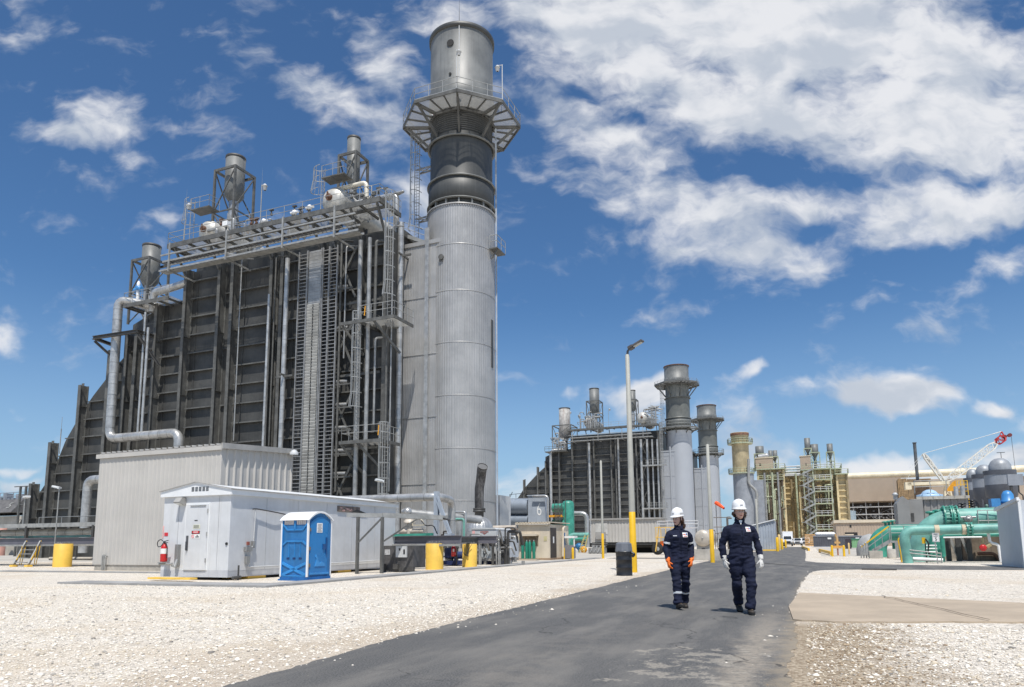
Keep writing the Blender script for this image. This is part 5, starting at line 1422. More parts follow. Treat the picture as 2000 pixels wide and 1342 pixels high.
# rack on the right of the cabin, with its pipes
rk = rack('short dark pipe rack on yellow piers between cabin and chimney', -19.0, -14.7, 29.2, 33.2, 1.17, [])
mb = MB(); mb.bar((-19.2, 29.0, 1.56), (-16.4, 29.0, 1.60), .1, .08); mb.bar((-19.2, 29.6, 1.58), (-16.4, 29.6, 1.62), .14, .12); mb.bar((-18.9, 29.0, 1.6), (-18.9, 29.0, 2.2), .08, .1); mb.solo('green_steelwork', GREEN, 'green steel frame lying on the rack right of the cabin', 'steelwork', (-18, 29, 1.56))
p = [WP(600, 976, 32), WP(752, 972, 32), WP(872, 974, 32), WP(885, 1068, 32)]
pz = 3.58
pipe_thing('rack_pipe', [(-26, 32, pz), (-17.4, 32, pz - .02), (W(882, 1040, 33.8)[0], 33.8, pz - .1), (W(882, 1040, 33.8)[0], 33.8, 1.3)], .21, ALU, 'big silver pipe over the cabin roof end, bending down near the domed tank', 'pipes on the right rack', 16, .5, .75)
pipe_thing('rack_pipe', [WP(795, 1002, 35), (WP(850, 1003, 35)[0], 36.5, WP(850, 1003, 35)[2] - .15), (WP(850, 1003, 35)[0] + 1.4, 38.0, WP(850, 1003, 35)[2] - .3)], .25, ALUD, 'dull brownish jacketed pipe below the big silver pipe', 'pipes on the right rack', 14, .5)
a = W(795, 1000, 34.9); mb = MB(); mb.ball((a[0], 34.95, a[1]), .27, 16); mb.tube((a[0] - .05, 34.95, a[1]), (a[0] - .3, 35, a[1]), .2, n=12); mb.solo('pipe_end_cap', ALU, 'shiny rounded cap at the end of the dull jacketed pipe', 'pipe cap', (a[0], 34.95, a[1] - .27))
pipe_thing('rack_pipe', [WP(880, 1000, 37), WP(909, 1000, 37), WP(909, 1060, 37)], .07, ALU, 'slim silver pipe behind the blue A-frame', 'pipes on the right rack', 10, .15)
pipe_thing('rack_pipe', [WP(890, 1014, 35), WP(906, 1014, 35), WP(906, 1052, 35)], .07, GREENP, 'slim pale green pipe bending down beside the domed tank', 'pipes on the right rack', 10, .15)
pipe_thing('rack_pipe', [WP(897, 1018, 36), (WP(897, 1018, 36)[0], 36, .9)], .17, ALU, 'short silver vertical pipe left of the pale green one', 'pipes on the right rack', 12)
# pale blue A-frame
t = thing('pipe_a_frame', 'pale blue steel A-frame bracing the big silver pipe', 'pipe support', (-17, 31, 1.55))
a, b, c = WP(853, 960, 31), WP(853, 1048, 31), WP(882, 1042, 31)
mb = MB(); mb.ibeam((a[0], 31, 1.56), (a[0], 31, a[2]), .22, .22, upv=(0, 1, 0)); mb.part('post', PALEB, t)
for k in (0, .28):
    mb = MB(); mb.bar((a[0] + .1, 30.9, a[2] - .25 - k), (c[0] - k * .3, 30.9, 1.66), .1, .1); mb.part('brace', PALEB, t)
mb = MB(); mb.box(c[0] - .25, c[0] + .12, 30.7, 31.1, 1.56, 1.66); mb.part('foot', PALEB, t)
# valve assembly on the rack
t = thing('valve_assembly', 'rust-cream valve and bonnet on the rack right of the cabin', 'valve', (-18, 31.2, 1.56))
a = W(800, 1040, 31.2); mb = MB(); mb.tube((a[0], 31.2, 1.56), (a[0], 31.2, 2.25), .16, n=12); mb.lathe((a[0], 31.2, 0), [(.3, 2.22), (.3, 2.34), (.24, 2.34), (.24, 2.42)], 16); mb.tube((a[0] - .5, 31.2, 1.8), (a[0] + .85, 31.2, 1.8), .15, n=12); mb.part('body', M('cream_valve', (.52, .47, .40), .5, 0, .3, 3, 0, 1, .4, (.3, .2, .12)), t)
mb = MB(); c0 = Vector((a[0] + .6, 31.0, 2.1)); prev = None
for i in range(13):
    q = c0 + Vector((.32 * math.cos(math.pi * i / 12), 0, .32 * math.sin(math.pi * i / 12)))
    if prev: mb.tube(prev, q, .035, n=6)
    prev = q
mb.bar(c0 - Vector((.34, 0, 0)), c0 + Vector((.34, 0, 0)), .06, .05); mb.part('yoke', M('cream_valve2', (.58, .52, .40), .5), t)
# cable tray frame over the cabin side
t = thing('tray_support_frame', 'weathered steel frame carrying a cable tray along the cabin', 'frame', (-16.6, 24.3, 0))
a, b = WP(697, 1010, 24.2), WP(745, 1009, 24.2)
gL, gR = g(697, 1121), g(745, 1120)
for (x, y, top) in ((gL[0], gL[1], 2.28), (gR[0], gR[1], 2.28)):
    mb = MB(); mb.bar((x, y, 0), (x, y, top), .10, .12, upv=(0, 1, 0)); mb.part('leg', STEEL, t)
mb = MB(); mb.bar((gL[0] + .03, gL[1], 1.25), (gR[0] - .05, gR[1], 2.22), .07, .07); mb.part('diagonal', STEEL, t)
gE = (W(868, 1018, 27.4)[0], 27.4)
mb = MB(); mb.bar((gR[0], gR[1], 1.25), (gR[0] + 1.1, gR[1] + .9, 2.2), .07, .07); mb.part('diagonal', STEEL, t)
mb = MB()
S0 = Vector((gL[0] - .5, gL[1] - .1, 2.36)); S1 = Vector((gR[0], gR[1], 2.36)); S2 = Vector((gE[0], gE[1], 2.30))
for k in (0, .45):
    mb.bar(S0 + Vector((0, k, 0)), S1 + Vector((0, k, 0)), .04, .16); mb.bar(S1 + Vector((0, k, 0)), S2 + Vector((-.1, k, 0)), .04, .2)
mb.add([S0 - Vector((0, 0, .07)), S1 - Vector((0, 0, .07)), S1 + Vector((0, .45, -.07)), S0 + Vector((0, .45, -.07))], [(0, 1, 2, 3)])
mb.add([S1 - Vector((0, 0, .09)), S2 - Vector((0, 0, .09)), S2 + Vector((0, .45, -.09)), S1 + Vector((0, .45, -.09))], [(0, 1, 2, 3)])
mb.part('tray', LSTEEL, t)
mb = MB(); mb.pipe([S0 + Vector((.1, .2, .02)), S1 + Vector((0, .2, .03)), S2 + Vector((-.3, .25, .02)), S2 + Vector((.1, .3, -.1))], .04, 6, .1); mb.pipe([S2 + Vector((-1.2, .1, -.1)), S2 + Vector((-1.0, .1, -.35)), S2 + Vector((-.6, .1, -.3)), S2 + Vector((-.4, .1, -.7))], .025, 6, .15); mb.part('cable', BLACK, t)
# dark control box and boxes behind it
a, b = WP(748, 1066, 26.2), WP(808, 1066, 26.2)
t = thing('control_cabinet', 'dark grey dusty control cabinet with paper notices below the cable tray', 'cabinet', (a[0], 26.2, 0))
mb = MB(); mb.box(a[0], b[0], 26.2, 27.2, .18, a[2]); mb.part('case', M('dusty_charcoal', (.07, .068, .068), .6, 0, .4, 3, .1, 10, .3, (.2, .19, .18)), t)
w = b[0] - a[0]
mb = MB(); mb.box(a[0] + w * .45, a[0] + w * .80, 26.13, 26.199, .62, a[2] - .02); pn = mb.part('panel', LGREY, t)
mb = MB(); mb.box(a[0] + w * .70, a[0] + w * .75, 26.12, 26.131, .75, .95); mb.box(a[0] + w * .55, a[0] + w * .6, 26.12, 26.131, .9, 1.0); mb.part('switch', BLACK, pn)
mb = MB(); mb.box(a[0] + .1, a[0] + w * .24, 26.185, 26.199, .72, .95); mb.part('notice', M('grey_notice', (.42, .42, .42), .5, 0, .3, 12), t)
mb = MB(); mb.box(a[0] + .05, a[0] + .2, 26.0, 26.199, .0, .35); mb.box(a[0] + w * .4, a[0] + w * .55, 26.05, 26.19, .12, .35); mb.bar((a[0], 26.25, .12), (b[0], 26.25, .12), .14, .16); mb.part('base_rail', DSTEEL, t)
DC = (W(936, 1020, 43)[0], 43.0)
RDm = (W(963, 1030, 43)[0] - W(909, 1030, 43)[0]) / 2 * .91
t = thing('domed_tank', 'silver domed tank with ribbed cap in front of the big chimney', 'tank', (*DC, 0))
zt = W(936, 1001, 42)[1]
mb = MB(); mb.lathe((*DC, 0), [(RDm, 0), (RDm, zt - 1.15)], 40); mb.lathe((*DC, 0), [(RDm * 1.01, 1.35), (RDm * 1.015, 1.4), (RDm * 1.01, 1.44)], 40); mb.part('shell', ALU, t)
mb = MB(); prof = [(RDm * 1.02, zt - 1.18)] + [(RDm * math.cos(R(a)) * 1.01, zt - 1.15 + .95 * math.sin(R(a))) for a in range(0, 81, 10)]
mb.lathe((*DC, 0), prof, 56, smooth=False, rib=-.018); mb.part('ribbed_cap', ALU, t)
mb = MB(); mb.lathe((*DC, 0), [(.30, zt - .3), (.30, zt + .06), (.42, zt + .07), (.42, zt + .16), (.40, zt + .17), (.40, zt + .24), (.42, zt + .25), (.42, zt + .33), (.01, zt + .34)], 24); mb.part('flange', RUST if False else DSTEEL, t)
# bent vent pipe rising from the tank, against the chimney
vp = thing('vent_pipe', 'dark weathered vent pipe with open slanted mouth above the domed tank', 'vent', (DC[0], DC[1], zt + .34))
q0 = Vector((DC[0], DC[1], zt + .34)); q1 = W(935, 945, 43); q2 = W(943, 918, 43)
path = [q0, q0 + Vector((0, 0, .6)), Vector((q1[0], 43.1, q1[1] - .3)), Vector((q1[0] + .12, 43.05, q1[1] + .25)), Vector((q2[0], 42.85, q2[1])), Vector((q2[0] + .14, 42.7, q2[1] + .22))]
OXID = M('oxidised_vent', (.05, .047, .045), .6, .2, .6, 3.0, .3, 8, .8, (.26, .25, .24))
mb = MB(); mb.sweep(path, [.30, .31, .31, .32, .33, .34], 18, False); mb.part('barrel', OXID, vp)
mb = MB(); e_ = path[-1]; d_ = (path[-1] - path[-2]).normalized(); mb.tube(e_ - d_ * .25, e_ - d_ * .05, .33, n=18); mb.part('mouth', M('vent_mouth', (.13, .13, .13), .8), vp)
a, b = WP(921, 1038, 36.2), WP(969, 1038, 36.2)
t = thing('air_compressor_unit', 'light grey compressor unit with louvred front right of the right yellow pier', 'machine', (a[0], 36.2, 0))
mb = MB(); mb.box(a[0], b[0], 36.2, 38.3, 1.32, 1.95); mb.box(a[0] + .05, b[0] - .03, 36.3, 38.25, .38, 1.02); hb = mb.part('housing', LGREY, t)
mb = MB(); mb.box(a[0] + .01, b[0] - .01, 36.28, 38.28, 1.02, 1.318); mb.part('recess_band', CHAR, hb)
for k in range(2):
    mb = MB(); w = (b[0] - a[0])
    for j in range(5): mb.box(a[0] + w * (.2 + .32 * k), a[0] + w * (.48 + .32 * k), 36.23, 36.27, 1.07 + j * .05, 1.09 + j * .05)
    mb.part('louvre', BLACK, hb)
mb = MB(); mb.prism([(a[0] - .02, 1.95), (b[0] + .02, 1.95), (b[0] - .1, 2.03), (a[0] + .1, 2.03)], 'v', 36.16, 38.34); mb.part('top', LGREY, hb)
mb = MB(); mb.box(a[0] + .05, a[0] + .22, 36.19, 36.199, 1.72, 1.88); mb.part('red_label', PINK, hb)
mb = MB()
for k in range(6): mb.box(a[0] + .55 + k * .085, a[0] + .62 + k * .085, 36.19, 36.199, 1.76 + .02 * (k % 2), 1.85)
mb.prism([(a[0] + .65, 1.75), (a[0] + .95, 1.75), (a[0] + .8, 1.66)], 'v', 36.19, 36.199); mb.part('faded_letters', M('dull_red_print', (.30, .12, .11), .6), hb)
mb = MB(); mb.box(a[0] + .2, a[0] + .75, 36.05, 36.29, .42, .75); mb.box(a[0] + .95, a[0] + 1.2, 36.1, 36.29, .3, .9); mb.part('junction_box', M('pale_box', (.45, .49, .52), .45), t)
mb = MB()
for k in range(3): mb.pipe([(a[0] + .05 + k * .3, 36.2, 1.0), (a[0] + .15 + k * .3, 36.05, .9), (a[0] + .35 + k * .25, 36.05, .75), (a[0] + .5 + k * .3, 36.2, .6)], .018, 6, .08)
mb.part('hose', BLACK, t)
c = WP(984, 1048, 38.5); d = WP(1004, 1048, 38.5)
mb = MB(); mb.box(b[0] + .25, d[0] + .1, 37.2, 38.9, .38, 1.38); mb.part('side_cabinet', M('grey_blue_cabinet', (.44, .47, .50), .45), t)
mb = MB(); mb.box(b[0] + .02, b[0] + .3, 36.25, 36.7, .4, .75)
rr = random.Random(5)
for k in range(7): mb.ball((b[0] + rr.uniform(-.1, .4), 36.2 + rr.uniform(0, .3), rr.uniform(.4, 1.0)), rr.uniform(.06, .12), 8)
mb.pipe([(b[0], 36.15, .5), (b[0] + .1, 36.1, 1.0), (b[0] + .4, 36.3, 1.05), (b[0] + .5, 36.4, .4)], .03, 6, .1); mb.part('engine', M('engine_metal', (.12, .12, .12), .45, .4, .4, 8), t)
mb = MB(); mb.bar((a[0] - .2, 36.1, .28), (d[0] + .3, 36.1, .28), .12, .14); mb.bar((a[0] - .2, 36.1, .28), (a[0] - .55, 35.4, .05), .1, .1); mb.bar((a[0] - .2, 38.4, .28), (d[0] + .3, 38.4, .28), .12, .14)
for k in range(5): mb.box(a[0] + .1 + k * .75, a[0] + .22 + k * .75, 36.0, 36.2, 0, .22)
mb.part('skid', ALUD, t)
mb = MB(); mb.box(a[0] + .2, d[0], 36.5, 38.2, .02, .2); mb.part('drip_tray', DBLUE, t)
# pump skid, standing extinguisher and valves under the rack
t = thing('pump_skid', 'deep blue pump skid in the shade under the right pipe rack', 'pump', (-17.2, 34.2, 0))
u0 = W(862, 1090, 34)[0]; u1 = W(899, 1090, 34)[0]
mb = MB(); mb.box(u0, u1, 34, 35.2, .05, .26); mb.bar((u0, 33.98, .5), (u1, 33.98, .5), .05, .06); mb.bar((u0 + .02, 33.98, .1), (u0 + .02, 33.98, .95), .08, .08); mb.bar((u1 - .3, 33.98, .1), (u1 - .3, 33.98, .5), .06, .06); mb.part('base', DBLUE, t)
mb = MB(); mb.tube((u0 + .1, 34.6, .55), (u1 - .1, 34.6, .55), .2, n=12); mb.box(u0 + .05, u0 + .4, 34.3, 34.8, .4, .95); mb.part('pump', M('blue_pump_dark', (.03, .05, .14), .45), t)
u = W(886, 1085, 33.6)[0]
ex = thing('fire_extinguisher', 'red fire extinguisher standing between the two right yellow piers', 'extinguisher', (u, 33.6, .52))
mb = MB(); mb.lathe((u, 33.6, .5), [(.01, 0), (.13, .01), (.13, .42), (.09, .52), (.04, .55), (.04, .6)], 16); mb.part('cylinder', RED, ex)
mb = MB(); mb.box(u + .02, u + .1, 33.46, 33.475, .75, .9); mb.part('label', WHS, ex)
mb = MB(); mb.bar((u - .02, 33.6, 1.1), (u + .12, 33.6, 1.14), .03, .03); mb.pipe([(u, 33.6, 1.1), (u + .15, 33.5, 1.05), (u + .17, 33.5, .7)], .015, 6); mb.part('valve_head', BLACK, ex)
mb = MB(); mb.bar((u + .1, 33.75, 0), (u + .1, 33.75, 1.1), .06, .06); mb.box(u - .14, u + .16, 33.5, 33.78, .46, .5); mb.solo('extinguisher_post', DSTEEL, 'dark post carrying the extinguisher between the right piers', 'post', (u + .1, 33.75, 0))
rr = random.Random(21)
for i, (x, l) in enumerate(((812, 'cluster of dusty valves and small pipes right of the dark cabinet'), (822, 'green hand valve and piping below the right pipe rack'))):
    u = W(x, 1085, 31.5)[0]; t = thing('valve_cluster', l, 'valves', (u, 31.5, 0), 'valves under the right rack')
    mb = MB()
    for k in range(7):
        p0 = Vector((u + rr.uniform(-.25, .25), 31.5 + rr.uniform(0, .5), rr.uniform(.2, 1.0)))
        mb.tube(p0, p0 + Vector(rr.choice(((0, 0, .4), (.3, 0, 0), (0, .3, 0)))), .045, n=8); mb.ball(p0, .08, 8)
    mb.tube((u, 31.6, 0), (u, 31.6, 1.1), .05); mb.part('piping', M('dusty_fitting', (.34, .32, .29), .5, .2, .3, 6), t)
    mb = MB(); mb.lathe((u + .1, 31.3, .9), [(.1, 0), (.12, .02), (.1, .04)], 14, (0, 1, 0)); mb.part('hand_wheel', GREEN if i else STEEL, t)
rr = random.Random(51)
for (u0, u1, vv, h, l) in ((-17.6, -15.2, 35.3, 2.1, 'cluttered thin pipework at the chimney foot left of the domed tank'), (-19.6, -17.4, 34.6, 1.9, 'pipes and valves below the dull jacketed pipe right of the cabin'), (-18.6, -17.0, 41.0, 1.9, 'small pipes and gauges behind the compressor unit')):
    t = thing('base_pipework', l, 'pipework', (u0, vv, 0), 'pipework at the foot of the big chimney')
    for nm, m_, n_ in (('pale_piping', ALUD, 9), ('dark_piping', DSTEEL, 7)):
        mb = MB()
        for k in range(n_):
            u = rr.uniform(u0, u1); v = vv + rr.uniform(0, .8); z = rr.uniform(.7, h); q = rr.uniform(-.7, .7)
            mb.pipe([(u, v, 0), (u, v, z), (u + q, v, z), (u + q, v + .4, z * .6)], rr.choice((.03, .045, .08)), 7, .1, 3)
            mb.ball((u, v, z * .7), .08, 8); mb.box(u - .12, u + .12, v - .05, v + .05, z * .7 + .08, z * .7 + .13)
        mb.part(nm, m_, t)
def D3(x, y, d): return Dp(x, y, d)
# blue-grey transformer with a painted 6
TV = 78.6
t = thing('transformer', 'blue-grey transformer block with a big white 6 painted on its end', 'transformer', (-32, TV, 0))
a = W(1031, 968, TV); b = W(1064, 972, TV)
mb = MB(); mb.box(a[0], b[0], TV, TV + 1.0, .4, a[1]); mb.bar((a[0] - .1, TV - .05, a[1]), (b[0] + .1, TV - .05, a[1]), .12, .12); mb.part('case', PALEB, t)
mb = MB(); put_text(mb, '6', 2.15, ((a[0] + b[0]) / 2 + .35, TV - .02, W(1050, 996, TV)[1]), sx=.62); mb.part('painted_number', WHS, t)
for (y0, y1, l) in ((975, 1003, 0), (1006, 1026, 1)):
    c0 = W(981, (y0 + y1) / 2, TV); c1 = W(1029, (y0 + y1) / 2, TV); rr_ = (W(1000, y0, TV)[1] - W(1000, y1 + 3, TV)[1]) / 2
    mb = MB(); mb.tube((c0[0], TV + .8, c0[1]), (c1[0], TV + .8, c1[1]), rr_, n=28); um = (c0[0] + c1[0]) / 2; mb.tube((um - .04, TV + .8, c0[1]), (um + .04, TV + .8, c0[1]), rr_ * 1.02, n=28); mb.part('conservator', M('blue_grey_tank', (.27, .31, .36), .4, .1, .1, 1), t)
mb = MB(); mb.box(a[0] - 3.2, a[0], TV + 1.9, TV + 4.5, .4, 6.6); mb.part('body', SILO, t)
mb = MB()
for k in (0, 1, 2): mb.pipe([(a[0] - 3.0 - k * .1, TV - .3, 5.6 - k), (a[0] - 2.6, TV - .5, 4.4 - k * .5), (a[0] - 2.2, TV - .4, 3.2 - k * .2), (a[0] - 2.9, TV - .3, 2.4)], .05, 6, .4)
mb.part('cable', BLACK, t)
mb = MB(); mb.rail([(a[0] - 3.2, TV + 2, 6.6), (a[0] + .1, TV + .1, 6.6)], .5, .03, 1.2, False)
for k in (.6, 2.2): mb.bar((a[0] - k - .3, TV + .5, 6.7), (a[0] - k, TV + .5, 7.3), .06, .06)
mb.part('bushing', DSTEEL, t)
p = [WP(1040, 969, TV - .4), WP(1070, 969, TV - .4), WP(1070, 1020, TV - .4)]; pipe_thing('bent_pipe', p, .13, ALU, 'thin silver pipe framing the top of the numbered transformer', None, 8, .4)
mb = MB(); q = W(978, 985, 70); mb.box(q[0] - .9, q[0] - .1, 70, 73, 0, q[1] + 1.0); mb.add([(q[0] - .1, 70, q[1] + 1), (q[0] + .5, 71, q[1] - .6), (q[0] + .5, 71, 0), (q[0] - .1, 70, 0)], [(0, 1, 2, 3)]); mb.solo('grey_enclosure', LGREY, 'pale grey enclosure sliver right of the big chimney foot', 'enclosure', (q[0], 70, 0))
# tangle of pipes between compressor and tan shed
t = thing('pipe_manifold', 'rusty brown manifold of thin pipes between compressor and tan shed', 'pipes', (-20.5, 50, 0))
mb = MB(); rr = random.Random(8)
x0, x1 = W(972, 1040, 50)[0], W(1012, 1040, 50)[0]
for k in range(9):
    u = x0 + (x1 - x0) * k / 8; mb.tube((u, 50 + rr.uniform(0, .8), .1), (u, 50 + rr.uniform(0, .8), rr.uniform(1.6, 2.3)), .05, n=6)
for z in (1.0, 1.7, 2.2): mb.tube((x0 - .2, 50.2, z), (x1 + .1, 50.2, z), .06, n=6)
mb.part('piping', M('dusty_brown_pipe', (.20, .16, .13), .6, .2, .4, 4), t)
mb = MB(); mb.tube((x0 - .4, 50.1, 2.35), (x1 - .2, 50.1, 2.35), .17, n=10); mb.part('header', M('beige_header', (.48, .42, .35), .5), t)
# tan sheds
HV = 46.4
a = W(1012, 1022, HV); b = W(1073, 1021, HV)
t = thing('tan_shed', 'small tan metal shed with green gas cylinders in front', 'shed', (a[0], HV, 0))
SVB = HV + 4.2
wl = MB(); wl.box(a[0], b[0], HV, SVB, .12, 2.42); wl.part('wall', TANS, t)
mb = MB(); mb.ribs((a[0] - .15, HV - .2), (b[0] + .1, HV - .2), 2.55, 2.62, .2, .04); mb.box(a[0] - .15, b[0] + .12, HV - .2, SVB, 2.56, 2.62); mb.box(a[0] - .15, b[0] + .12, HV - .2, HV - .17, 2.44, 2.58); mb.part('roof', TANS, t)
mb = MB(); mb.box(b[0] + .005, b[0] + .03, HV + .15, HV + 1.35, .15, 2.2); dr_ = mb.part('door', M('dark_brown_door', (.03, .025, .025), .5), t)
mb = MB(); mb.box(b[0] + .031, b[0] + .036, HV + .62, HV + .86, 1.15, 1.6); mb.part('notice', WHS, dr_)
mb = MB(); mb.box(a[0] + .1, a[0] + 1.55, HV - .45, HV - .01, 1.68, 1.76); mb.bar((a[0] + .1, HV - .45, 1.72), (a[0] + 1.55, HV - .45, 1.72), .04, .14); mb.part('awning', TANS, t)
mb = MB(); mb.box(a[0] + .12, a[0] + 1.5, HV - .012, HV - .001, .95, 1.66); mb.part('shelf_recess', M('brown_recess', (.24, .18, .12), .7, 0, .4, 3), t)
mb = MB(); mb.box(b[0] - .42, b[0] - .2, HV - .02, HV - .001, 1.3, 1.62); mb.part('notice', M('khaki_notice', (.52, .46, .25), .6), t)
mb = MB(); mb.pipe([(b[0] + .1, HV + 3.0, 2.3), (b[0] + .25, HV + 2.2, 2.2), (b[0] + .2, HV + 2.2, .2)], .08, 8, .2); mb.part('downpipe', TANS, t)
mb = MB(); mb.box(a[0] - .1, b[0] + .1, HV - .05, SVB, .0, .12); mb.part('base', M('rusty_base', (.30, .20, .12), .8, 0, .3, 2), t)
for i, x in enumerate((1021, 1029, 1035, 1043)):
    u = W(x, 1092, HV - .55)[0]; v = HV - .55
    h = 1.28
    mb = MB(); mb.lathe((u, v, .02), [(.01, 0), (.105, .01), (.108, .04), (.108, h - .22), (.09, h - .1), (.045, h - .02), (.04, h)], 16)
    c_ = thing('gas_cylinder', ('green gas cylinder, leftmost of the four, partly in shade', 'green gas cylinder, second from the left beside the tan shed', 'green gas cylinder, third from the left beside the tan shed', 'green gas cylinder, rightmost of the four by the tan shed')[i], 'gas cylinder', (u, v, .02), 'green gas cylinders')
    mb.part('body', GREENC, c_)
    mb = MB(); mb.tube((u, v, h + .02), (u, v, h + .1), .045, .03, n=10); mb.part('valve_cap', LSTEEL, c_)
mb = MB(); mb.box(a[0] - .6, a[0] + 1.9, HV - 1.5, HV - .9, .004, .1); mb.solo('tan_step_slab', PAD, 'tan concrete slab in front of the gas cylinders', 'slab', (a[0], HV - 1.2, 0))
# blue cart and grey box
q = W(1093, 1090, 49.6)
t = thing('blue_hand_cart', 'blue steel frame cart standing right of the tan shed', 'cart', (q[0], 49.6, 0))
mb = MB()
for k in (-.18, .42): mb.bar((q[0] + k, 49.6, .05), (q[0] + k, 49.6, 1.9), .07, .07, upv=(0, 1, 0))
for z in (.15, .8, 1.5): mb.bar((q[0] - .18, 49.6, z), (q[0] + .42, 49.6, z), .06, .06)
mb.part('frame', M('cart_blue', (.10, .25, .48), .45), t)
mb = MB(); mb.box(q[0] - .16, q[0] + .4, 49.5, 49.9, 1.5, 1.62); mb.tube((q[0], 49.55, 1.95), (q[0], 49.55, 2.3), .16, n=10); mb.part('tank', PALEB, t)
mb = MB(); mb.box(q[0] - .4, q[0] - .1, 49.45, 49.6, 1.2, 1.75); mb.part('jacket', M('pale_yellow_cloth', (.62, .60, .35), .8), t)
q = W(1110, 1088, 49.4)
t = thing('grey_cabinet', 'grey cabinet with white top between two yellow posts', 'cabinet', (q[0], 49.4, 0))
mb = MB(); mb.box(q[0] - .38, q[0] + .34, 49.4, 50.1, .05, 1.0); mb.part('case', M('mid_grey_box', (.20, .20, .22), .5), t)
mb = MB(); mb.box(q[0] - .42, q[0] + .5, 49.35, 50.1, 1.5, 1.65); mb.box(q[0] - .42, q[0] - .36, 49.4, 49.5, .9, 1.5); mb.box(q[0] + .42, q[0] + .48, 49.4, 49.5, .9, 1.5); mb.part('canopy', WPLAS, t)
for (x, l) in ((1101, 'short yellow guard post left of the grey cabinet'), (1119, 'short yellow guard post right of the grey cabinet')):
    q = W(x, 1090, 49.2); mb = MB(); mb.lathe((q[0], 49.2, 0), [(.09, 0), (.09, .75), (.05, .82), (.01, .83)], 12); mb.solo('guard_post', YEL, l, 'bollard', (q[0], 49.2, 0), 'yellow guard posts')
# green separator and vessels
GV = 96
t = thing('separator_column', 'tall sea-green vertical vessel in front of the far boiler', 'vessel', W(1110, 1070, GV)[0:1] + (GV, 0))
ul, ur = W(1099, 1010, GV)[0], W(1121, 1010, GV)[0]; uc, rc = (ul + ur) / 2, (ur - ul) / 2; zt = W(1110, 978, GV)[1]
mb = MB(); mb.lathe((uc, GV, 0), [(rc * .9, 0), (rc, .3), (rc, zt - .45), (rc * .85, zt - .15), (rc * .5, zt), (.01, zt + .03)], 28); mb.part('shell', GREEN, t)
for (y, l) in ((992, 'upper horizontal green vessel joining the green column'), (1023, 'lower horizontal green vessel joining the green column')):
    z = W(1090, y, GV)[1]; u0 = W(1080, y, GV)[0]
    t = thing('green_vessel', l, 'vessel', (u0, GV, z - .8), 'horizontal green vessels')
    mb = MB(); mb.tube((u0, GV, z), (uc, GV, z), .62, n=20); mb.ball((uc - .55, GV - .1, z), .72, 14); mb.part('shell', GREEN, t)
    mb = MB(); mb.box(u0 - .2, uc - .5, GV - 1.2, GV - .3, z - 1.35, z - 1.22); mb.bar((u0 - .2, GV - 1.2, z - 1.2), (uc - .5, GV - 1.2, z - 1.2), .08, .3); mb.part('walkway', ORAIL, t)
    mb = MB()
    for k in range(5): mb.tube((u0 + k * .55, GV - .9, z - 1.2), (u0 + k * .55, GV - .9, z + 1.1), .045, n=6)
    mb.rail([(u0 - .2, GV - 1.2, z - 1.2), (uc - .5, GV - 1.2, z - 1.2)], 1.0, .035, .8); mb.part('piping', STEEL, t)
mb = MB(); mb.ladder(uc - 1.0, GV - 1.4, 0, zt - .8, (0, -1), r=.04, R_=.4, cz=2.0); mb.solo('caged_ladder', STEEL, 'grey caged ladder in front of the green vessels', 'ladder', (uc - 1, GV - 1.4, 0))
p = [WP(1122, 1003, 98), WP(1146, 1001, 98), WP(1146, 1040, 98)]; pipe_thing('bent_pipe', [p[0], (p[1][0], 98, p[0][2]), (p[1][0], 98, .5)], .32, ALU, 'silver pipe bending down right of the green column', None, 12, .9)
pts = [WP(1112, 1062, 90), WP(1112, 1047, 90), WP(1150, 1045, 90)]; pipe_thing('green_pipe', [(pts[0][0], 90, 0), (pts[1][0], 90, pts[2][2]), pts[2]], .32, GREENP, 'green pipe on legs below the green column', None, 12, .7)
pts = WP(1128, 1060, 89); pipe_thing('green_pipe', [(pts[0] - .8, 89, .0), (pts[0] - .8, 89, 1.6), (pts[0] + 1.2, 89, 1.6)], .2, GREEN, 'darker green pipe under the horizontal one left of the trailer', None, 10, .4)
pts = WP(1131, 1075, 80); t = thing('blue_valve', 'small blue valve body left of the grey trailer', 'valve', (pts[0], 80, 0)); mb = MB(); mb.ball((pts[0], 80, .7), .42, 12); mb.tube((pts[0] - .6, 80, .7), (pts[0] + .6, 80, .7), .22, n=10); mb.tube((pts[0], 80, 0), (pts[0], 80, .7), .12); mb.part('body', M('valve_blue', (.03, .17, .38), .4), t)
mb = MB(); mb.lathe((pts[0] + .7, 79.5, .35), [(.08, 0), (.4, .02), (.4, .1), (.08, .12)], 16, (0, 1, 0)); mb.part('hand_wheel', ORAIL, t)
pts = WP(1140, 1070, 78); t = thing('yellow_ladder', 'leaning yellow step ladder left of the grey trailer', 'ladder', (pts[0], 78, 0)); mb = MB()
for k in (-.3, .3): mb.bar((pts[0] + k - .3, 78, 0), (pts[0] + k * .6 + .2, 78.6, 2.0), .08, .08)
for k in range(6): mb.bar((pts[0] - .6 + k * .08, 78 + k * .1, .3 + k * .3), (pts[0] + .0 + k * .07, 78 + k * .1, .3 + k * .3), .05, .05)
mb.part('frame', M('pale_yellow', (.60, .52, .22), .5), t)
pts = WP(1162, 1082, 72); mb = MB(); mb.box(pts[0] - .7, pts[0] + 1.0, 72, 73, .0, .6)
for k in range(4): mb.tube((pts[0] - .5 + k * .4, 71.9, .1), (pts[0] - .2 + k * .4, 72.2, .8), .08, n=7)
mb.solo('scrap_pile', ALUD, 'low pile of grey metal scrap by the trailer corner', 'scrap', (pts[0], 72, 0))
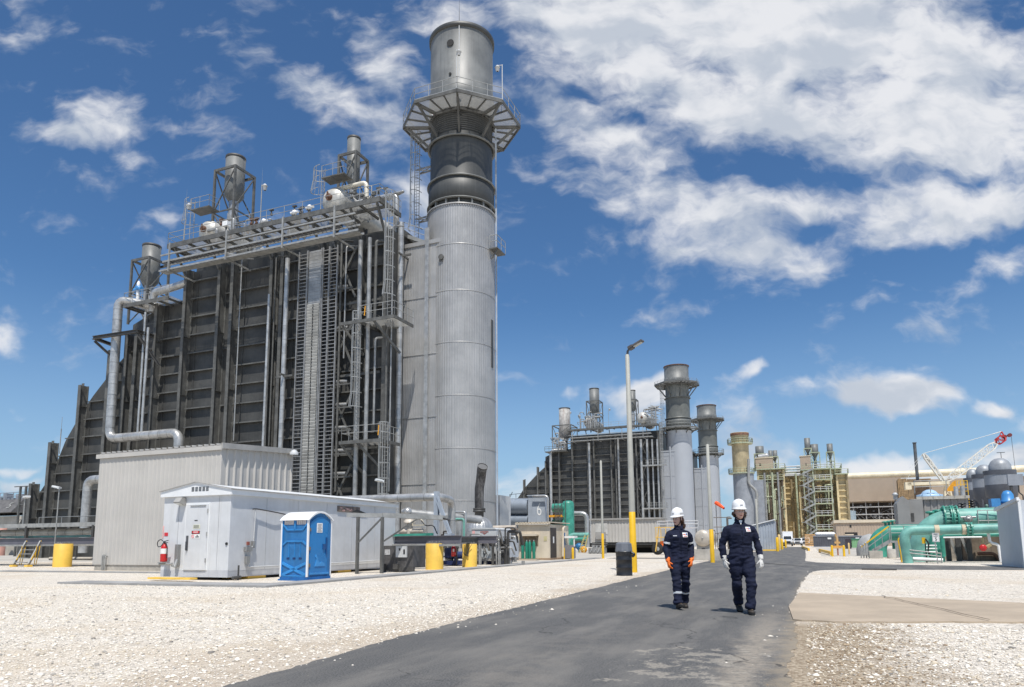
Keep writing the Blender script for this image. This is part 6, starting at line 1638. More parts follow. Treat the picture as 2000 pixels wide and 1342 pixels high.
# grey trailer on posts
RV = 77
a = W(1154, 1014, RV); b = W(1288, 1012, RV); zb = W(1220, 1059, RV)[1]; zt = b[1]
t = thing('office_trailer', 'long grey ribbed trailer raised on posts behind the light pole', 'trailer', (a[0], RV, 0))
mb = MB(); mb.box(a[0], b[0], RV + .04, RV + 3.2, zb, zt - .1); mb.ribs((a[0], RV), (b[0], RV), zb, zt - .12, .36, .04); mb.part('body', SHEDM, t)
mb = MB(); mb.box(a[0] - .15, b[0] + .2, RV - .2, RV + 3.4, zt - .1, zt + .08); mb.part('roof', TRIMG, t)
mb = MB(); mb.box(a[0] + .5, a[0] + 1.9, RV - .06, RV - .045, zb + .9, zt - .45); mb.part('door', M('trailer_panel', (.50, .49, .46), .5), t)
mb = MB(); mb.box(a[0] + .6, a[0] + 1.7, RV - .35, RV - .05, zb + .35, zb + 1.15); mb.part('air_conditioner', TRIMG, t)
for (f) in (.03, .5, .97):
    mb = MB(); u = a[0] + (b[0] - a[0]) * f; mb.box(u - .16, u + .16, RV + .1, RV + .45, 0, zb); mb.part('post', LSTEEL, t)
mb = MB(); mb.bar((a[0], RV + .2, zb - .2), (b[0], RV + .2, zb - .2), .2, .25); mb.bar((a[0], RV + 1.5, zb - .5), (b[0], RV + 1.5, zb - .5), .2, .2); mb.part('chassis', DSTEEL, t)
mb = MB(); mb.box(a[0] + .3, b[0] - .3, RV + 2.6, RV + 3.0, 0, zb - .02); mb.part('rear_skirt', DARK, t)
mb = MB()
for k in range(6): mb.box(a[0] + .3, a[0] + 2.0, RV - 2.2 + k * .3, RV - 1.95 + k * .3, .1 + k * .18, .16 + k * .18)
mb.part('step', ALUD, t)
def light_pole(label, x0, y0, yt, yy, rb, rt_, head=None, yel=YEL):
    u, v = g(x0, y0); zt = W(x0, yt, v)[1]; zy = W(x0, yy, v)[1]
    if yt > 1000: zt = W(x0, yt, v)[1]
    t = thing('light_pole', label, 'light pole', (u, v, 0), 'poles with yellow painted feet')
    k = zy / zt; rm = rb + (rt_ - rb) * k
    mb = MB(); mb.lathe((u, v, 0), [(rm, zy), (rt_, zt), (rt_ * .5, zt + .03), (.005, zt + .04)], 18); mb.part('shaft', M('pole_concrete_paint', (.36, .355, .315), .6, 0, .08, 1.5, .05, 20, .15), t)
    mb = MB(); mb.lathe((u, v, -.02), [(rb * 1.02, 0), (rm * 1.015, zy + .02), (rm, zy + .022)], 18); mb.part('painted_foot', yel, t)
    if head:
        hd = MB(); c = Vector((u, v, zt))
        hd.tube(c, c + Vector((.02, 0, .16)), .05, n=8); hd.tube(c + Vector((.0, 0, .14)), c + Vector((.14, -.02, .28)), .045, n=8)
        hd.part('bracket', CHAR, t)
        hd = MB(); q = c + Vector((.13, -.02, .27)); d = Vector((.90, -.22, .36)).normalized()
        hd.bar(q - d * .06, q + d * .62, .26, .07); hd.bar(q - d * .05, q + d * .15, .22, .15); hd.part('lamp_head', M('lamp_bronze', (.10, .09, .085), .5), t)
        hd = MB(); hd.bar(q + d * .2 - Vector((0, 0, .045)), q + d * .58 - Vector((0, 0, .045)), .18, .03); hd.part('lens', M('lamp_lens', (.5, .52, .5), .2), t)
    return t
light_pole('tall tapered light pole with yellow foot beside the black drum', 1238, 1118, 692, 1000, .14, .085, True)
light_pole('slim grey pole with short yellow foot in front of the grey trailer', 1178, 1091, 900, 1042, .095, .075)
light_pole('grey pole with yellow foot between the two walking women', 1392, 1099, 868, 1034, .125, .09)
u_, v_ = g(1482, 1081); light_pole('thin tan pole with faded yellow foot beside the blue-grey wall panel', 1482, 1081, 975, 1052, .11, .08, None, M('faded_yellow', (.62, .45, .20), .5))
# drum bin
u, v = g(1216, 1125)
v += .28
t = thing('drum_bin', 'black steel drum bin with grey plastic lid at the light pole', 'bin', (u, v, 0))
mb = MB(); mb.lathe((u, v, 0), [(.285, 0), (.295, .015), (.285, .03), (.285, .27), (.298, .29), (.285, .31), (.285, .55), (.298, .57), (.285, .59), (.285, .85), (.295, .88)], 32); mb.part('drum', BLACK, t)
mb = MB(); mb.lathe((u, v, 0), [(.292, .70), (.30, .78), (.305, .85), (.29, .87)], 24, smooth=False, rib=-.02); mb.pipe([(u + .3, v - .1, .82), (u + .42, v - .12, .76), (u + .33, v - .1, .68)], .05, 7, .06); mb.part('bin_liner', BLACK, t)
mb = MB(); mb.lathe((u, v, 0), [(.315, .855), (.315, .90), (.285, 1.14), (.20, 1.185), (.01, 1.19)], 8, smooth=False); mb.part('lid', M('slate_lid', (.14, .15, .17), .5, 0, .1, 4), t)
# orange light plant trailer and tank behind the shorter woman
q = W(1296, 1075, 66)
t = thing('light_plant', 'orange wheeled engine trailer with yellow railing behind the shorter woman', 'machine', (q[0], 66, 0))
mb = MB(); mb.box(q[0] - .3, q[0] + 1.6, 66, 67.5, .5, 1.25); mb.part('engine_box', ORANGE, t)
mb = MB(); mb.lathe((q[0] - .55, 65.9, .55), [(.2, 0), (.5, .02), (.55, .1), (.55, .3), (.5, .38), (.2, .4)], 20, (0, 1, 0)); mb.part('wheel', RUBBER, t)
mb = MB()
for k in range(6): mb.bar((q[0] - .6 + k * .45, 65.8, 1.2), (q[0] - .6 + k * .45, 65.8, 2.5), .06, .06, upv=(0, 1, 0))
for z in (1.6, 2.5): mb.bar((q[0] - .7, 65.8, z), (q[0] + 1.8, 65.8, z), .08, .08)
mb.bar((q[0] - .7, 65.85, .3), (q[0] - .3, 65.85, 2.6), .1, .1); mb.part('railing', M('amber_yellow', (.65, .42, .10), .5), t)
mb = MB(); mb.rail([(q[0] - .8, 67.6, 2.5), (q[0] + 3, 67.6, 2.5)], .6, .05, 1); mb.box(q[0] - .8, q[0] + 3, 67.4, 67.7, 2.4, 2.5); mb.part('platform', LGREY, t)
# horizontal storage tank
c = W(1373, 1051, 61.5); rr_ = (W(1388, 1051, 61.5)[0] - W(1356, 1051, 61.5)[0]) / 2 * 1.05
t = thing('storage_tank', 'beige horizontal tank with domed end between the two women', 'tank', (c[0], 61.5, .7))
mb = MB(); mb.lathe((c[0], 61.5, c[1]), [(.01, -.52 * rr_)] + [(rr_ * math.sin(R(a)), -.52 * rr_ * math.cos(R(a))) for a in range(10, 91, 10)] + [(rr_, 4.5)], 32, (0, 1, 0)); mb.part('shell', M('beige_tank', (.50, .45, .38), .4, .15, .15, 1.2, .05, 8, .2), t)
mb = MB(); mb.lathe((c[0], 61.5, c[1]), [(.01, -.6 * rr_), (.07, -.6 * rr_), (.08, -.45 * rr_)], 10, (0, 1, 0)); mb.part('nozzle', LSTEEL, t)
mb = MB(); mb.box(c[0] - rr_ * .8, c[0] + rr_ * .8, 61.6, 62.0, .3, c[1] - .3); mb.part('saddle', TRIMG, t)
mb = MB(); mb.box(c[0] - .16, c[0] + .12, 61.58, 61.6, .55, .62); mb.part('plate', BLACK, t)
a = g(1345, 1094); b = g(1432, 1094)
mb = MB(); mb.box(a[0], b[0], 46.6, 47.0, 0, .70); mb.solo('low_concrete_wall', CONC, 'low concrete wall in front of the beige tank', 'wall', (a[0], 46.6, 0))
mb = MB(); rr = random.Random(4)
for k in range(9):
    u = c[0] + rr_ + .15 + k * .12 + rr.uniform(0, .06); v = 62.5 + rr.uniform(0, 1.5); z = rr.uniform(1.3, 3.4); mb.pipe([(u, v, .3), (u, v, z), (u + rr.uniform(-.5, .5), v, z)], rr.choice((.03, .05, .07)), 6, .1)
for z in (.8, 2.4, 3.2): mb.tube((c[0] + rr_ + .1, 62.5, z), (c[0] + rr_ + 1.3, 62.5, z), .04, n=6)
mb.solo('pipe_manifold', M('dark_manifold', (.16, .14, .12), .6), 'dark frame of thin pipes right of the beige tank', 'pipes', (c[0] + rr_, 62.5, .3))
# wind sock
q = W(1398, 982, 110); e = W(1414, 993, 109)
t = thing('windsock', 'orange windsock drooping on a thin dark pole', 'windsock', (q[0], 110, 0))
mb = MB(); mb.tube((q[0], 110, 0), (q[0], 110, q[1] + .1), .05, n=6); mb.part('pole', DSTEEL, t)
mb = MB(); n_ = 7; mb.sweep([Vector((q[0] + (e[0] - q[0]) * i / 6, 110 - i / 6, q[1] + (e[1] - q[1]) * (i / 6) ** 1.1)) for i in range(7)], [.28, .30, .28, .25, .23, .20, .17], 12, False); mb.part('sock', M('windsock_orange', (.85, .10, .02), .7), t)
# blue-grey sheet wall by the road
a, b = W(1478, 1040, 92), W(1513, 1022, 92)
t = thing('sheet_windbreak', 'small blue-grey ribbed shed with sloping roof behind the taller woman', 'shed', (a[0], 92, 0))
u0 = a[0] - 2.6
mb = MB(); mb.ribs((u0, 92), (b[0], 92), .1, 3, .3, .05, top=lambda k: 2.55 + 1.15 * k); mb.prism([(u0, .1), (b[0], .1), (b[0], 3.62), (u0, 2.47)], 'v', 92.06, 96); mb.part('wall', M('blue_grey_sheet', (.34, .38, .43), .5, 0, .1, 1), t)
mb = MB(); mb.bar((u0, 91.9, 2.6), (b[0] + .1, 91.9, 3.78), .2, .1); mb.part('trim', WTRIM, t)
mb = MB(); mb.box(b[0] - 1.5, b[0] + .3, 91.4, 91.8, .004, .18); mb.part('base', YELB, t)
for i, (x, y, h, l) in enumerate(((1519, 1077, 1.5, 'yellow post nearest the sheet shed at the roadside'), (1523, 1075, 1.9, 'tan roadside post second from the sheet shed'), (1528, 1073, 1.4, 'yellow roadside post third from the sheet shed'), (1535, 1070, 1.3, 'yellow roadside post closest to the white truck'))):
    u, v = g(x, y); mb = MB(); mb.lathe((u, v, 0), [(.16, 0), (.16, h), (.08, h + .1), (.01, h + .1)], 10); mb.solo('guard_post', YEL if i != 1 else M('faded_yellow', (.62, .45, .2)), l, 'bollard', (u, v, 0), 'yellow guard posts')
RV = 232
def Wp(x, y, v=RV): return W(x, y, v)
# tan-topped chimney
ul, ur = W(1429, 890, 225)[0], W(1464, 890, 225)[0]; cu, cr = (ul + ur) / 2, (ur - ul) / 2
t = thing('chimney', 'short chimney with tan rusted top above the taller woman', 'chimney', (cu, 225, 0), 'boiler chimneys in a row')
zt = W(1446, 846, 225)[1]; zm = W(1446, 926, 225)[1]; zp = W(1446, 866, 225)[1]
lw = (W(1475, 985, 225)[0] - W(1433, 985, 225)[0]) / 2
mb = MB(); mb.lathe((cu + .5, 225, 0), [(lw, 0), (lw * .98, zm)], 36); mb.box(cu + 1.5, cu + lw + 3.0, 225.2, 231, 0, zm - 2); mb.part('lower_shell', SILO, t)
mb = MB(); mb.lathe((cu, 225, 0), [(cr * .95, zm), (cr * .95, zp), (cr, zp + .2), (cr, zt - 1.2), (cr * 1.04, zt - 1.1), (cr * 1.04, zt), (cr * .9, zt), (cr * .9, zt - 2)], 36); mb.part('upper_shell', M('tan_rusted_shell', (.50, .42, .26), .6, 0, .25, .35, .05, 5, .6, (.26, .18, .10)), t)
mb = MB(); mb.lathe((cu, 225, 0), [(cr * 1.05, zt - .9), (cr * 1.06, zt - .1), (cr * .9, zt + .05)], 36); mb.part('top_rim', RUST, t)
for (z, ro) in ((zp, cr * 1.42), (zm + .3, cr * 1.45)):
    mb = MB(); pts = [(cu + ro * math.cos(2 * math.pi * k / 20), 225 + ro * math.sin(2 * math.pi * k / 20), z) for k in range(20)]
    mb.lathe((cu, 225, z), [(cr, 0), (ro, 0), (ro, -.35), (cr, -.35)], 20, smooth=False); mb.rail(pts, 1.3, .07, 1.4, close=True)
    mb.part('platform', GALVG, t)
# tan boiler blocks
def tan_boiler(label, x0, x1, ytop, ybase, v, dep, bays, grp='tan boilers right of the road'):
    a = W(x0, ytop, v); b = W(x1, ytop, v)
    t = thing('tan_boiler', label, 'boiler', (a[0], v, 0), grp)
    zt = min(a[1], b[1])
    mb = MB(); mb.box(a[0], b[0], v, v + dep, 0, zt); mb.part('casing', TANB, t)
    for i in range(bays + 1):
        u = a[0] + (b[0] - a[0]) * i / bays
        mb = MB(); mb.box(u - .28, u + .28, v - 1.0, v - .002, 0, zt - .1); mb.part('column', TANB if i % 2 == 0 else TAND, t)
    mb = MB()
    k = 0
    z = 2.0
    while z < zt - 1:
        for i in range(bays):
            u0_ = a[0] + (b[0] - a[0]) * i / bays + .3; u1_ = a[0] + (b[0] - a[0]) * (i + 1) / bays - .3
            mb.box(u0_, u1_, v - .55, v - .003, z, z + .22)
        z += 1.75
    mb.part('stiffener', TANB, t)
    mb = MB(); mb.box(a[0] - .5, b[0] + .5, v - 1.8, v + dep, zt + .01, zt + .35); mb.part('roof_deck', GALVG, t)
    mb = MB(); mb.rail([(a[0] - .5, v + dep, zt + .35), (a[0] - .5, v - 1.8, zt + .35), (b[0] + .5, v - 1.8, zt + .35), (b[0] + .5, v + dep, zt + .35)], 1.3, .07, 2); mb.part('railing', GALVG, t)
    return t, a[0], b[0], zt
tA, ua, ub, zA = tan_boiler('tan ribbed boiler right beside the tan-topped chimney', 1480, 1530, 917, 1040, 232, 18, 4)
tB, uc, ud, zB = tan_boiler('tan ribbed boiler with zigzag stair tower, right of the other tan boiler', 1560, 1640, 917, 1040, 240, 18, 5)
tC, ue, uf, zC = tan_boiler('set-back tan wall with bright ribs between the two tan boilers', 1530, 1560, 925, 1040, 244, 8, 2)
tD, ug, uh, zD = tan_boiler('bright yellow-tan ribbed end panel beside the taupe hall', 1634, 1653, 927, 1012, 236, 3, 1)
rr = random.Random(41)
for (ua_, ub_, z_, v_, l) in ((ua, ub, zA, 230.4, 'brown and pale clutter of pipes on the left tan boiler face'), (uc, ud - 2, zB, 238, 'dense clutter of pipes behind the zigzag stairs')):
    t = thing('face_pipework', l, 'pipework', (ua_, v_, 0), 'pipework on the tan boilers')
    for (nm, m_, n_) in (('dark_piping', M('brown_clutter', (.10, .075, .05), .7, 0, .4, 1), 16), ('pale_piping', GALVG, 12)):
        mb = MB()
        for k in range(n_):
            u = rr.uniform(ua_ + .4, ub_ - .4); z0 = rr.uniform(1, z_ * .6); z1 = z0 + rr.uniform(4, 12); z1 = min(z1, z_ - .5)
            mb.pipe([(u, v_, z0), (u, v_, z1), (min(ub_, u + rr.uniform(.5, 3)), v_, z1)], rr.choice((.12, .2, .3)), 6, .4, 3)
        mb.part(nm, m_, t)
    mb = MB(); mb.box(ua_, ub_, v_ - .5, v_ + 1, z_ - 3.2, z_ - 3.0); mb.rail([(ua_, v_ - .5, z_ - 3), (ub_, v_ - .5, z_ - 3)], 1.2, .07, 1.5); mb.part('walkway', GALVG, t)
# thin vertical pipes
for i, (x, l) in enumerate(((1497, 'thin pipe, left one on the left tan boiler'), (1512, 'pale pipe in the middle of the left tan boiler'), (1523, 'thin pipe at the right of the left tan boiler'), (1558, 'grey pipe between the tan boilers'), (1582, 'grey pipe left of the zigzag stairs'))):
    u = W(x, 1000, 230)[0]; pipe_thing('downcomer_pipe', [(u, 230 if x < 1550 else 237, 0), (u, 230 if x < 1550 else 237, zA - 1)], .33, GALVG if i % 2 else ALUD, l, 'vertical pipes on the tan boilers', 8)
p = [W(1463, 898, 224), W(1463, 945, 224), W(1479, 960, 224), W(1479, 1040, 224)]; pipe_thing('bent_pipe', [(q[0], 222, q[1]) for q in p], .42, LSTEEL, 'long pale pipe stepping down beside the tan-topped chimney', None, 10, 1)
# rooftop rooms
for (x0, x1, y0, y1, v, l) in ((1475, 1510, 896, 914, 233, 'taupe rooftop room with a small dark window on the left tan boiler'), (1562, 1584, 892, 912, 239, 'taupe rooftop room on the right tan boiler')):
    a = W(x0, y0, v); b = W(x1, y1, v)
    t = thing('rooftop_room', l, 'room', (a[0], v, b[1]), 'rooftop rooms on the tan boilers')
    zb_ = zA + .36
    mb = MB(); mb.box(a[0], b[0], v, v + 5, zb_, a[1]); mb.part('wall', BROWN, t)
    mb = MB(); mb.box(a[0] - .15, b[0] + .15, v - .15, v + 5, a[1] + .002, a[1] + .25); mb.part('roof', TANS, t)
    mb = MB(); w = b[0] - a[0]; mb.box(a[0] + w * (.22 if x0 < 1500 else .5), a[0] + w * (.32 if x0 < 1500 else .6), v - .03, v - .002, zb_ + 1.2, zb_ + 1.9); mb.part('window', DARK, t)
# rooftop silencers and frames
for (x, yt, yb, wd, v, l) in ((1483, 872, 896, 16, 238, 'grey silencer in a pale frame on the left tan boiler'), (1504, 880, 912, 7, 238, 'slim vent left one right of the rooftop room'), (1513, 880, 912, 9, 238, 'grey vent with braced frame at the right of the left tan boiler'),
                              (1576, 856, 892, 11, 246, 'tallest grey silencer on the right tan boiler'), (1590, 868, 885, 14, 246, 'wide grey silencer in the middle of the right tan boiler'), (1620, 867, 900, 11, 246, 'grey silencer at the right end of the right tan boiler')):
    c = W(x, yt, v); rr_ = wd / 2 * (pw(c[0], v).y) / 1393; zb_ = (zA if x < 1550 else zB) + .36
    t = thing('vent_silencer', l, 'silencer', (c[0], v, zb_), 'vent silencers on the tan boilers')
    zf = c[1] - (c[1] - zb_) * .32
    mb = MB(); mb.lathe((c[0], v, 0), [(rr_ * .4, zf - 1.4), (rr_, zf - .2), (rr_, c[1]), (rr_ * .9, c[1]), (rr_ * .9, c[1] - 1)], 20); mb.tube((c[0], v, zb_), (c[0], v, zf - 1.2), rr_ * .4, n=10); mb.part('shell', SHELL, t)
    mb = MB(); q = rr_ * 1.25
    cs = [(c[0] + a * q, v + b * q) for a, b in ((-1, -1), (1, -1), (1, 1), (-1, 1))]
    for i, cc in enumerate(cs):
        d = cs[(i + 1) % 4]
        mb.bar((*cc, zb_), (*cc, zf), .22, .22, upv=(0, 1, 0)); mb.bar((*cc, zf), (*d, zf), .2, .25); mb.bar((*cc, zb_ + .3), (*d, zf), .15, .15); mb.bar((*cc, (zb_ + zf) / 2), (*d, (zb_ + zf) / 2), .14, .14)
    mb.part('frame', GALVG, t)
c = W(1488, 893, 236); mb = MB(); mb.tube((c[0] - 1, 236, c[1]), (c[0] + 1.4, 236, c[1] + .3), .9, n=14); mb.ball((c[0] + 1.4, 236, c[1] + .3), .9, 12); mb.solo('steam_drum', ALU, 'shiny rounded drum above the left rooftop room', 'steam drum', (c[0], 236, c[1] - 1))
mb = MB(); zz = zB + 1
for k in range(4): mb.tube((ue - .5, 238, zA - 1 + k * .8), (uf + .5, 238, zA - 1 + k * .8), .22, n=8)
mb.box(ue - .5, uf + .5, 237, 240, zA - 1.6, zA - 1.3); mb.solo('pipe_bridge', LGREY, 'pale pipe bridge joining the two tan boilers at roof height', 'pipe bridge', (ue, 238, zA - 2))
# zigzag stair tower
x0, x1 = W(1576, 960, 236)[0], W(1624, 960, 236)[0]
t = thing('stair_tower', 'pale zigzag stair tower with many landings in front of the right tan boiler', 'stair tower', (x0, 233, 0))
mb = MB()
for u in (W(1590, 960, 233)[0], x1):
    for v in (232, 235.5): mb.bar((u, v, 0), (u, v, zB + .4), .26, .26, upv=(0, 1, 0))
mb.part('post', GALVG, t)
levels = [W(1600, y, 233)[1] for y in (1033, 1006, 983, 959, 936, 915)]
ul_ = W(1591, 960, 233)[0]
prevz = 0
for i, z in enumerate(levels):
    mb = MB(); mb.box(ul_, x1 + .2, 232, 235.5, z - .3, z); mb.part('landing', GALVG, t)
    mb = MB(); mb.rail([(ul_, 232, z), (x1 + .2, 232, z)], 1.2, .07, 1.6); mb.part('railing', LGREY, t)
    mb = MB(); zm_ = (z + prevz) / 2
    mb.bar((ul_, 231.6, z - .1), (x0 - 1.0, 231.6, zm_), .12, .5); mb.bar((x0 - 1.0, 232.2, zm_), (ul_, 232.6, prevz), .12, .5)
    mb.bar((ul_, 231.6, z + 1.1), (x0 - 1.0, 231.6, zm_ + 1.2), .09, .09); mb.bar((x0 - 1.0, 232.2, zm_ + 1.2), (ul_, 232.6, prevz + 1.2), .09, .09); mb.box(x0 - 2.0, x0 - .9, 231.4, 233, zm_ - .15, zm_); mb.part('flight', M('stair_galv', (.30, .31, .30), .5, .2, .2, 1), t)
    prevz = z
HV_ = 268
a = W(1650, 936, HV_); b = W(1753, 938, HV_); zb = W(1700, 979, HV_)[1]
t = thing('turbine_hall', 'huge taupe sheeted hall behind the crane with dark open underside', 'building', (a[0], HV_, 0))
zt = a[1]
mb = MB(); mb.box(a[0], b[0] + 1, HV_, HV_ + 30, zb, zt); mb.box(b[0] + 6, b[0] + 110, HV_ + 8, HV_ + 40, 2, zt - .5); mb.part('wall', BROWN, t)
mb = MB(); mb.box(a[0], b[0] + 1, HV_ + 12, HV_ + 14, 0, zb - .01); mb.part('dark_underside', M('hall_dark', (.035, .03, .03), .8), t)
rr = random.Random(12)
mb = MB()
for i in range(5): u = a[0] + 2 + i * 3.9; mb.bar((u, HV_ + 1, 0), (u, HV_ + 1, zb - .02), .25, .25, upv=(0, 1, 0))
for z in (zb - 1.9, zb - 4.4): mb.bar((a[0], HV_ + .8, z), (b[0], HV_ + .8, z), .35, .35)
mb.part('underside_frame', M('pale_frame', (.42, .42, .42), .5), t)
mb = MB()
for i in range(110): mb.tube((lambda u, z: (u, HV_ + 2, z))(rr.uniform(a[0], b[0]), rr.uniform(2, zb - 1)), (lambda p: p)((rr.uniform(a[0], b[0]), HV_ + 3, rr.uniform(2, zb - 1))), .1, n=5) if i < 14 else mb.box(*(lambda u, z: (u, u + rr.uniform(.3, .9), HV_ + 2, HV_ + 2.6, z, z + rr.uniform(.2, .7)))(rr.uniform(a[0], b[0] - 1), rr.uniform(2, zb - 1)))
mb.part('underside_piping', M('mixed_pipework', (.30, .30, .31), .5, .2, .7, 1.5), t)
mb = MB(); u0_, u1_ = W(1655, 1000, 250)[0], W(1672, 1010, 250)[0]; mb.prism([(u0_, 0), (u1_, 0), (u1_, 10.4), (u0_ + .2, W(1655, 996, 250)[1])], 'v', 250, 252); mb.part('blue_duct', M('blue_grey_duct', (.30, .38, .46), .5), t)
zc = W(1800, 928, HV_)[1]
pipe_thing('exhaust_duct', [(a[0] - 1, HV_ + 1.5, zt + 1.0), (b[0] + 2, HV_ + 1.5, zt + 1.0), (b[0] + 30, HV_ + 6, zt + 1.6), (b[0] + 110, HV_ + 20, zt + 4.5)], 1.15, CREAM, 'long cream duct running along the top of the taupe hall', None, 16, 2)
# tan rusted lattice block left of the crane
a2 = W(1754, 936, 255); b2 = W(1770, 936, 255)
t = thing('lattice_block', 'rusty tan lattice block at the end of the taupe hall', 'structure', (a2[0], 255, 0))
mb = MB(); zt2 = a2[1]; zb2 = W(1760, 972, 255)[1]
for i in range(6): u = a2[0] + i * (b2[0] - a2[0]) / 5; mb.bar((u, 255, zb2 - 3), (u, 255, zt2), .35, .35, upv=(0, 1, 0)); 
for k in range(9): z = zb2 + k * (zt2 - zb2) / 8; mb.bar((a2[0], 255, z), (b2[0], 255, z), .3, .3); 
for i in range(5): mb.bar((a2[0] + i * .7, 255.3, zb2), (a2[0] + i * .7 + .6, 255.3, zt2), .2, .2)
mb.part('lattice', M('rust_tan', (.28, .19, .10), .7, 0, .3, 1), t)
mb = MB(); mb.box(a2[0] + .2, b2[0] + 7, 256.5, 262, 0, zt2); mb.part('backing', M('tan_backing', (.24, .17, .10), .7), t)
# thin dark chimney
a = W(1785, 866, 228); b = W(1793, 935, 228)
t = thing('dark_flue', 'thin dark flue pipe rising left of the crane mast', 'flue', (b[0], 228, 0)); uu = (a[0] + b[0]) / 2
mb = MB(); mb.tube((uu, 228, 0), (uu, 228, a[1]), .42, n=14); mb.tube((uu, 228, a[1]), (uu, 228, a[1] + .25), .55, n=14); mb.part('pipe', M('flue_grey', (.09, .10, .11), .6), t)
mb = MB(); z2 = W(1795, 938, 228)[1]; mb.tube((uu + .8, 228.5, 0), (uu + .8, 228.5, z2), 1.9, n=20); mb.part('brown_base', M('brown_base', (.17, .12, .09), .7, 0, .3, .5), t)
CRV = 225
def C3(x, y, dv=0): q = W(x, y, CRV + dv); return Vector((q[0], CRV + dv, q[1]))
foot = C3(1848, 940); tip = C3(1962, 853); mast = C3(1803, 886); tail = C3(1770, 938); tailb = C3(1848, 936)
t = thing('lattice_crane', 'white lattice boom crane with red tip over the right roofs', 'crane', (foot.x, CRV, 0))
def lattice(mb, a, b, w, h, n, r):
    d = (b - a).normalized(); side = Vector((0, 1, 0)); up_ = d.cross(side).normalized()
    ch = []
    for (i, j) in ((-1, -1), (1, -1), (1, 1), (-1, 1)):
        row = []
        for k in range(n + 1):
            f = k / n; taper = min(1, f * 5 + .25, (1 - f) * 7 + .4)
            row.append(a.lerp(b, f) + side * i * w / 2 * taper + up_ * j * h / 2 * taper)
        ch.append(row)
    for row in ch:
        for p, q in zip(row[:-1], row[1:]): mb.bar(p, q, r * 2, r * 2)
    for k in range(n):
        for c in range(4):
            p, q = ch[c][k + k % 2 * 0], ch[(c + 1) % 4][k + 1]
            if (k + c) % 2: p, q = ch[(c + 1) % 4][k], ch[c][k + 1]
            mb.bar(p, q, r * 1.1, r * 1.1)
red0 = foot.lerp(tip, .86)
mb = MB(); lattice(mb, foot, red0, 1.8, 1.8, 18, .13); mb.part('boom', CRANEW, t)
mb = MB(); lattice(mb, red0, tip, 1.7, 1.7, 4, .14); mb.bar(tip, C3(1956, 843), .3, .3); mb.bar(C3(1956, 843), red0, .2, .2); jb = mb.part('boom_tip', CRANER, t)
mb = MB(); e = C3(1972, 850); mb.tube(tip + Vector((0, -.4, 0)), tip + Vector((0, .4, 0)), .5, n=12); mb.tube(e + Vector((0, -.4, 0)), e + Vector((0, .4, 0)), .5, n=14); mb.bar(tip, e, .35, .4); mb.part('sheave', M('dark_red_sheave', (.16, .03, .03), .6), jb)
mb = MB(); lattice(mb, foot + Vector((-.3, 0, -.5)), mast, 1.2, .9, 8, .14); mb.bar(foot, mast, .35, .5); mb.part('mast', CRANEW, t)
mb = MB(); mb.tube(mast, C3(1938, 848), .07, n=6); mb.tube(C3(1938, 848), C3(1956, 843), .12, n=6); mb.tube(mast, tail, .06, n=6); mb.tube(mast, C3(1776, 915), .05, n=6); mb.part('pendant_line', CRANEW, t)
mb = MB(); mb.tube(C3(1975, 852), C3(1984, 925), .05, n=5); mb.part('hoist_rope', DSTEEL, t)
mb = MB(); mb.box(tail.x, foot.x + .5, CRV - 1.6, CRV + 1.6, foot.z - .9, foot.z - .1); mb.box(tail.x - .5, tail.x + 1, CRV - 1.6, CRV + 1.6, foot.z - 2, foot.z); mb.part('upper_body', CREAM, t)
mb = MB(); lattice(mb, foot + Vector((0, 0, -.6)), Vector((foot.x + .5, CRV, 1)), 1.6, 1.6, 9, .14); mb.box(foot.x - 3, foot.x + 3, CRV - 2, CRV + 2, 0, 2); mb.part('carrier', CREAM, t)
SV_ = 122
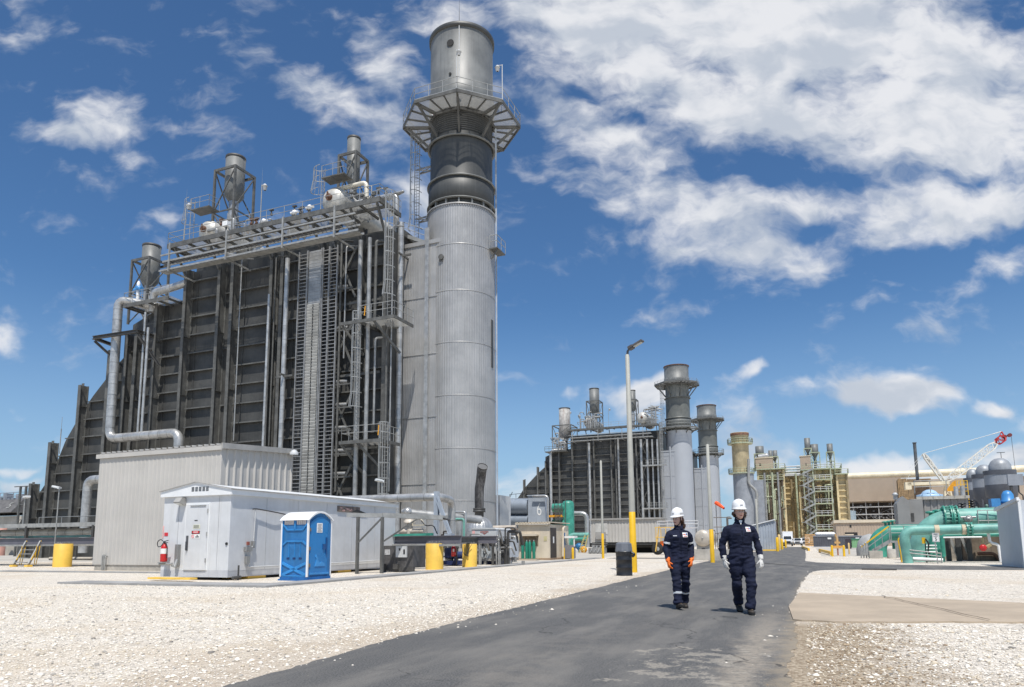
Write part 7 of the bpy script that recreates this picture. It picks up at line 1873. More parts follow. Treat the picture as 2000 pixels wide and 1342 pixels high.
for i, (x0, x1, yt, yd, yb, l, dv) in enumerate(((1885, 1908, 935, 920, 975, 'leftmost, smallest looking grey silo with domed top', 12), (1903, 1928, 928, 912, 972, 'middle grey silo with domed top', 6), (1925, 1978, 921, 900, 968, 'largest grey domed silo nearest the right edge', 0))):
    v = SV_ + dv
    a, b = W(x0, yt, v), W(x1, yt, v); c = (a[0] + b[0]) / 2; rr_ = (b[0] - a[0]) / 2
    zt, zd, zb = a[1], W(x0, yd - 4, v)[1], W(x0, yb, v)[1]
    cpx, rpx = ((1899, 15), (1921, 20), (1952, 27))[i]; dd_ = pw(c, v).y; c = W(cpx, yt, v)[0]; rr_ = rpx * dd_ / 1393
    t = thing('silo', l, 'silo', (c, v, 0), 'grey domed silos')
    mb = MB(); mb.lathe((c, v, 0), [(rr_ * .55, zb - 1.8), (rr_, zb), (rr_, zb + (zt - zb) * .42)], 36); mb.part('dark_band', SILOD, t)
    mb = MB(); mb.lathe((c, v, 0), [(rr_ * .998, zb + (zt - zb) * .42), (rr_ * .998, zt - .55)], 36); mb.part('shell', SILO, t)
    mb = MB(); mb.lathe((c, v, 0), [(rr_ * 1.03, zt - .6), (rr_ * 1.03, zt + .05), (rr_ * .9, zt + .06)], 36, smooth=False); mb.part('rim', SILOD, t)
    mb = MB(); mb.lathe((c + rr_ * .05, v, 0), [(rr_ * .72, zt), (rr_ * .70, zt + (zd - zt) * .45), (rr_ * .55, zt + (zd - zt) * .75), (rr_ * .3, zt + (zd - zt) * .95), (.01, zd)], 28); mb.part('dome', M('silo_dome', (.30, .315, .33), .45, .1, .15, 1), t)
    mb = MB()
    for k in range(6): a_ = k * math.pi / 3; mb.bar((c + rr_ * .8 * math.cos(a_), v + rr_ * .8 * math.sin(a_), 0), (c + rr_ * .85 * math.cos(a_), v + rr_ * .85 * math.sin(a_), zb + .5), .28, .28, upv=(0, 1, 0))
    mb.part('support_leg', SILOD, t)
    if i == 2:
        mb = MB(); mb.tube((c + .4, v, zd), (c + .4, v, zd + .8), .04, n=6); mb.bar((c - .1, v, zd + .8), (c + .9, v, zd + .8), .08, .08); mb.part('wind_vane', DSTEEL, t)
q = W(1984, 940, 118); t = thing('control_box', 'grey wall box with dark cables right of the largest silo', 'box', (q[0], 118, 0))
mb = MB(); z0 = W(1984, 948, 118)[1]; mb.box(q[0] - .9, q[0] + .9, 118, 118.6, z0, q[1] + 1); mb.part('case', SILO, t); mb = MB(); mb.box(q[0] - .7, q[0] - .4, 118.1, 118.5, 0, z0 - .01); mb.pipe([(q[0] + .3, 118.2, z0), (q[0] + .3, 118.2, z0 - 1), (q[0] + .7, 118.2, z0 - 1.4), (q[0] + .8, 118.2, 0)], .09, 6); mb.part('stand', DSTEEL, t)
# low taupe building, container fence, skips
LV = 160
a = W(1632, 1016, LV); b = W(1760, 1012, LV)
t = thing('taupe_outbuilding', 'low taupe ribbed building with a dark loading slot', 'building', (a[0], LV, 0))
mb = MB(); mb.ribs((a[0], LV), (b[0] + 1, LV), 0, a[1] - .6, .5, .04); mb.box(a[0], b[0] + 1, LV + .01, LV + 20, 0, a[1] - .6); mb.part('wall', BROWN, t)
mb = MB(); mb.box(a[0] - .4, b[0] + 1, LV - .3, LV + 20, a[1] - .59, a[1]); mb.part('roof', TANS, t)
mb = MB(); c0, c1 = W(1650, 1040, LV), W(1675, 1047, LV); mb.box(c0[0], c1[0], LV - .06, LV - .045, c1[1], c0[1]); mb.part('opening', DARK, t)
mb = MB(); mb.box(c0[0], c0[0] + (c1[0] - c0[0]) * .7, LV - .1, LV - .065, c1[1] + .15, c0[1] - .35); mb.part('shutter', TANS, t)
mb = MB(); q = W(1661, 1028, LV); mb.box(q[0] - .18, q[0] + .18, LV - .06, LV - .045, q[1] - .25, q[1] + .25); mb.part('vent', DARK, t)
for (x0, x1, y0, y1, v, l, mt) in ((1588, 1628, 1047, 1066, 140, 'long dark grey container right of the parked pickup', SILOD), (1638, 1683, 1047, 1062, 138, 'dark grey container in front of the taupe building', SILOD)):
    a = W(x0, y0, v); b = W(x1, y0, v)
    t = thing('site_container', l, 'container', (a[0], v, 0), 'dark site containers')
    mb = MB(); mb.ribs((a[0], v), (b[0], v), .1, a[1], .35, .05); mb.box(a[0], b[0], v + .01, v + 2.5, .1, a[1]); mb.part('body', mt, t)
    mb = MB(); mb.box(a[0] - .03, b[0] + .03, v - .08, v - .06, .0, .18); mb.box(a[0] - .03, b[0] + .03, v - .08, v - .06, a[1] - .1, a[1] + .05); mb.part('rail', SILO, t)
    mb = MB(); mb.box(b[0] - 1.0, b[0] - .4, v - .08, v - .06, a[1] - .6, a[1] - .3); mb.part('sign', WHS, t)
rr = random.Random(6)
a = W(1596, 1047, 140); b = W(1628, 1047, 140)
for k in range(6):
    u = a[0] + (b[0] - a[0]) * (k + .5) / 6; mb = MB(); mb.ball((u, 141, a[1] + .35), .5, 10, (1.25, .8, .75)); mb.solo('white_sack', WPLAS, 'white sack in the row lying on top of the dark container', 'sack', (u, 141, a[1] + .05), 'white sacks on the container')
q = W(1668, 1070, 112); b = W(1682, 1050, 112); a = W(1663, 1052, 112)
t = thing('green_skip', 'pale green waste skip in front of the dark container', 'skip', (a[0], 112, 0))
mb = MB(); mb.ribs((a[0], 112), (b[0], 112), .15, a[1] - .1, .25, .07); mb.box(a[0], b[0], 112.02, 114, .15, a[1] - .1); mb.part('body', M('pale_green_bin', (.22, .42, .22), .5, 0, .15, 1), t)
mb = MB(); mb.bar((a[0] - .05, 111.95, a[1] - .05), (b[0] + .05, 111.95, a[1] - .05), .12, .12); mb.part('rim', GREENC, t)
mb = MB(); c = W(1656, 1055, 112); mb.box(c[0] - .35, a[0] - .08, 112.1, 113.5, 0, c[1] + .2); mb.solo('dark_bin', M('plum_bin', (.05, .04, .05), .5), 'dark bin beside the pale green skip', 'bin', (c[0], 112.1, 0))
# timber pallets
q = W(1582, 1066, 158); t = thing('timber_stack', 'stack of orange timber right behind the pickup truck', 'timber', (q[0], 158, 0)); mb = MB()
for k in range(6): mb.box(q[0] - .9, q[0] + 1.3, 158, 159.2, .1 + k * .42, .1 + k * .42 + .3)
mb.part('boards', M('orange_timber', (.50, .30, .13), .7, 0, .3, 2), t)
def vehicle(kind, label, x, y, cat):
    u, v = g(x, y)
    t = thing(kind, label, cat, (u, v, 0), rot=-YA)
    PNT = M('vehicle_white', (.72, .73, .74), .25, 0, .03)
    if kind == 'box_truck':
        mb = MB(); mb.box(-1.05, 1.05, 1.6, 6.5, .95, 3.25); mb.part('cargo_box', PNT, t)
        mb = MB(); mb.prism([(-1.4, .62), (-1.4, 1.25), (-.2, 1.45), (.25, 2.25), (1.55, 2.3), (1.55, .62)], 'u', -.95, .95); cab = mb.part('body', PNT, t)
        mb = MB(); mb.add([(-.85, -.20, 1.50), (.85, -.20, 1.50), (.78, .20, 2.2), (-.78, .20, 2.2)], [(0, 1, 2, 3)]); mb.part('windscreen', GLASS, cab)
        mb = MB(); mb.box(-.9, .9, -1.44, -1.405, .62, 1.12); mb.part('grille', BLACK, cab)
        mb = MB(); mb.box(-1.0, 1.0, -1.55, -1.36, .38, .6); mb.part('bumper', CHAR, cab)
        lz, ly, wr, ys = .98, -1.44, .42, (-.7, 4.6)
    else:
        mb = MB(); mb.prism([(-1.4, .5), (-1.4, 1.08), (-.35, 1.2), (.2, 1.82), (1.9, 1.85), (2.1, 1.2), (4.0, 1.2), (4.0, .5)], 'u', -.93, .93); cab = mb.part('body', PNT, t)
        mb = MB(); mb.add([(-.8, -.36, 1.24), (.8, -.36, 1.24), (.7, .14, 1.79), (-.7, .14, 1.79)], [(0, 1, 2, 3)]); mb.part('windscreen', GLASS, cab)
        mb = MB(); mb.box(-.6, .6, -1.44, -1.405, .68, .98); mb.part('grille', BLACK, cab)
        mb = MB(); mb.box(-.95, .95, -1.52, -1.36, .38, .58); mb.part('bumper', CHAR, cab)
        lz, ly, wr, ys = .88, -1.43, .38, (-.6, 2.9)
    for s in (-1, 1):
        mb = MB(); mb.box(s * .76 - .14, s * .76 + .14, ly - .01, ly + .03, lz - .09, lz + .09); mb.part('headlight', M('headlight_glass', (.8, .82, .85), .1), cab)
        mb = MB(); mb.box(s * 1.08 - .1, s * 1.08 + .1, -.3, -.2, 1.35, 1.6); mb.part('mirror', BLACK, cab)
        for y_ in ys:
            mb = MB(); mb.lathe((s * .85 - .12, y_, wr), [(.2, 0), (wr * .95, .01), (wr, .05), (wr, .2), (wr * .95, .24), (.2, .24)], 20, (1, 0, 0)); w_ = mb.part('wheel', RUBBER, t)
            mb = MB(); mb.lathe((s * .85 - .13, y_, wr), [(.01, 0), (wr * .55, 0), (wr * .55, .26), (.01, .26)], 16, (1, 0, 0)); mb.part('rim', LSTEEL, w_)
    return t
vehicle('box_truck', 'white box truck facing the camera at the end of the road', 1539, 1067, 'truck')
vehicle('pickup_truck', 'white pickup facing the camera right of the box truck', 1574, 1066, 'pickup')
vehicle('pickup_truck', 'pale pickup half hidden between the box truck and the other pickup', 1558, 1065, 'pickup')
# yellow barrier rails and guarded hydrant
for (x0, y0, x1, y1, l) in ((1601, 1079, 1624, 1085, 'flat yellow kerb bar left of the guarded yellow hydrant'), (1567, 1071, 1580, 1076, 'small yellow bar lying at the road edge beyond the junction')):
    a, b = g(x0, y0), g(x1, y1); mb = MB(); mb.bar((*a, .25), (*b, .2), .2, .22); mb.box(a[0] - .1, a[0] + .1, a[1] - .1, a[1] + .1, 0, .2); mb.box(b[0] - .1, b[0] + .1, b[1] - .1, b[1] + .1, 0, .15); mb.solo('yellow_barrier', YEL, l, 'barrier', (*a, 0), 'yellow kerb bars')
a = g(1626, 1087); b = g(1649, 1087)
t = thing('bollard_guard', 'yellow hoop guard in front of the fire monitor', 'guard', (*a, 0))
mb = MB()
for p in (a, b): mb.lathe((*p, 0), [(.085, 0), (.085, .78), (.06, .84), (.01, .85)], 12)
mb.part('post', YEL, t)
mb = MB(); mb.bar((*a, .74), (*b, .74), .1, .1); mb.part('top_bar', M('orange_bar', (.70, .33, .06), .5), t)
c = g(1637, 1085); t = thing('fire_monitor', 'tan fire monitor standing behind the yellow hoop guard', 'hydrant', (*c, 0))
mb = MB(); mb.tube((*c, 0), (*c, .8), .06, n=10); mb.part('riser', M('pinkish_pipe', (.42, .18, .13), .6), t)
mb = MB(); mb.box(c[0] - .32, c[0] + .3, c[1] - .1, c[1] + .1, .55, .78); mb.box(c[0] - .2, c[0] + .22, c[1] - .08, c[1] + .08, .95, 1.1); mb.tube((c[0], c[1], .78), (c[0], c[1], 1.3), .1, n=10); mb.tube((c[0] + .02, c[1], 1.1), (c[0] - .12, c[1] - .1, 1.72), .08, .05, n=10); mb.part('head', M('tan_orange', (.60, .37, .15), .5, 0, .2, 3), t)
c = g(1659, 1083); mb = MB(); mb.lathe((*c, 0), [(.07, 0), (.07, .95), (.01, 1.0)], 10); mb.solo('marker_post', M('faded_yellow', (.62, .45, .2)), 'short tan marker post right of the yellow hoop guard', 'bollard', (*c, 0))
u0 = g(1772, 1099)[0]; GVp = 42.6
q = W(1764, 1038, GVp); e = W(1945, 1027, GVp + 1)
tz = W(1800, 1036, GVp)[1]
pipe_thing('green_pipe', [(q[0] + .12, GVp, -.05), (q[0], GVp, tz), (e[0] + 1.0, GVp + .3, tz + .08)], .25, GREENP, 'faded green pipe rising from the ground and bending right by the speed sign', 'green water pipes', 20, .55)
for (x, l) in ((1829, 'a'), (1883, 'b')):
    u = W(x, 1033, GVp)[0]; mb = MB(); mb.tube((u - .1, GVp + .05, tz + .02), (u + .12, GVp + .05, tz + .02), .256, n=20); mb.solo('repair_patch', M('tan_patch', (.52, .44, .30), .7), ('tan paint patch on the lower green pipe above the speed sign' if l == 'a' else 'tan paint patch on the lower green pipe left of its flange'), 'pipe patch', (u, GVp, tz))
u = W(1893, 1032, GVp)[0]
def flange(mb, c, ax, r, w=.1, bolts=14):
    c = Vector(c); d, sd, up_ = perp(ax)
    for k in (-1, 1): mb.tube(c + d * (k * w) - d * .03, c + d * (k * w) + d * .03, r, n=24)
    for i in range(bolts):
        a = 2 * math.pi * i / bolts; o = (sd * math.cos(a) + up_ * math.sin(a)) * r * .92; mb.tube(c + o - d * (w + .07), c + o + d * (w + .07), .025, n=6)
mb = MB(); flange(mb, (u, GVp + .1, tz + .03), (1, 0, 0), .36); mb.solo('pipe_flange', GREEN, 'bolted green flange on the lower green pipe', 'flange', (u, GVp, tz - .3), 'bolted green flanges')
# upper large main: elbow rising out of the pit
LVp = 45.5
zc = W(1870, 1012, LVp)[1]
uE, uV = W(1952, 1012, LVp)[0], W(1795, 1060, LVp)[0]
t = thing('water_main', 'big green water main curving over into a vertical leg', 'water main', (uV, LVp, 0), 'green water pipes')
r1 = .52
path = [(uV, LVp, 0), (uV, LVp, .6)]
for i in range(1, 9):
    a = R(90 * i / 9); path.append((uV + 1.9 - 1.9 * math.cos(a), LVp, .6 + (zc - .6) * math.sin(a)))
path += [(uV + 2.0, LVp, zc), (uE + 1.5, LVp + .3, zc + .05)]
mb = MB(); mb.sweep(path, [r1] * len(path), 24); mb.part('barrel', GREENP, t)
mb = MB(); flange(mb, (W(1850, 1014, LVp)[0], LVp, zc + .01), (1, 0, 0), .70, .16, 22); flange(mb, (W(1850, 1014, LVp)[0] + .35, LVp, zc + .01), (1, 0, 0), .70, .1, 22); mb.part('flange', GREEN, t)
mb = MB(); mb.tube((uV + .75, LVp - .1, 0), (uV + .75, LVp - .1, 1.45), .42, n=20); mb.part('support_leg', GREEN, t)
mb = MB()
for k in range(3): mb.tube((uV + .2, LVp - .7, .55 + .17 * k), (uV + .75, LVp - .7, .55 + .17 * k), .035, n=8)
mb.part('rung', WHS, t)
for (x, y, l) in ((1817, 1001, 'small green hand-wheel valve, lowest of three above the water main'), (1831, 998, 'green hand-wheel valve, middle of three above the water main'), (1846, 994, 'green hand-wheel valve, highest of three above the water main')):
    w = W(x, y, LVp + .2); t = thing('hand_wheel_valve', l, 'valve', (w[0], LVp + .2, zc), 'hand-wheel valves on the water main')
    mb = MB(); mb.tube((w[0], LVp + .2, zc + .1), (w[0], LVp + .2, w[1]), .09, n=10); mb.part('stem', GREEN, t)
    mb = MB(); mb.lathe((w[0], LVp + .2, w[1] - .02), [(.08, .02), (.24, -.04), (.26, .02), (.24, .08), (.08, .1)], 18); mb.part('hand_wheel', GREEN, t)
for (x0, y0, r, l) in ((1866, 1000, .13, 'black ribbed stack of discs left, behind the water main'), (1880, 996, .14, 'black ribbed stack of discs in the middle, behind the water main'), (1899, 990, .15, 'black ribbed stack of discs nearest the silos')):
    w = W(x0, y0, LVp + 2); t = thing('insulator', l, 'insulator', (w[0], LVp + 2, w[1] - .6), 'black ribbed insulators'); mb = MB()
    for k in range(5): mb.lathe((w[0], LVp + 2, w[1] + .3 - k * .14), [(.06, 0), (.19, .02), (.19, .07), (.06, .1)], 14)
    mb.tube((w[0], LVp + 2, zc + .3), (w[0], LVp + 2, w[1] + .3), .06, n=8); mb.part('disc_stack', BLACK, t)
w = W(1891, 1014, LVp - .7); t = thing('gear_valve', 'grey geared valve operator above the lower green pipe flange', 'valve', (w[0], LVp - .7, tz + .2)); mb = MB(); mb.tube((w[0], LVp - .7, tz + .2), (w[0], LVp - .7, w[1]), .1, n=10); mb.ball((w[0], LVp - .7, w[1]), .2, 12, (1.2, 1, .8)); mb.tube((w[0] - .35, LVp - .75, w[1] + .1), (w[0] + .35, LVp - .75, w[1] + .1), .06, n=8); mb.part('body', ALUD, t)
mb = MB(); mb.lathe((w[0], LVp - 1.0, w[1] + .05), [(.12, 0), (.16, .02), (.12, .04)], 16, (0, 1, 0)); mb.part('hand_wheel', LSTEEL, t)
# thin green and white lines under it
pipe_thing('green_pipe', [(uV + 1.0, LVp - .9, .3), (uV + 1.0, LVp - .9, 1.42), (uV + 4.6, LVp - .9, 1.46)], .11, GREEN, 'thin green pipe with tan joints below the two large green pipes', 'green water pipes', 12, .25)
pipe_thing('white_pipe', [W(1843, 1056, 44)[0:1] + (44, W(1843, 1050, 44)[1]), (W(1918, 1052, 44)[0], 44, W(1918, 1049, 44)[1])], .04, WPLAS, 'white pipe running level below the thin green pipe', 'white pipes by the pump pit', 8)
x_ = W(1929, 1036, 43); pipe_thing('white_pipe', [(x_[0] - .3, 43.4, 1.65), (x_[0], 43, 1.7), (x_[0] + .05, 43, W(1932, 1060, 43)[1]), (x_[0] + .4, 43, W(1938, 1064, 43)[1]), (x_[0] + .45, 43, .05)], .07, WPLAS, 'white zigzag pipe in front of the pump pit', 'white pipes by the pump pit', 8, .12)
pipe_thing('white_pipe', [(u0 + .2, GVp + .1, .22), (W(1842, 1092, GVp)[0], GVp + .1, .16)], .09, WPLAS, 'white pipe on the ground behind the speed sign', 'white pipes by the pump pit', 10)
w = W(1919, 1070, 43); t = thing('hose_valve', 'red round hose valve hanging by the pump pit', 'valve', (w[0], 43, w[1] - .3)); mb = MB(); mb.lathe((w[0], 42.8, w[1]), [(.01, 0), (.11, .02), (.17, .06), (.15, .13), (.06, .22)], 18, (0, 1, 0)); mb.part('wheel', RED, t); mb = MB(); mb.tube((w[0] + .18, 42.95, w[1] + .05), (w[0] + .35, 42.95, w[1] + .18), .1, n=10); mb.tube((w[0] + .05, 43.05, w[1] + .2), (w[0] + .05, 43.05, w[1] + .5), .06, n=8); mb.part('outlet', M('brass', (.50, .40, .22), .4, .5), t)
# handrail sloping in front
t = thing('sloping_handrail', 'grey double handrail between the green leg and the speed sign', 'railing', (u0 + .2, GVp, 0)); mb = MB(); a = W(1777, 1082, GVp - .2); b = W(1838, 1082, GVp - .2)
for dz in (0, -.16): mb.tube((a[0], GVp - .2, .68 + dz), (b[0], GVp - .2, .50 + dz), .028, n=8)
mb.tube((b[0], GVp - .2, 0), (b[0], GVp - .2, .55), .03, n=8); mb.part('rail', LSTEEL, t)
# concrete pump pit with columns
PVp = 47.2
a = W(1842, 1050, PVp); b = W(1950, 1050, PVp)
t = thing('pump_pit', 'dark stained concrete pump basin under the green pipes', 'pit', (a[0], PVp, 0))
mb = MB(); mb.box(W(1893, 1060, PVp)[0], b[0] + 2, PVp, PVp + 4, 0, 1.55); mb.part('wall', M('stained_concrete', (.16, .125, .09), .9, 0, .35, 1, .3, 12, .7, (.06, .045, .035)), t)
mb = MB(); mb.box(a[0] - 2, W(1893, 1060, PVp)[0] - .02, PVp + 2.2, PVp + 2.6, 0, 1.5); mb.part('back_wall', M('pit_back', (.30, .27, .22), .9, 0, .4, 2), t)
for x in (1852, 1872, 1893):
    mb = MB(); u = W(x, 1070, PVp - .3)[0]; mb.box(u - .12, u + .12, PVp - .4, PVp - .1, 0, 1.6); mb.part('column', DSTEEL, t)
for x in (1861, 1884):
    mb = MB(); u = W(x, 1070, PVp - .3)[0]; mb.bar((u - .15, PVp - .2, 1.5), (u + .25, PVp - .2, .15), .14, .1); mb.part('strut', LSTEEL, t)
# railing, small pipes and pumps above the pit
t = thing('pit_railing', 'grey railing on the pump basin beside the blue-grey hut', 'railing', (W(1913, 1040, 45)[0], 45, 1.6)); mb = MB(); x0, x1 = W(1913, 1040, 45)[0], W(1950, 1040, 45)[0]; mb.rail([(x0, 45, 1.6), (x1 + .5, 45, 1.6)], 1.15, .025, .5); mb.part('rail', LSTEEL, t)
rr = random.Random(14); t = thing('pipe_manifold', 'cluster of grey and green valves left of the blue pump', 'pipes', (x0, 46, 1.6)); mb = MB()
for k in range(9):
    u = x0 - .2 + k * .12; z = rr.uniform(2.4, 3.1); mb.tube((u, 46 + rr.uniform(0, .6), 1.6), (u, 46, z), .05, n=7); mb.ball((u, 46, z), .09, 8)
mb.part('valves', M('grey_green_valves', (.16, .24, .20), .5, .1, .6, 3), t)
# blue pump motors
w = W(1967, 980, 46.5); w2 = W(1960, 1010, 46.5)
BVp = 47.5
a = W(1938, 985, BVp); b = W(1958, 985, BVp)
t = thing('blue_pump_motor', 'bright blue pump motor with domed cap above the hut roof', 'pump', (a[0], BVp, 1.6))
cA, cB = W(1955, 965, BVp), W(1985, 965, BVp); cc, cr_ = (cA[0] + cB[0]) / 2, (cB[0] - cA[0]) / 2
ztop = W(1970, 957, BVp)[1]
mb = MB(); mb.lathe((cc, BVp + .3, 0), [(cr_ * .75, 1.6), (cr_ * .75, ztop - .75), (cr_ * 1.05, ztop - .72), (cr_ * 1.05, ztop - .6), (cr_ * .85, ztop - .55), (cr_ * .8, ztop - .25), (cr_ * .5, ztop - .05), (.01, ztop)], 28); mb.part('motor', PUMPB, t)
mb = MB(); z0, z1 = W(1940, 990, BVp)[1], W(1940, 974, BVp)[1]; mb.box(a[0] - .05, b[0] - .1, BVp - .1, BVp + .6, z0, z1); mb.part('terminal_box', PUMPB, t)
mb = MB(); mb.lathe((cc - .5, BVp + .3, 0), [(.4, 1.5), (.42, 2.1), (.3, 2.3)], 20); mb.part('discharge_head', PUMPB, t)
w = W(1815, 962, 66); t = thing('blue_pump_motor', 'pale blue domed motor cap on the grey shed roof', 'pump', (w[0], 66, 3.0)); mb = MB(); mb.lathe((w[0], 66, 0), [(.62, 3.5), (.62, w[1] - .12), (.45, w[1] + .1), (.2, w[1] + .22), (.01, w[1] + .24)], 22); mb.lathe((w[0], 66, 0), [(.95, w[1] - .35), (.95, w[1] - .2), (.6, w[1] - .12)], 22); mb.part('cap', M('pale_pump_blue', (.36, .52, .68), .4), t)
# grey ribbed shed with pitched roof
GS = 63
a = W(1795, 976, GS); b = W(1890, 976, GS)
t = thing('grey_pump_house', 'dark grey ribbed pump house with pale standing-seam roof edge', 'shed', (a[0], GS, 0))
zt = a[1]; gm = M('mid_grey_sheet', (.255, .25, .24), .5, 0, .08, .8, .03, 10, .15)
mb = MB(); mb.ribs((a[0], GS), (b[0], GS), 0, zt, .42, .06); mb.box(a[0], b[0], GS + .01, GS + 8, 0, zt); mb.part('wall', gm, t)
mb = MB(); mb.ribs((a[0] - .2, GS - .25), (b[0] + .1, GS - .25), zt + .02, zt + .22, .6, .05); mb.prism([(GS - .24, zt), (GS + 4, zt + .25), (GS + 8.2, zt)], 'u', a[0] - .2, b[0] + .1); mb.part('roof', M('pale_roof_sheet', (.40, .38, .33), .5), t)
c0 = W(1752, 985, GS - 2.5); c1 = W(1776, 985, GS - 2.5)
mb = MB(); mb.prism([(c0[0], 0), (c1[0], 0), (c1[0], W(1776, 978, GS - 2.5)[1]), ((c0[0] + c1[0]) / 2, W(1764, 969, GS - 2.5)[1]), (c0[0], W(1752, 983, GS - 2.5)[1])], 'v', GS - 2.5, GS - .02); mb.box(c1[0], a[0] - .01, GS - 1.8, GS + 4, 0, zt - .1); mb.part('porch', gm, t)
mb = MB(); w = W(1782, 1010, GS - 1.82); mb.box(w[0] - .08, w[0] + .12, GS - 1.84, GS - 1.81, w[1] - .3, w[1] + .3); mb.part('latch', DSTEEL, t)
mb = MB(); mb.rail([(a[0], GS + 2, zt + .6), (b[0] - 1, GS + 2, zt + .6)], 1.0, .03, 1.2); mb.solo('roof_railing', LSTEEL, 'thin railing behind the grey pump house roof edge', 'railing', (a[0], GS + 2, zt + .3))
w = W(1867, 955, 67); mb = MB()
for k in (0, .45): mb.tube((w[0] + k, 67, 3), (w[0] + k, 67, w[1] + .2), .17, n=12)
mb.solo('roof_vent', ALU, 'pair of shiny round vents behind the pump house roof', 'vent', (w[0], 67, 3))
w = W(1875, 945, 72); t = thing('yellow_scaffold', 'yellow scaffold with orange panel behind the pump house', 'scaffold', (w[0], 72, 2)); mb = MB()
for k in range(4): mb.bar((w[0] - .2 + k * .25, 72, 3), (w[0] - .2 + k * .25, 72, w[1] + .3), .05, .05, upv=(0, 1, 0))
for z in range(4): mb.bar((w[0] - .2, 72, w[1] + .25 - z * .3), (w[0] + .55, 72, w[1] + .25 - z * .3), .04, .04)
mb.part('frame', YEL, t); mb = MB(); mb.prism([(w[0] - 1.1, w[1] - .6), (w[0] - .25, w[1] - .6), (w[0] - .25, w[1] + .35), (w[0] - .5, w[1] + .2)], 'v', 72.3, 72.4); mb.part('panel', ORAIL, t)
w = W(1747, 962, 66); lamp_mast('dark lamp post left of the grey pump house', w[0], 66, 0, w[1], .1, None, 'lamp_post')
# blue-grey hut at the right edge
U0 = 8.2
n_ = U(2003, 1109, U0)[0]; f_ = U(1957, 1104, U0)[0]
t = thing('blue_grey_hut', 'blue-grey sheet hut cut by the right edge of the photo', 'hut', (U0, 38, 0))
zf = U(1946, 998, U0)[1]; zn = U(1994, 976, U0)[1]; vn = U(1994, 1105, U0)[0]
vf, vn = f_, n_ + .0
mb = MB(); mb.prism([(vn, 0), (vf, 0), (vf, zf), (vn, zn)], 'u', U0, U0 + 4); mb.part('wall', M('hut_blue_grey', (.52, .55, .59), .5, 0, .06, .8, .03, 12, .15), t)
mb = MB(); mb.bar((U0 - .04, vn - .1, zn + .05), (U0 - .04, vf + .12, zf + .05), .1, .14); mb.bar((U0, vn - .03, 0), (U0, vn - .03, zn + .05), .1, .1, upv=(0, 1, 0)); mb.part('trim', WTRIM, t)
w = g(1948, 1096); mb = MB(); mb.box(w[0] - .5, w[0] + .25, w[1] + .3, w[1] + .8, 0, .62); mb.pipe([(w[0] - .9, w[1], .42), (w[0] - .1, w[1], .42), (w[0] + .1, w[1], 0)], .09, 8, .2); mb.solo('rusty_box', RUST, 'rusty brown box at the left foot of the blue-grey hut', 'box', (*w, 0))
# left green vessel with stair
VV = 57.5
a = W(1693, 1050, VV); b = W(1728, 1040, VV)
t = thing('green_elbow_main', 'large green elbow pipe behind the steel stair', 'water main', (a[0], VV, 0), 'green water pipes')
zc2 = W(1735, 1042, VV)[1]
path = [(a[0] + .62, VV, 0)]
for i in range(9): an = R(90 * i / 8); path.append((a[0] + .62 + 1.0 - 1.0 * math.cos(an), VV, .5 + (zc2 - .5) * math.sin(an)))
path += [(a[0] + 4.2, VV, zc2)]
mb = MB(); mb.sweep(path, [.62] * len(path), 24); mb.part('barrel', GREEN, t)
mb = MB(); mb.tube((a[0] + 2.0, VV + .2, 0), (a[0] + 2.0, VV + .2, 1), .4, n=16); mb.part('support_leg', GREEN, t)
mb = MB()
for k in range(3): u = W(1729 + k * 7, 1020, VV)[0]; zv = W(1729, 1020 - k, VV)[1]; mb.tube((u, VV, zc2 + .3), (u, VV, zv), .08, n=8); mb.lathe((u, VV, zv), [(.05, -.05), (.22, -.04), (.24, .03), (.05, .08)], 14)
mb.part('hand_wheel', GREEN, t)
w = W(1688, 1060, 62); mb = MB(); mb.lathe((w[0] + .4, 62, 0), [(1.0, 0), (1.0, .5), (.85, 1.1), (.5, 1.55), (.01, 1.7)], 24); mb.solo('grey_dome', M('warm_grey_dome', (.36, .36, .35), .5), 'pale grey domed tank end left of the green elbow', 'tank', (w[0] + .4, 62, 0))
t = thing('steel_stair', 'grey steel stair with bright yellow handrail over the green elbow', 'stair', (W(1685, 1085, 55)[0], 55, 0))
p0 = Vector((W(1706, 1081, 55)[0], 55, .45)); p1 = Vector((W(1741, 1056, 55)[0], 55, W(1741, 1056, 55)[1]))
for k in (0, .8):
    mb = MB(); mb.bar(p0 + Vector((0, k, 0)), p1 + Vector((0, k, 0)), .05, .2); mb.part('stringer', LSTEEL, t)
for k in range(7):
    mb = MB(); q = p0.lerp(p1, (k + .5) / 7); mb.box(q.x - .1, q.x + .1, 55, 55.8, q.z - .02, q.z + .02); mb.part('tread', LSTEEL, t)
mb = MB(); r0 = W(1681, 1069, 54.8); r1_ = W(1736, 1028, 54.8); mb.bar((r0[0], 54.9, r0[1]), (r1_[0], 54.9, r1_[1]), .09, .09); mb.part('handrail', YEL, t)
mb = MB()
for k in range(5): q = Vector((r0[0], 54.9, r0[1])).lerp(Vector((r1_[0], 54.9, r1_[1])), k / 4); mb.tube((q.x, 54.9, max(.1, q.z - .95)), (q.x, 54.9, q.z), .025, n=6)
mb.bar((r0[0], 54.9, r0[1] - .35), (r1_[0], 54.9, r1_[1] - .35), .05, .05); w = W(1741, 1048, 55); mb.rail([(p1.x, 55, p1.z), (p1.x + 1.6, 55, p1.z)], 1.0, .025, .8); mb.box(p1.x, p1.x + 1.6, 55, 55.8, p1.z - .15, p1.z); mb.bar((p1.x + .3, 55.1, 0), (p1.x + .3, 55.1, p1.z - .15), .2, .2); mb.part('railing', LSTEEL, t)
w0, w1 = W(1698, 1080, 53), W(1724, 1076, 53)
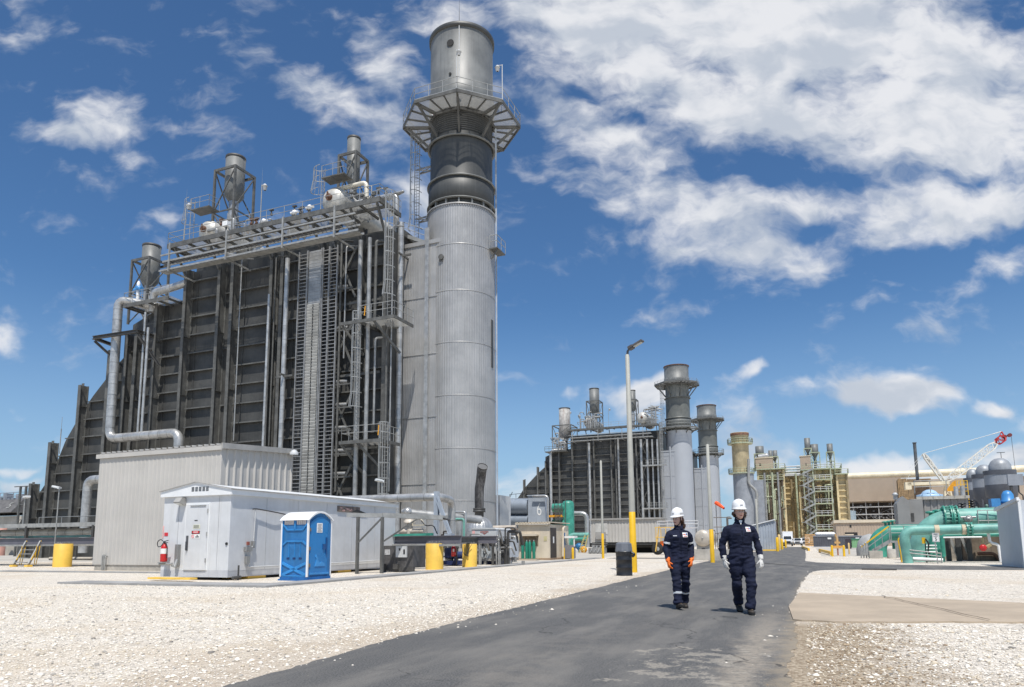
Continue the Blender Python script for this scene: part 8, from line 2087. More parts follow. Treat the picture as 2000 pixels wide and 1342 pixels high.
mb = MB(); mb.box(w0[0], w1[0], 53, 53.8, 0, w1[1]); mb.solo('concrete_block', CONC, 'weathered concrete block at the foot of the steel stair', 'block', (w0[0], 53, 0), 'concrete blocks by the stair')
w0 = W(1742, 1077, 53); mb = MB(); mb.lathe((w0[0], 53.3, 0), [(.28, 0), (.26, .6), (.01, .62)], 16); mb.solo('concrete_block', CONC, 'round concrete stub between the stair and the green leg', 'block', (w0[0], 53.3, 0), 'concrete blocks by the stair')
w = W(1685, 1082, 53.5); t = thing('standpipe', 'small cluster of silver standpipes at the stair foot', 'standpipe', (w[0], 53.5, 0)); mb = MB()
for k in range(3): mb.tube((w[0] - .1 + k * .16, 53.5, 0), (w[0] - .1 + k * .16, 53.5, .75 + .1 * k), .04, n=8); mb.ball((w[0] - .1 + k * .16, 53.5, .8 + .1 * k), .07, 8)
mb.box(w[0], w[0] + .6, 53.4, 53.6, .2, .35); mb.part('pipes', LSTEEL, t)
w = W(1759, 1070, 44); mb = MB(); mb.pipe([(w[0], 44, .35), (w[0] - .1, 44, 1.25), (w[0] + .12, 44, 1.4)], .035, 8, .2); mb.tube((w[0], 44, 0), (w[0], 44, .4), .04, n=8); mb.solo('yellow_hoop', YEL, 'thin yellow hoop rail left of the green pipe leg', 'rail', (w[0], 44, 0))
w = W(1805, 1060, 43.6); t = thing('call_box', 'yellow call box with black hose beside the green legs', 'box', (w[0], 43.6, .9)); mb = MB(); mb.box(w[0] - .1, w[0] + .06, 43.5, 43.65, 1.0, 1.32); mb.part('case', YEL, t); mb = MB(); mb.pipe([(w[0] + .05, 43.45, 1.25), (w[0] + .18, 43.4, 1.0), (w[0] + .12, 43.42, .6), (w[0] + .2, 43.45, .3)], .04, 7); mb.tube((w[0] + .05, 43.6, 0), (w[0] + .05, 43.6, 1.0), .03); mb.part('hose', BLACK, t)
# speed limit sign
sx, sv = g(1831, 1101); t = thing('speed_limit_sign', 'white speed limit 5 sign on a grey post by the cross road', 'sign', (sx, sv, 0))
a = W(1820, 1041, sv); b = W(1835.5, 1058.5, sv)
mb = MB(); mb.bar((sx + .02, sv + .03, 0), (sx - .03, sv + .03, a[1] - .02), .05, .04, upv=(0, 1, 0)); mb.part('post', LSTEEL, t)
c = (a[0] + b[0]) / 2; w = b[0] - a[0]; h = a[1] - b[1]
mb = MB(); mb.box(a[0], b[0], sv - .012, sv, b[1], a[1]); pl = mb.part('plate', M('sign_sheet_white', (.74, .74, .72), .5, 0, .05, 3), t)
mb = MB(); e = .016
for (p, q, r_, s_) in ((a[0] + e, b[0] - e, a[1] - e - .008, a[1] - e), (a[0] + e, b[0] - e, b[1] + e, b[1] + e + .008)): mb.box(p, q, sv - .015, sv - .0125, r_, s_)
mb.box(a[0] + e, a[0] + e + .008, sv - .015, sv - .0125, b[1] + e + .009, a[1] - e - .009); mb.box(b[0] - e - .008, b[0] - e, sv - .015, sv - .0125, b[1] + e + .009, a[1] - e - .009); mb.part('border', INK, pl)
mb = MB(); put_text(mb, 'SPEED', h * .19, (c, sv - .016, a[1] - h * .17), sx=.85); put_text(mb, 'LIMIT', h * .19, (c, sv - .016, a[1] - h * .38), sx=.95); put_text(mb, '5', h * .52, (c, sv - .016, b[1] + h * .29)); mb.part('lettering', INK, pl)
# dark object lying on the gravel and drain marks
a, b = g(1683, 1113), g(1742, 1117)
mb = MB(); mb.tube((a[0], a[1], .03), (a[0] + 1.25, a[1] - .25, .03), .04, n=8); mb.solo('steel_bar', DSTEEL, 'dark steel bar lying on the gravel right of the road', 'bar', (*a, 0))
LV2 = 62
a = W(-10, 975, LV2); b = W(39, 978, LV2)
t = thing('turbine_enclosure', 'old dark hooded enclosure with a painted 5 at the left edge', 'building', (b[0], LV2, 0))
bb = W(45, 1032, LV2)
mb = MB(); mb.box(b[0] - 14, b[0] + .5, LV2, LV2 + 8, 0, W(20, 1008, LV2)[1]); mb.part('wall', M('cream_grey_wall', (.46, .43, .37), .7, 0, .2, .5, .1, 5, .4), t)
z0, z1 = W(20, 1002, LV2)[1], W(20, 975, LV2)[1]
mb = MB(); mb.prism([(LV2 - 1.2, z0 + .02), (LV2 + .4, z1), (LV2 + 6, z1), (LV2 + 6, z0 + .02)], 'u', b[0] - 14, b[0] + .2); mb.part('hood', M('dark_hood', (.12, .115, .11), .6, 0, .3, 1), t)
mb = MB(); c = W(19, 987, LV2 - .5); put_text(mb, '5', 1.5, (c[0], LV2 - .52, (z0 + z1) / 2), (1, 0, 0), Vector((0, 1.6, z1 - z0)).normalized(), 1.1); mb.part('painted_number', M('dull_white_paint', (.30, .30, .28), .7), t)
mb = MB(); mb.lathe((W(4, 1026, LV2 - 2)[0], LV2 - 2, 0), [(.6, 0), (.6, W(4, 1026, LV2 - 2)[1]), (.01, W(4, 1025, LV2 - 2)[1])], 16); mb.part('pink_pipe', M('salmon_pipe', (.45, .24, .19), .6), t)
mb = MB(); mb.rail([(b[0] - 13, LV2 + 1, z1), (b[0] - .2, LV2 + 1, z1)], 1.0, .05, 1.4)
rr = random.Random(3)
for k in range(9): u = b[0] - .5 - k * .9; mb.box(u, u + .5, LV2 + 2, LV2 + 3, z1, z1 + rr.uniform(.3, 1.2))
mb.part('roof_gear', SILO, t)
a = W(46, 950, 55); t = thing('lattice_post', 'grey lattice posts and ladder at the far left boiler end', 'structure', (a[0], 55, 0)); mb = MB(); zt = a[1]
for k in (-.5, .5): mb.bar((a[0] + k, 55, 0), (a[0] + k, 55, zt), .2, .2, upv=(0, 1, 0))
for k in range(8): mb.bar((a[0] - .5, 55, .6 + k * zt / 9), (a[0] + .5, 55, .6 + k * zt / 9), .08, .08)
mb.bar((a[0] - 1.6, 55, zt), (a[0] + .8, 55, zt), .1, .1); mb.part('frame', STEEL, t)
q = W(118, 860, 52); e = W(118, 815, 52); mb = MB(); mb.tube((q[0], 52, q[1] - 1.5), (q[0], 52, (q[1] + e[1]) / 2), .05, n=6); mb.tube((q[0], 52, (q[1] + e[1]) / 2), (q[0], 52, e[1]), .02, n=6); mb.solo('antenna_mast', LSTEEL, 'thin antenna mast above the sloping boiler roof', 'mast', (q[0], 52, q[1] - 1.5))
from mathutils.bvhtree import BVHTree
NAVY = M('navy_coverall_cloth', (.0105, .014, .034), .85, 0, .22, 7, .5, 26, spec=.25)
NAVY2 = M('navy_seam_cloth', (.006, .008, .02), .85, 0, .2, 9, spec=.2)
SKIN = M('skin', (.70, .43, .33), .5, 0, .08, 9, .1, 60)
HAIR = M('brown_hair', (.075, .035, .018), .55, 0, .45, 22, .8, 60)
HAT = M('helmet_white', (.80, .80, .79), .28, 0, .02, 3)
REFL = M('reflective_tape', (.62, .63, .65), .4, .2, .08, 8)
BOOT = M('dark_leather', (.035, .028, .022), .55, 0, .3, 9, .3, 40)
SOLE = M('boot_sole', (.015, .015, .015), .8)
STRAP = M('black_strap', (.012, .012, .013), .6)
GLOVE_O = M('orange_glove', (.85, .17, .015), .55, 0, .1, 14, .4, 60)
GLOVE_W = M('pale_leather_glove', (.58, .57, .54), .7, 0, .18, 14, .5, 60)
def loft(mb, pts, n=18, side=(1, 0, 0)):
    # pts: (x, y, z, rx, ry)
    P = [Vector(p[:3]) for p in pts]; vs = []
    for i, p in enumerate(pts):
        t = (P[min(i + 1, len(P) - 1)] - P[max(i - 1, 0)]).normalized()
        s = Vector(side); s = (s - t * s.dot(t)).normalized(); b = t.cross(s)
        for k in range(n):
            a = 2 * math.pi * k / n
            vs.append(P[i] + s * p[3] * math.cos(a) + b * p[4] * math.sin(a))
    L = len(pts)
    fs = [(i * n + k, i * n + (k + 1) % n, (i + 1) * n + (k + 1) % n, (i + 1) * n + k) for i in range(L - 1) for k in range(n)]
    fs += [tuple(range(n - 1, -1, -1)), tuple((L - 1) * n + k for k in range(n))]
    mb.add(vs, fs, True)
def dense(pts, k=5):
    # catmull-rom through the control rings
    out = []
    A = np.array(pts, float)
    for i in range(len(A) - 1):
        p0, p1, p2, p3 = A[max(i - 1, 0)], A[i], A[i + 1], A[min(i + 2, len(A) - 1)]
        for j in range(k):
            t = j / k
            q = .5 * ((2 * p1) + (-p0 + p2) * t + (2 * p0 - 5 * p1 + 4 * p2 - p3) * t * t + (-p0 + 3 * p1 - 3 * p2 + p3) * t ** 3)
            q[3:] = np.maximum(q[3:], .004); out.append(tuple(q))
    out.append(tuple(A[-1]))
    return out
def remesh(mb, name, voxel, smooth=4, wrinkle=None):
    me = mb.mesh(name, NAVY)
    ob = bpy.data.objects.new(name, me); COL.objects.link(ob)
    md = ob.modifiers.new('r', 'REMESH'); md.mode = 'VOXEL'; md.voxel_size = voxel; md.use_smooth_shade = True
    if smooth:
        ms = ob.modifiers.new('s', 'SMOOTH'); ms.iterations = smooth; ms.factor = .5
    dg = bpy.context.evaluated_depsgraph_get()
    res = bpy.data.meshes.new_from_object(ob.evaluated_get(dg))
    bpy.data.objects.remove(ob); bpy.data.meshes.remove(me)
    if wrinkle:
        nr = [v.normal.copy() for v in res.vertices]
        for v, n_ in zip(res.vertices, nr): v.co += n_ * wrinkle(v.co)
        res.update()
    return res
def put(me, name, mat, parent, label=None):
    me.materials.clear(); me.materials.append(mat); me.name = name
    me.polygons.foreach_set('use_smooth', [True] * len(me.polygons))
    o = bpy.data.objects.new(name, me); COL.objects.link(o); o.parent = parent
    if label: o['label'] = label
    return o
def decal(bvh, c, w, h, off=.005, n=6, d=Vector((0, 1, 0)), tilt=0.0):
    c = Vector(c); r = Vector((math.cos(tilt), 0, math.sin(tilt))); u = Vector((-math.sin(tilt), 0, math.cos(tilt)))
    vs = []
    for j in range(n + 1):
        for i in range(n + 1):
            p = c + r * w * (i / n - .5) + u * h * (j / n - .5)
            hit = bvh.ray_cast(p - d * 1.0, d)
            q = hit[0] if hit[0] else p
            vs.append(q - d * off)
    return vs, [(j * (n + 1) + i, j * (n + 1) + i + 1, (j + 1) * (n + 1) + i + 1, (j + 1) * (n + 1) + i) for j in range(n) for i in range(n)]
def band(me, pred, off=.005):
    vm = {}; vs = []; fs = []
    for p in me.polygons:
        if pred(p.center):
            f = []
            for i in p.vertices:
                if i not in vm: vm[i] = len(vs); v = me.vertices[i]; vs.append(v.co + v.normal * off)
                f.append(vm[i])
            fs.append(tuple(f))
    return vs, fs
def hand(mb, wrist, dr, palm_n, thumb_s, s=1.0, curl=.55):
    # wrist point, direction of the hand, palm normal, side of the thumb
    w = Vector(wrist); d = Vector(dr).normalized(); pn = Vector(palm_n); pn = (pn - d * pn.dot(d)).normalized(); sd = d.cross(pn).normalized() * thumb_s
    def row(c, a, b): return (*c, a, b)
    pal = [row(w - d * .03, .033 * s, .027 * s), row(w + d * .02 * s, .034 * s, .022 * s), row(w + d * .06 * s, .043 * s, .02 * s), row(w + d * .095 * s, .043 * s, .017 * s)]
    loft(mb, dense(pal, 3), 14, sd)
    for k, (L, o) in enumerate(((.075, .032), (.085, .011), (.08, -.011), (.062, -.031))):
        b = w + d * .09 * s + sd * o * s; path = [b - d * .02]; dd = d.copy(); q = b
        for j in range(4):
            q = q + dd * L * s / 3.4; path.append(q); dd = (dd * math.cos(curl * (.7 + .12 * k)) + pn * math.sin(curl * (.7 + .12 * k))).normalized()
        loft(mb, [row(p, (.0115 - .0012 * j) * s, (.0115 - .0012 * j) * s) for j, p in enumerate(path)], 10, sd)
    b = w + d * .03 * s + sd * .03 * s; dd = (d * .75 + sd * .55 + pn * .35).normalized()
    loft(mb, [row(b - dd * .015, .016 * s, .015 * s), row(b + dd * .025 * s, .015 * s, .014 * s), row(b + dd * .055 * s + pn * .006, .0125 * s, .012 * s), row(b + dd * .075 * s + pn * .014 + d * .006, .009 * s, .009 * s)], 10, pn)
def person(label, base, face_yaw, S, pose):
    """local frame: the person looks towards -y, her left is +x; face_yaw turns the whole figure"""
    t = thing('person', label, 'person', (0, 0, 0), rot=face_yaw)
    t.location = base; ORG[t.name] = (0, 0, 0)
    k = S
    def sc(p): return tuple(x * k for x in p)
    J = pose
    bust = J.get('girth', 1.0)
    torso = [(0, .0, .80, .13, .10), (0, .0, .88, .178 * bust, .128 * bust), (0, 0, .97, .172 * bust, .125 * bust), (0, 0, 1.07, .163 * bust, .118 * bust), (0, -.012, 1.17, .168 * bust, .124 * bust), (0, -.016, 1.26, .172 * bust, .122 * bust), (0, 0, 1.33, .168, .102), (0, .006, 1.395, .128, .085), (0, .006, 1.44, .085, .072), (0, .004, 1.485, .066, .064)]
    cov = MB(); bod = MB()
    loft(cov, [sc(p) for p in dense(torso, 6)], 26)
    loft(bod, [sc((p[0], p[1], p[2], p[3] * .82, p[4] * .82)) for p in dense(torso, 4)], 20)
    limbs = {}
    for sd in (-1, 1):
        hip, kn, an = J['leg'][sd]
        hip = Vector(hip); kn = Vector(kn); an = Vector(an)
        leg = [(*(hip + Vector((0, 0, .06))), .10, .11), (*hip, .108 * bust, .118), (*hip.lerp(kn, .45), .098 * bust, .103), (*hip.lerp(kn, .85), .082, .086), (*kn, .079, .082), (*kn.lerp(an, .4), .078, .083), (*kn.lerp(an, .8), .072, .078), (*an.lerp(kn, .05), .078, .088), (*(an - (kn - an).normalized() * .03), .074, .085)]
        loft(cov, [sc(p) for p in dense(leg, 5)], 20)
        loft(bod, [sc((p[0], p[1], p[2], p[3] * .65, p[4] * .65)) for p in dense(leg[:-1], 3)], 14)
        sh, el, wr = J['arm'][sd]
        sh = Vector(sh); el = Vector(el); wr = Vector(wr)
        arm = [(*(sh + Vector((-sd * .09, 0, .03))), .05, .062), (*(sh + Vector((-sd * .02, 0, .0))), .060, .068), (*sh.lerp(el, .2), .063, .070), (*sh.lerp(el, .55), .060, .068), (*el, .056, .063), (*el.lerp(wr, .5), .052, .056), (*el.lerp(wr, .9), .047, .048), (*wr, .044, .044)]
        loft(cov, [sc(p) for p in dense(arm, 5)], 18)
        loft(bod, [sc((p[0], p[1], p[2], p[3] * .68, p[4] * .68)) for p in dense(arm, 3)], 14)
        limbs[sd] = (hip, kn, an, sh, el, wr)
    def wr_(co):
        z = co.z / k; a = mnoise.noise(Vector((co.x * 9, co.y * 9, co.z * 21))) ; b = mnoise.noise(Vector((co.x * 4 + 7, co.y * 4, co.z * 8 + 3)))
        c = mnoise.noise(Vector((co.x * 16 + 3, co.y * 16, co.z * 34)))
        amp = .017 if z < .95 else .013
        fold = 0
        for zc, wv in ((.50, .10), (.16, .08), (1.04, .06), (.86, .06)):
            fold += math.exp(-((z - zc) / wv) ** 2)
        return k * (amp * (a * .9 + b * .7) * (.7 + fold) + .004 * c)
    # head on the neck, turned by head_yaw
    hy = J['head_yaw']; hx, hyy = J.get('head_off', (0, -.015)); hc = Vector((hx, hyy, 1.60))
    Rm = Matrix.Rotation(hy, 3, 'Z') @ Matrix.Rotation(J.get('nod', 0.0), 3, 'X')
    def Hd(x, y, z): return tuple((hc + Rm @ Vector((x, y, z))) * k)
    def hball(c, r, scl, n=20):
        s0 = MB(); s0.ball((0, 0, 0), 1, n)
        bod.add([Hd(c[0] + v[0] * r * scl[0], c[1] + v[1] * r * scl[1], c[2] + v[2] * r * scl[2]) for v in s0.v], s0.f, True)
    loft(bod, [sc((0, .006, 1.40, .06, .06)), sc((0, .004, 1.47, .053, .056)), sc((hx * .6, hyy * .4, 1.54, .05, .054)), sc((hx, hyy, 1.58, .052, .056))], 16)
    hball((0, .012, .045), .1, (.78, .95, .95)); hball((0, -.018, -.02), .1, (.64, .72, .88)); hball((0, -.045, -.078), .04, (.95, .85, .8)); hball((0, -.03, -.05), .06, (.92, .8, .7))
    for s_ in (-1, 1):
        hball((s_ * .03, -.068, -.018), .024, (1.15, .7, .9)); hball((s_ * .078, .012, .0), .022, (.35, .8, 1.35)); hball((s_ * .03, -.076, .032), .02, (1.5, .55, .5))
    hball((0, -.098, -.016), .014, (.95, 1.1, 1.1)); hball((0, -.090, .008), .011, (.8, .9, 2.0)); hball((0, -.082, -.052), .015, (1.5, .65, .8))
    body = put(remesh(bod, 'body', .0075 * k, 3), 'body', SKIN, t)
    cm = remesh(cov, 'coverall', .0125 * k, 3, wr_)
    co = put(cm, 'coverall', NAVY, t)
    bvh = BVHTree.FromPolygons([v.co for v in cm.vertices], [tuple(p.vertices) for p in cm.polygons])
    def face(name, mat, pts):
        mb = MB(); mb.add([Hd(*p) for p in pts], [tuple(range(len(pts)))]); return mb.part(name, mat, t)
    # face details
    for s_ in (-1, 1):
        mb = MB(); s0 = MB(); s0.ball((0, 0, 0), 1, 10); mb.add([Hd(s_ * .030 + v[0] * .013, -.0845 + v[1] * .008, .012 + v[2] * .007) for v in s0.v], s0.f, True); mb.part('eye', M('eye_dark', (.10, .08, .07), .2), body)
        mb = MB(); mb.add([Hd(s_ * .030 + v[0] * .018, -.089 + v[1] * .006, .034 + v[2] * .005) for v in s0.v], s0.f, True); mb.part('eyebrow', HAIR, body)
    mb = MB(); s0 = MB(); s0.ball((0, 0, 0), 1, 12); mb.add([Hd(v[0] * .023, -.0885 + v[1] * .009, -.053 + v[2] * .009) for v in s0.v], s0.f, True); mb.part('mouth', M('lips', (.36, .12, .11), .4), body)
    # glasses
    mb = MB()
    for s_ in (-1, 1):
        mb.add([Hd(s_ * .030 + .027 * math.cos(2 * math.pi * i / 14), -.099 + abs(.027 * math.cos(2 * math.pi * i / 14)) * .0, .010 + .019 * math.sin(2 * math.pi * i / 14)) for i in range(14)], [tuple(range(14))])
        mb.bar(Hd(s_ * .056, -.097, .016), Hd(s_ * .08, .01, .016), .004, .006)
    mb.bar(Hd(-.008, -.101, .018), Hd(.008, -.101, .018), .004, .005)
    gm = bpy.data.materials.get('spectacle_lens')
    if not gm:
        gm = M('spectacle_lens', (.55, .58, .60), .05); gm.node_tree.nodes['Principled BSDF'].inputs['Alpha'].default_value = .28
    mb.part('safety_glasses', gm, t)
    # hair
    hm = MB(); rr = random.Random(J['seed'])
    for (x, y, z, r_) in J['hair']:
        s0 = MB(); s0.ball((0, 0, 0), 1, 12); hm.add([Hd(x + v[0] * r_, y + v[1] * r_, z + v[2] * r_ * 1.15) for v in s0.v], s0.f, True)
    hme = remesh(hm, 'hair', .008, 2, lambda c: .014 * mnoise.noise(c * 42) + .010 * mnoise.noise(c * 19))
    put(hme, 'hair', HAIR, t)
    mb = MB()
    for q in range(60):
        x, y, z, r_ = rr.choice(J['hair']); v = Vector((rr.gauss(0, 1), rr.gauss(0, 1), rr.gauss(0, 1))).normalized()
        p0 = Vector((x, y, z)) + v * r_ * .8; p1 = p0 + v * .025 + Vector((0, .012, -.03)) * rr.uniform(.2, 1.3)
        mb.bar(Hd(*p0), Hd(*p1), .0045, .0045)
    mb.part('hair_wisps', HAIR, t)
    # helmet: dome, ridge, brim
    hb = MB(); Z0 = .068
    prof = [(1.0, 0), (.99, .03), (.94, .065), (.82, .098), (.60, .122), (.32, .136), (.01, .14)]
    n = 32; vs = []
    for (q, h) in prof:
        for i in range(n):
            a = 2 * math.pi * i / n
            ridge = 1 + .03 * math.exp(-(math.sin(a) ** 2) * 0 - (math.cos(a) / .25) ** 2) * (1 if h > .03 else 0)
            vs.append(Hd(.105 * q * math.cos(a), .008 + .130 * q * math.sin(a), Z0 + h * ridge * 1.05 + .012 * math.sin(a) * 0))
    hb.add(vs, [(j * n + i, j * n + (i + 1) % n, (j + 1) * n + (i + 1) % n, (j + 1) * n + i) for j in range(len(prof) - 1) for i in range(n)], True)
    hel = hb.part('helmet', HAT, t)
    bb = MB(); vs = []
    for (q, dz) in ((.99, .004), (1.0, -.012)):
        for lay in (0, 1):
            for i in range(n):
                a = 2 * math.pi * i / n; f = max(0, -math.sin(a)); ext = .008 + .042 * f ** 2.2
                rx, ry = (.105, .130) if lay == 0 else (.105 + ext * .75, .130 + ext)
                vs.append(Hd(rx * q * math.cos(a), .008 + ry * q * math.sin(a), Z0 + dz - (0 if lay == 0 else .010 + .012 * f)))
    def ringf(a, b): return [(a * n + i, a * n + (i + 1) % n, b * n + (i + 1) % n, b * n + i) for i in range(n)]
    bb.add(vs, ringf(0, 1) + ringf(1, 3) + ringf(3, 2), True); bb.part('brim', HAT, hel)
    mb = MB(); mb.add([Hd(x, -.126 + .012 * 0 + (z - .035) * .22, Z0 + z) for x, z in ((-.022, .035), (.022, .035), (.022, .052), (-.022, .052))], [(0, 1, 2, 3)]); mb.part('emblem', M('grey_emblem', (.30, .30, .32), .5), hel)
    if J.get('sticker'):
        mb = MB(); mb.add([Hd(.104 * math.cos(a) * 1.012, .008 + .131 * math.sin(a) * 1.012, Z0 + z) for z in (.018, .050) for a in [R(-25 + 9 * i) for i in range(7)]], [(i, i + 1, i + 8, i + 7) for i in range(6)]); mb.part('sticker', M('sticker_grey', (.50, .50, .50), .5, 0, .3, 30), hel)
    # chin strap
    mb = MB()
    for s_ in (-1, 1): mb.pipe([Hd(s_ * .088, -.02, .07), Hd(s_ * .082, -.02, -.01), Hd(s_ * .058, -.03, -.09), Hd(0, -.045, -.124)], .0065, 6, .02)
    mb.part('chin_strap', STRAP, hel)
    # gloves, boots
    for sd in (-1, 1):
        hip, kn, an, sh, el, wr = limbs[sd]
        gb = MB(); d = (wr - el).normalized()
        loft(gb, [(*((wr - d * .045) * k), .044 * k, .046 * k), (*(wr * k), .041 * k, .042 * k), (*((wr + d * .03) * k), .036 * k, .034 * k)], 16, (0, 1, 0))
        hand(gb, (wr + d * .025) * k, d + Vector((-sd * .08, -.05, 0)), J['palm'][sd], J['thumb'][sd], .95 * k, J.get('curl', .55))
        put(remesh(gb, 'glove', .0042, 2), 'glove', J['glove'], t)
        bt = MB(); yaw = J['foot'][sd][0]; pit = J['foot'][sd][1]
        Fm = Matrix.Rotation(yaw, 3, 'Z') @ Matrix.Rotation(pit, 3, 'X'); a0 = Vector((an.x, an.y, an.z))
        def Fp(x, y, z): return tuple((a0 + Fm @ Vector((x, y, z))) * k)
        rows = [(0, .055, -.04, .030, .03), (0, .045, -.045, .042, .042), (0, 0, -.045, .045, .043), (0, -.06, -.052, .046, .034), (0, -.115, -.058, .049, .029), (0, -.155, -.062, .040, .024), (0, -.178, -.066, .016, .015)]
        loft(bt, [(*Fp(*r_[:3]), r_[3] * k, r_[4] * k) for r_ in dense(rows, 4)], 18)
        loft(bt, [(*Fp(0, .012, -.06), .046 * k, .05 * k), (*Fp(0, .01, .0), .05 * k, .055 * k), (*Fp(0, .008, .07), .052 * k, .058 * k)], 16)
        b_ = put(remesh(bt, 'boot', .006, 3), 'boot', BOOT, t)
        so = MB(); outl = [(.030, .070), (.042, .045), (.036, 0), (.042, -.06), (.050, -.115), (.042, -.16), (.018, -.188)]
        pl = [(x, y) for x, y in outl] + [(-x, y) for x, y in reversed(outl)]
        so.add([Fp(x, y, -.094) for x, y in pl] + [Fp(x * 1.02, y, -.072) for x, y in pl], [tuple(range(len(pl))), tuple(range(2 * len(pl) - 1, len(pl) - 1, -1))] + [(i, (i + 1) % len(pl), len(pl) + (i + 1) % len(pl), len(pl) + i) for i in range(len(pl))]); so.part('sole', SOLE, b_)
        mb = MB()
        for i in range(3): mb.bar(Fp(-.02, -.075 + .022 * i, -.012 + .014 * i - .01), Fp(.02, -.085 + .022 * i, -.012 + .014 * i - .01), .006, .005)
        mb.part('lace', M('tan_lace', (.35, .25, .14), .7), b_)
    # cloth details: zip placket, waist seam, pockets, collar
    def dec(name, mat, c, w, h, off=.004, tilt=0, n=6, par=co):
        vs, fs = decal(bvh, [q * k for q in c], w * k, h * k, off, n, tilt=tilt); mb = MB(); mb.add(vs, fs, True); return mb.part(name, mat, par)
    dec('zip_placket', NAVY2, (0, 0, 1.20), .022, .44, .003, 0, 10)
    vs, fs = band(cm, lambda c: abs(c.z / k - 1.055) < .016 and abs(c.x / k) < .20 and abs(c.y / k) < .16, .004); mb = MB(); mb.add(vs, fs, True); mb.part('waistband', NAVY, co)
    for s_ in (-1, 1): dec('pocket_flap', NAVY2, (s_ * .085, 0, 1.245), .105, .04, .006, -s_ * .08); 
    for s_ in (-1, 1): dec('cargo_pocket', NAVY, (limbs[s_][0].x * .55 + limbs[s_][1].x * .45 + s_ * .03, 0, .66), .11, .15, .007, 0)
    mb = MB()
    for s_ in (-1, 1):
        mb.add([(s_ * .008 * k, -.085 * k, 1.425 * k), (s_ * .062 * k, -.07 * k, 1.425 * k), (s_ * .085 * k, -.015 * k, 1.47 * k), (s_ * .07 * k, -.02 * k, 1.515 * k), (s_ * .045 * k, -.062 * k, 1.485 * k)], [(0, 1, 2, 3, 4) if s_ > 0 else (4, 3, 2, 1, 0)])
        mb.add([(s_ * .07 * k, -.02 * k, 1.515 * k), (s_ * .085 * k, -.015 * k, 1.465 * k), (s_ * .06 * k, .07 * k, 1.475 * k), (s_ * .05 * k, .065 * k, 1.52 * k)], [(0, 1, 2, 3) if s_ > 0 else (3, 2, 1, 0)])
    mb.add([(.06 * k, .07 * k, 1.475 * k), (-.06 * k, .07 * k, 1.475 * k), (-.05 * k, .065 * k, 1.52 * k), (.05 * k, .065 * k, 1.52 * k)], [(0, 1, 2, 3)])
    mb.part('collar', NAVY, co)
    if J.get('shirt'):
        mb = MB(); mb.add([(-.028 * k, -.075 * k, 1.465 * k), (0, -.093 * k, 1.40 * k), (.030 * k, -.075 * k, 1.465 * k), (0, -.07 * k, 1.475 * k)], [(0, 1, 2, 3)]); mb.part('shirt', WHS, t)
    # chest emblem: white patch with red and blue swooshes over an orange word line
    px_, pz_, pw_, ph_ = J['patch']
    pt = dec('chest_patch', WHS, (px_, 0, pz_), pw_, ph_, .009)
    for (nm, m_, dx, dz, ww, hh, tl) in (('red_swoosh', REDS, -.24, .13, .36, .16, .35), ('orange_swoosh', M('patch_orange', (.80, .25, .05), .6), -.05, .03, .42, .10, -.3), ('blue_swoosh', M('patch_blue', (.03, .06, .30), .6), .24, .17, .28, .34, .4), ('word_line', M('patch_word', (.62, .12, .10), .6), 0, -.30, .72, .14, 0)):
        dec(nm, m_, (px_ + dx * pw_, 0, pz_ + dz * ph_), pw_ * ww, ph_ * hh, .012, tl, 4, pt)
    if J.get('name_tag'):
        dec('name_tag', M('thread_white', (.55, .56, .6), .7, 0, .4, 60), (-.10, 0, 1.30), .06, .016, .009)
    if J.get('bands'):
        for sd in (-1, 1):
            hip, kn, an, sh, el, wr = limbs[sd]
            ax = (el - sh).normalized(); c0 = sh.lerp(el, .62)
            vs, fs = band(cm, lambda c: abs((c / k - c0).dot(ax)) < .016 and ((c / k - c0) - ax * (c / k - c0).dot(ax)).length < .10 and sd * c.x > .17 * k, .006); mb = MB(); mb.add(vs, fs, True); mb.part('reflective_band', REFL, co)
            ax2 = (an - kn).normalized(); c1 = kn.lerp(an, .52)
            vs, fs = band(cm, lambda c: abs((c / k - c1).dot(ax2)) < .017 and ((c / k - c1) - ax2 * (c / k - c1).dot(ax2)).length < .12 and sd * (c.x / k - J.get('split', 0)) > 0, .006); mb = MB(); mb.add(vs, fs, True); mb.part('reflective_band', REFL, co)
    elif J.get('cuff_mark'):
        sh, el, wr = limbs[1][3:]
        c0 = sh.lerp(el, .72); ax = (el - sh).normalized()
        vs, fs = band(cm, lambda c: abs((c / k - c0).dot(ax)) < .014 and c.x / k > c0.x + .03 and (c / k - c0).length < .1, .006); mb = MB(); mb.add(vs, fs, True)
        if fs: mb.part('sleeve_mark', REFL, co)
    return t
ga = g(1331, 1189); gb_ = g(1453, 1199)
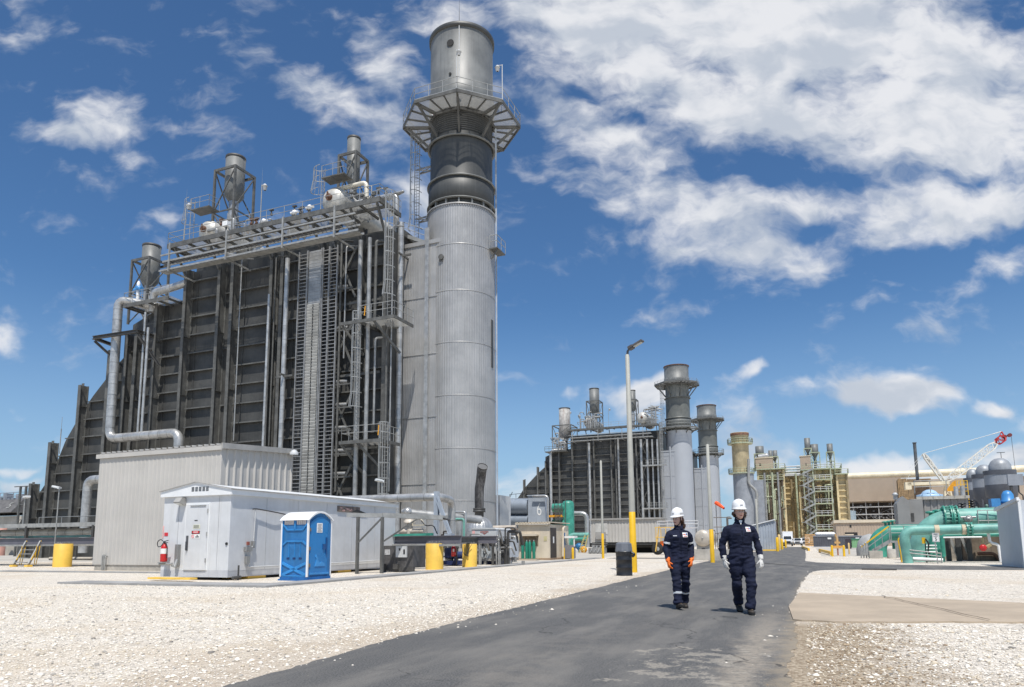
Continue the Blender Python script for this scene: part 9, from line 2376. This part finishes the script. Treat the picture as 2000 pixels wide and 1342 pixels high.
# -x is her right (left in the photo)
poseA = dict(seed=3, girth=.98, head_yaw=R(-52), head_off=(-.015, -.02), nod=R(4), split=0.0,
    leg={-1: ((-.088, .0, .86), (-.105, -.12, .475), (-.10, -.17, .115)), 1: ((.088, .0, .86), (.098, .0, .475), (.108, .15, .13))},
    foot={-1: (R(8), R(-14)), 1: (R(-8), R(14))},
    arm={-1: ((-.185, .01, 1.33), (-.228, .04, 1.08), (-.232, -.06, .865)), 1: ((.185, .01, 1.33), (.245, .07, 1.09), (.195, -.09, .88))},
    palm={-1: (1, .25, 0), 1: (-.8, .6, 0)}, thumb={-1: 1, 1: -1}, glove=GLOVE_O, curl=.8,
    hair=[(0, .075, .03, .055), (-.03, .085, -.02, .05), (.03, .085, -.02, .05), (0, .105, -.07, .058), (.02, .12, -.12, .05), (-.03, .11, -.11, .045), (.0, .125, -.165, .035), (.06, .05, -.03, .035), (-.065, .045, -.02, .032)],
    patch=(.092, 1.315, .105, .082), name_tag=True, bands=True, sticker=True)
A_person = person('shorter woman in navy coverall with orange gloves and white helmet, looking aside', pw(ga[0], ga[1], .004), R(3), 1.0, poseA)
poseB = dict(seed=5, girth=1.10, head_yaw=R(6), head_off=(.0, -.02), nod=R(0),
    leg={-1: ((-.095, .0, .86), (-.075, .03, .475), (.0, .30, .17)), 1: ((.095, .0, .86), (.105, -.12, .475), (.075, -.12, .105))},
    foot={-1: (R(4), R(34)), 1: (R(-6), R(0))},
    arm={-1: ((-.20, .01, 1.335), (-.275, .06, 1.09), (-.265, .02, .865)), 1: ((.20, .01, 1.335), (.275, .02, 1.09), (.285, -.08, .87))},
    palm={-1: (.85, .5, 0), 1: (-.5, .85, 0)}, thumb={-1: 1, 1: -1}, glove=GLOVE_W, curl=.65,
    hair=[(0, .07, .03, .06), (-.04, .08, -.03, .045), (.045, .08, -.03, .05), (.08, .06, -.04, .04), (.10, .06, -.01, .035), (.085, .08, -.08, .04), (-.075, .04, -.03, .03), (.125, .07, -.005, .022), (.12, .08, -.05, .025)],
    patch=(.108, 1.325, .078, .078), shirt=True, cuff_mark=True)
B_person = person('taller woman in navy coverall with pale grey gloves, striding towards the camera', pw(gb_[0], gb_[1], .004), R(-3), 1.05, poseB)
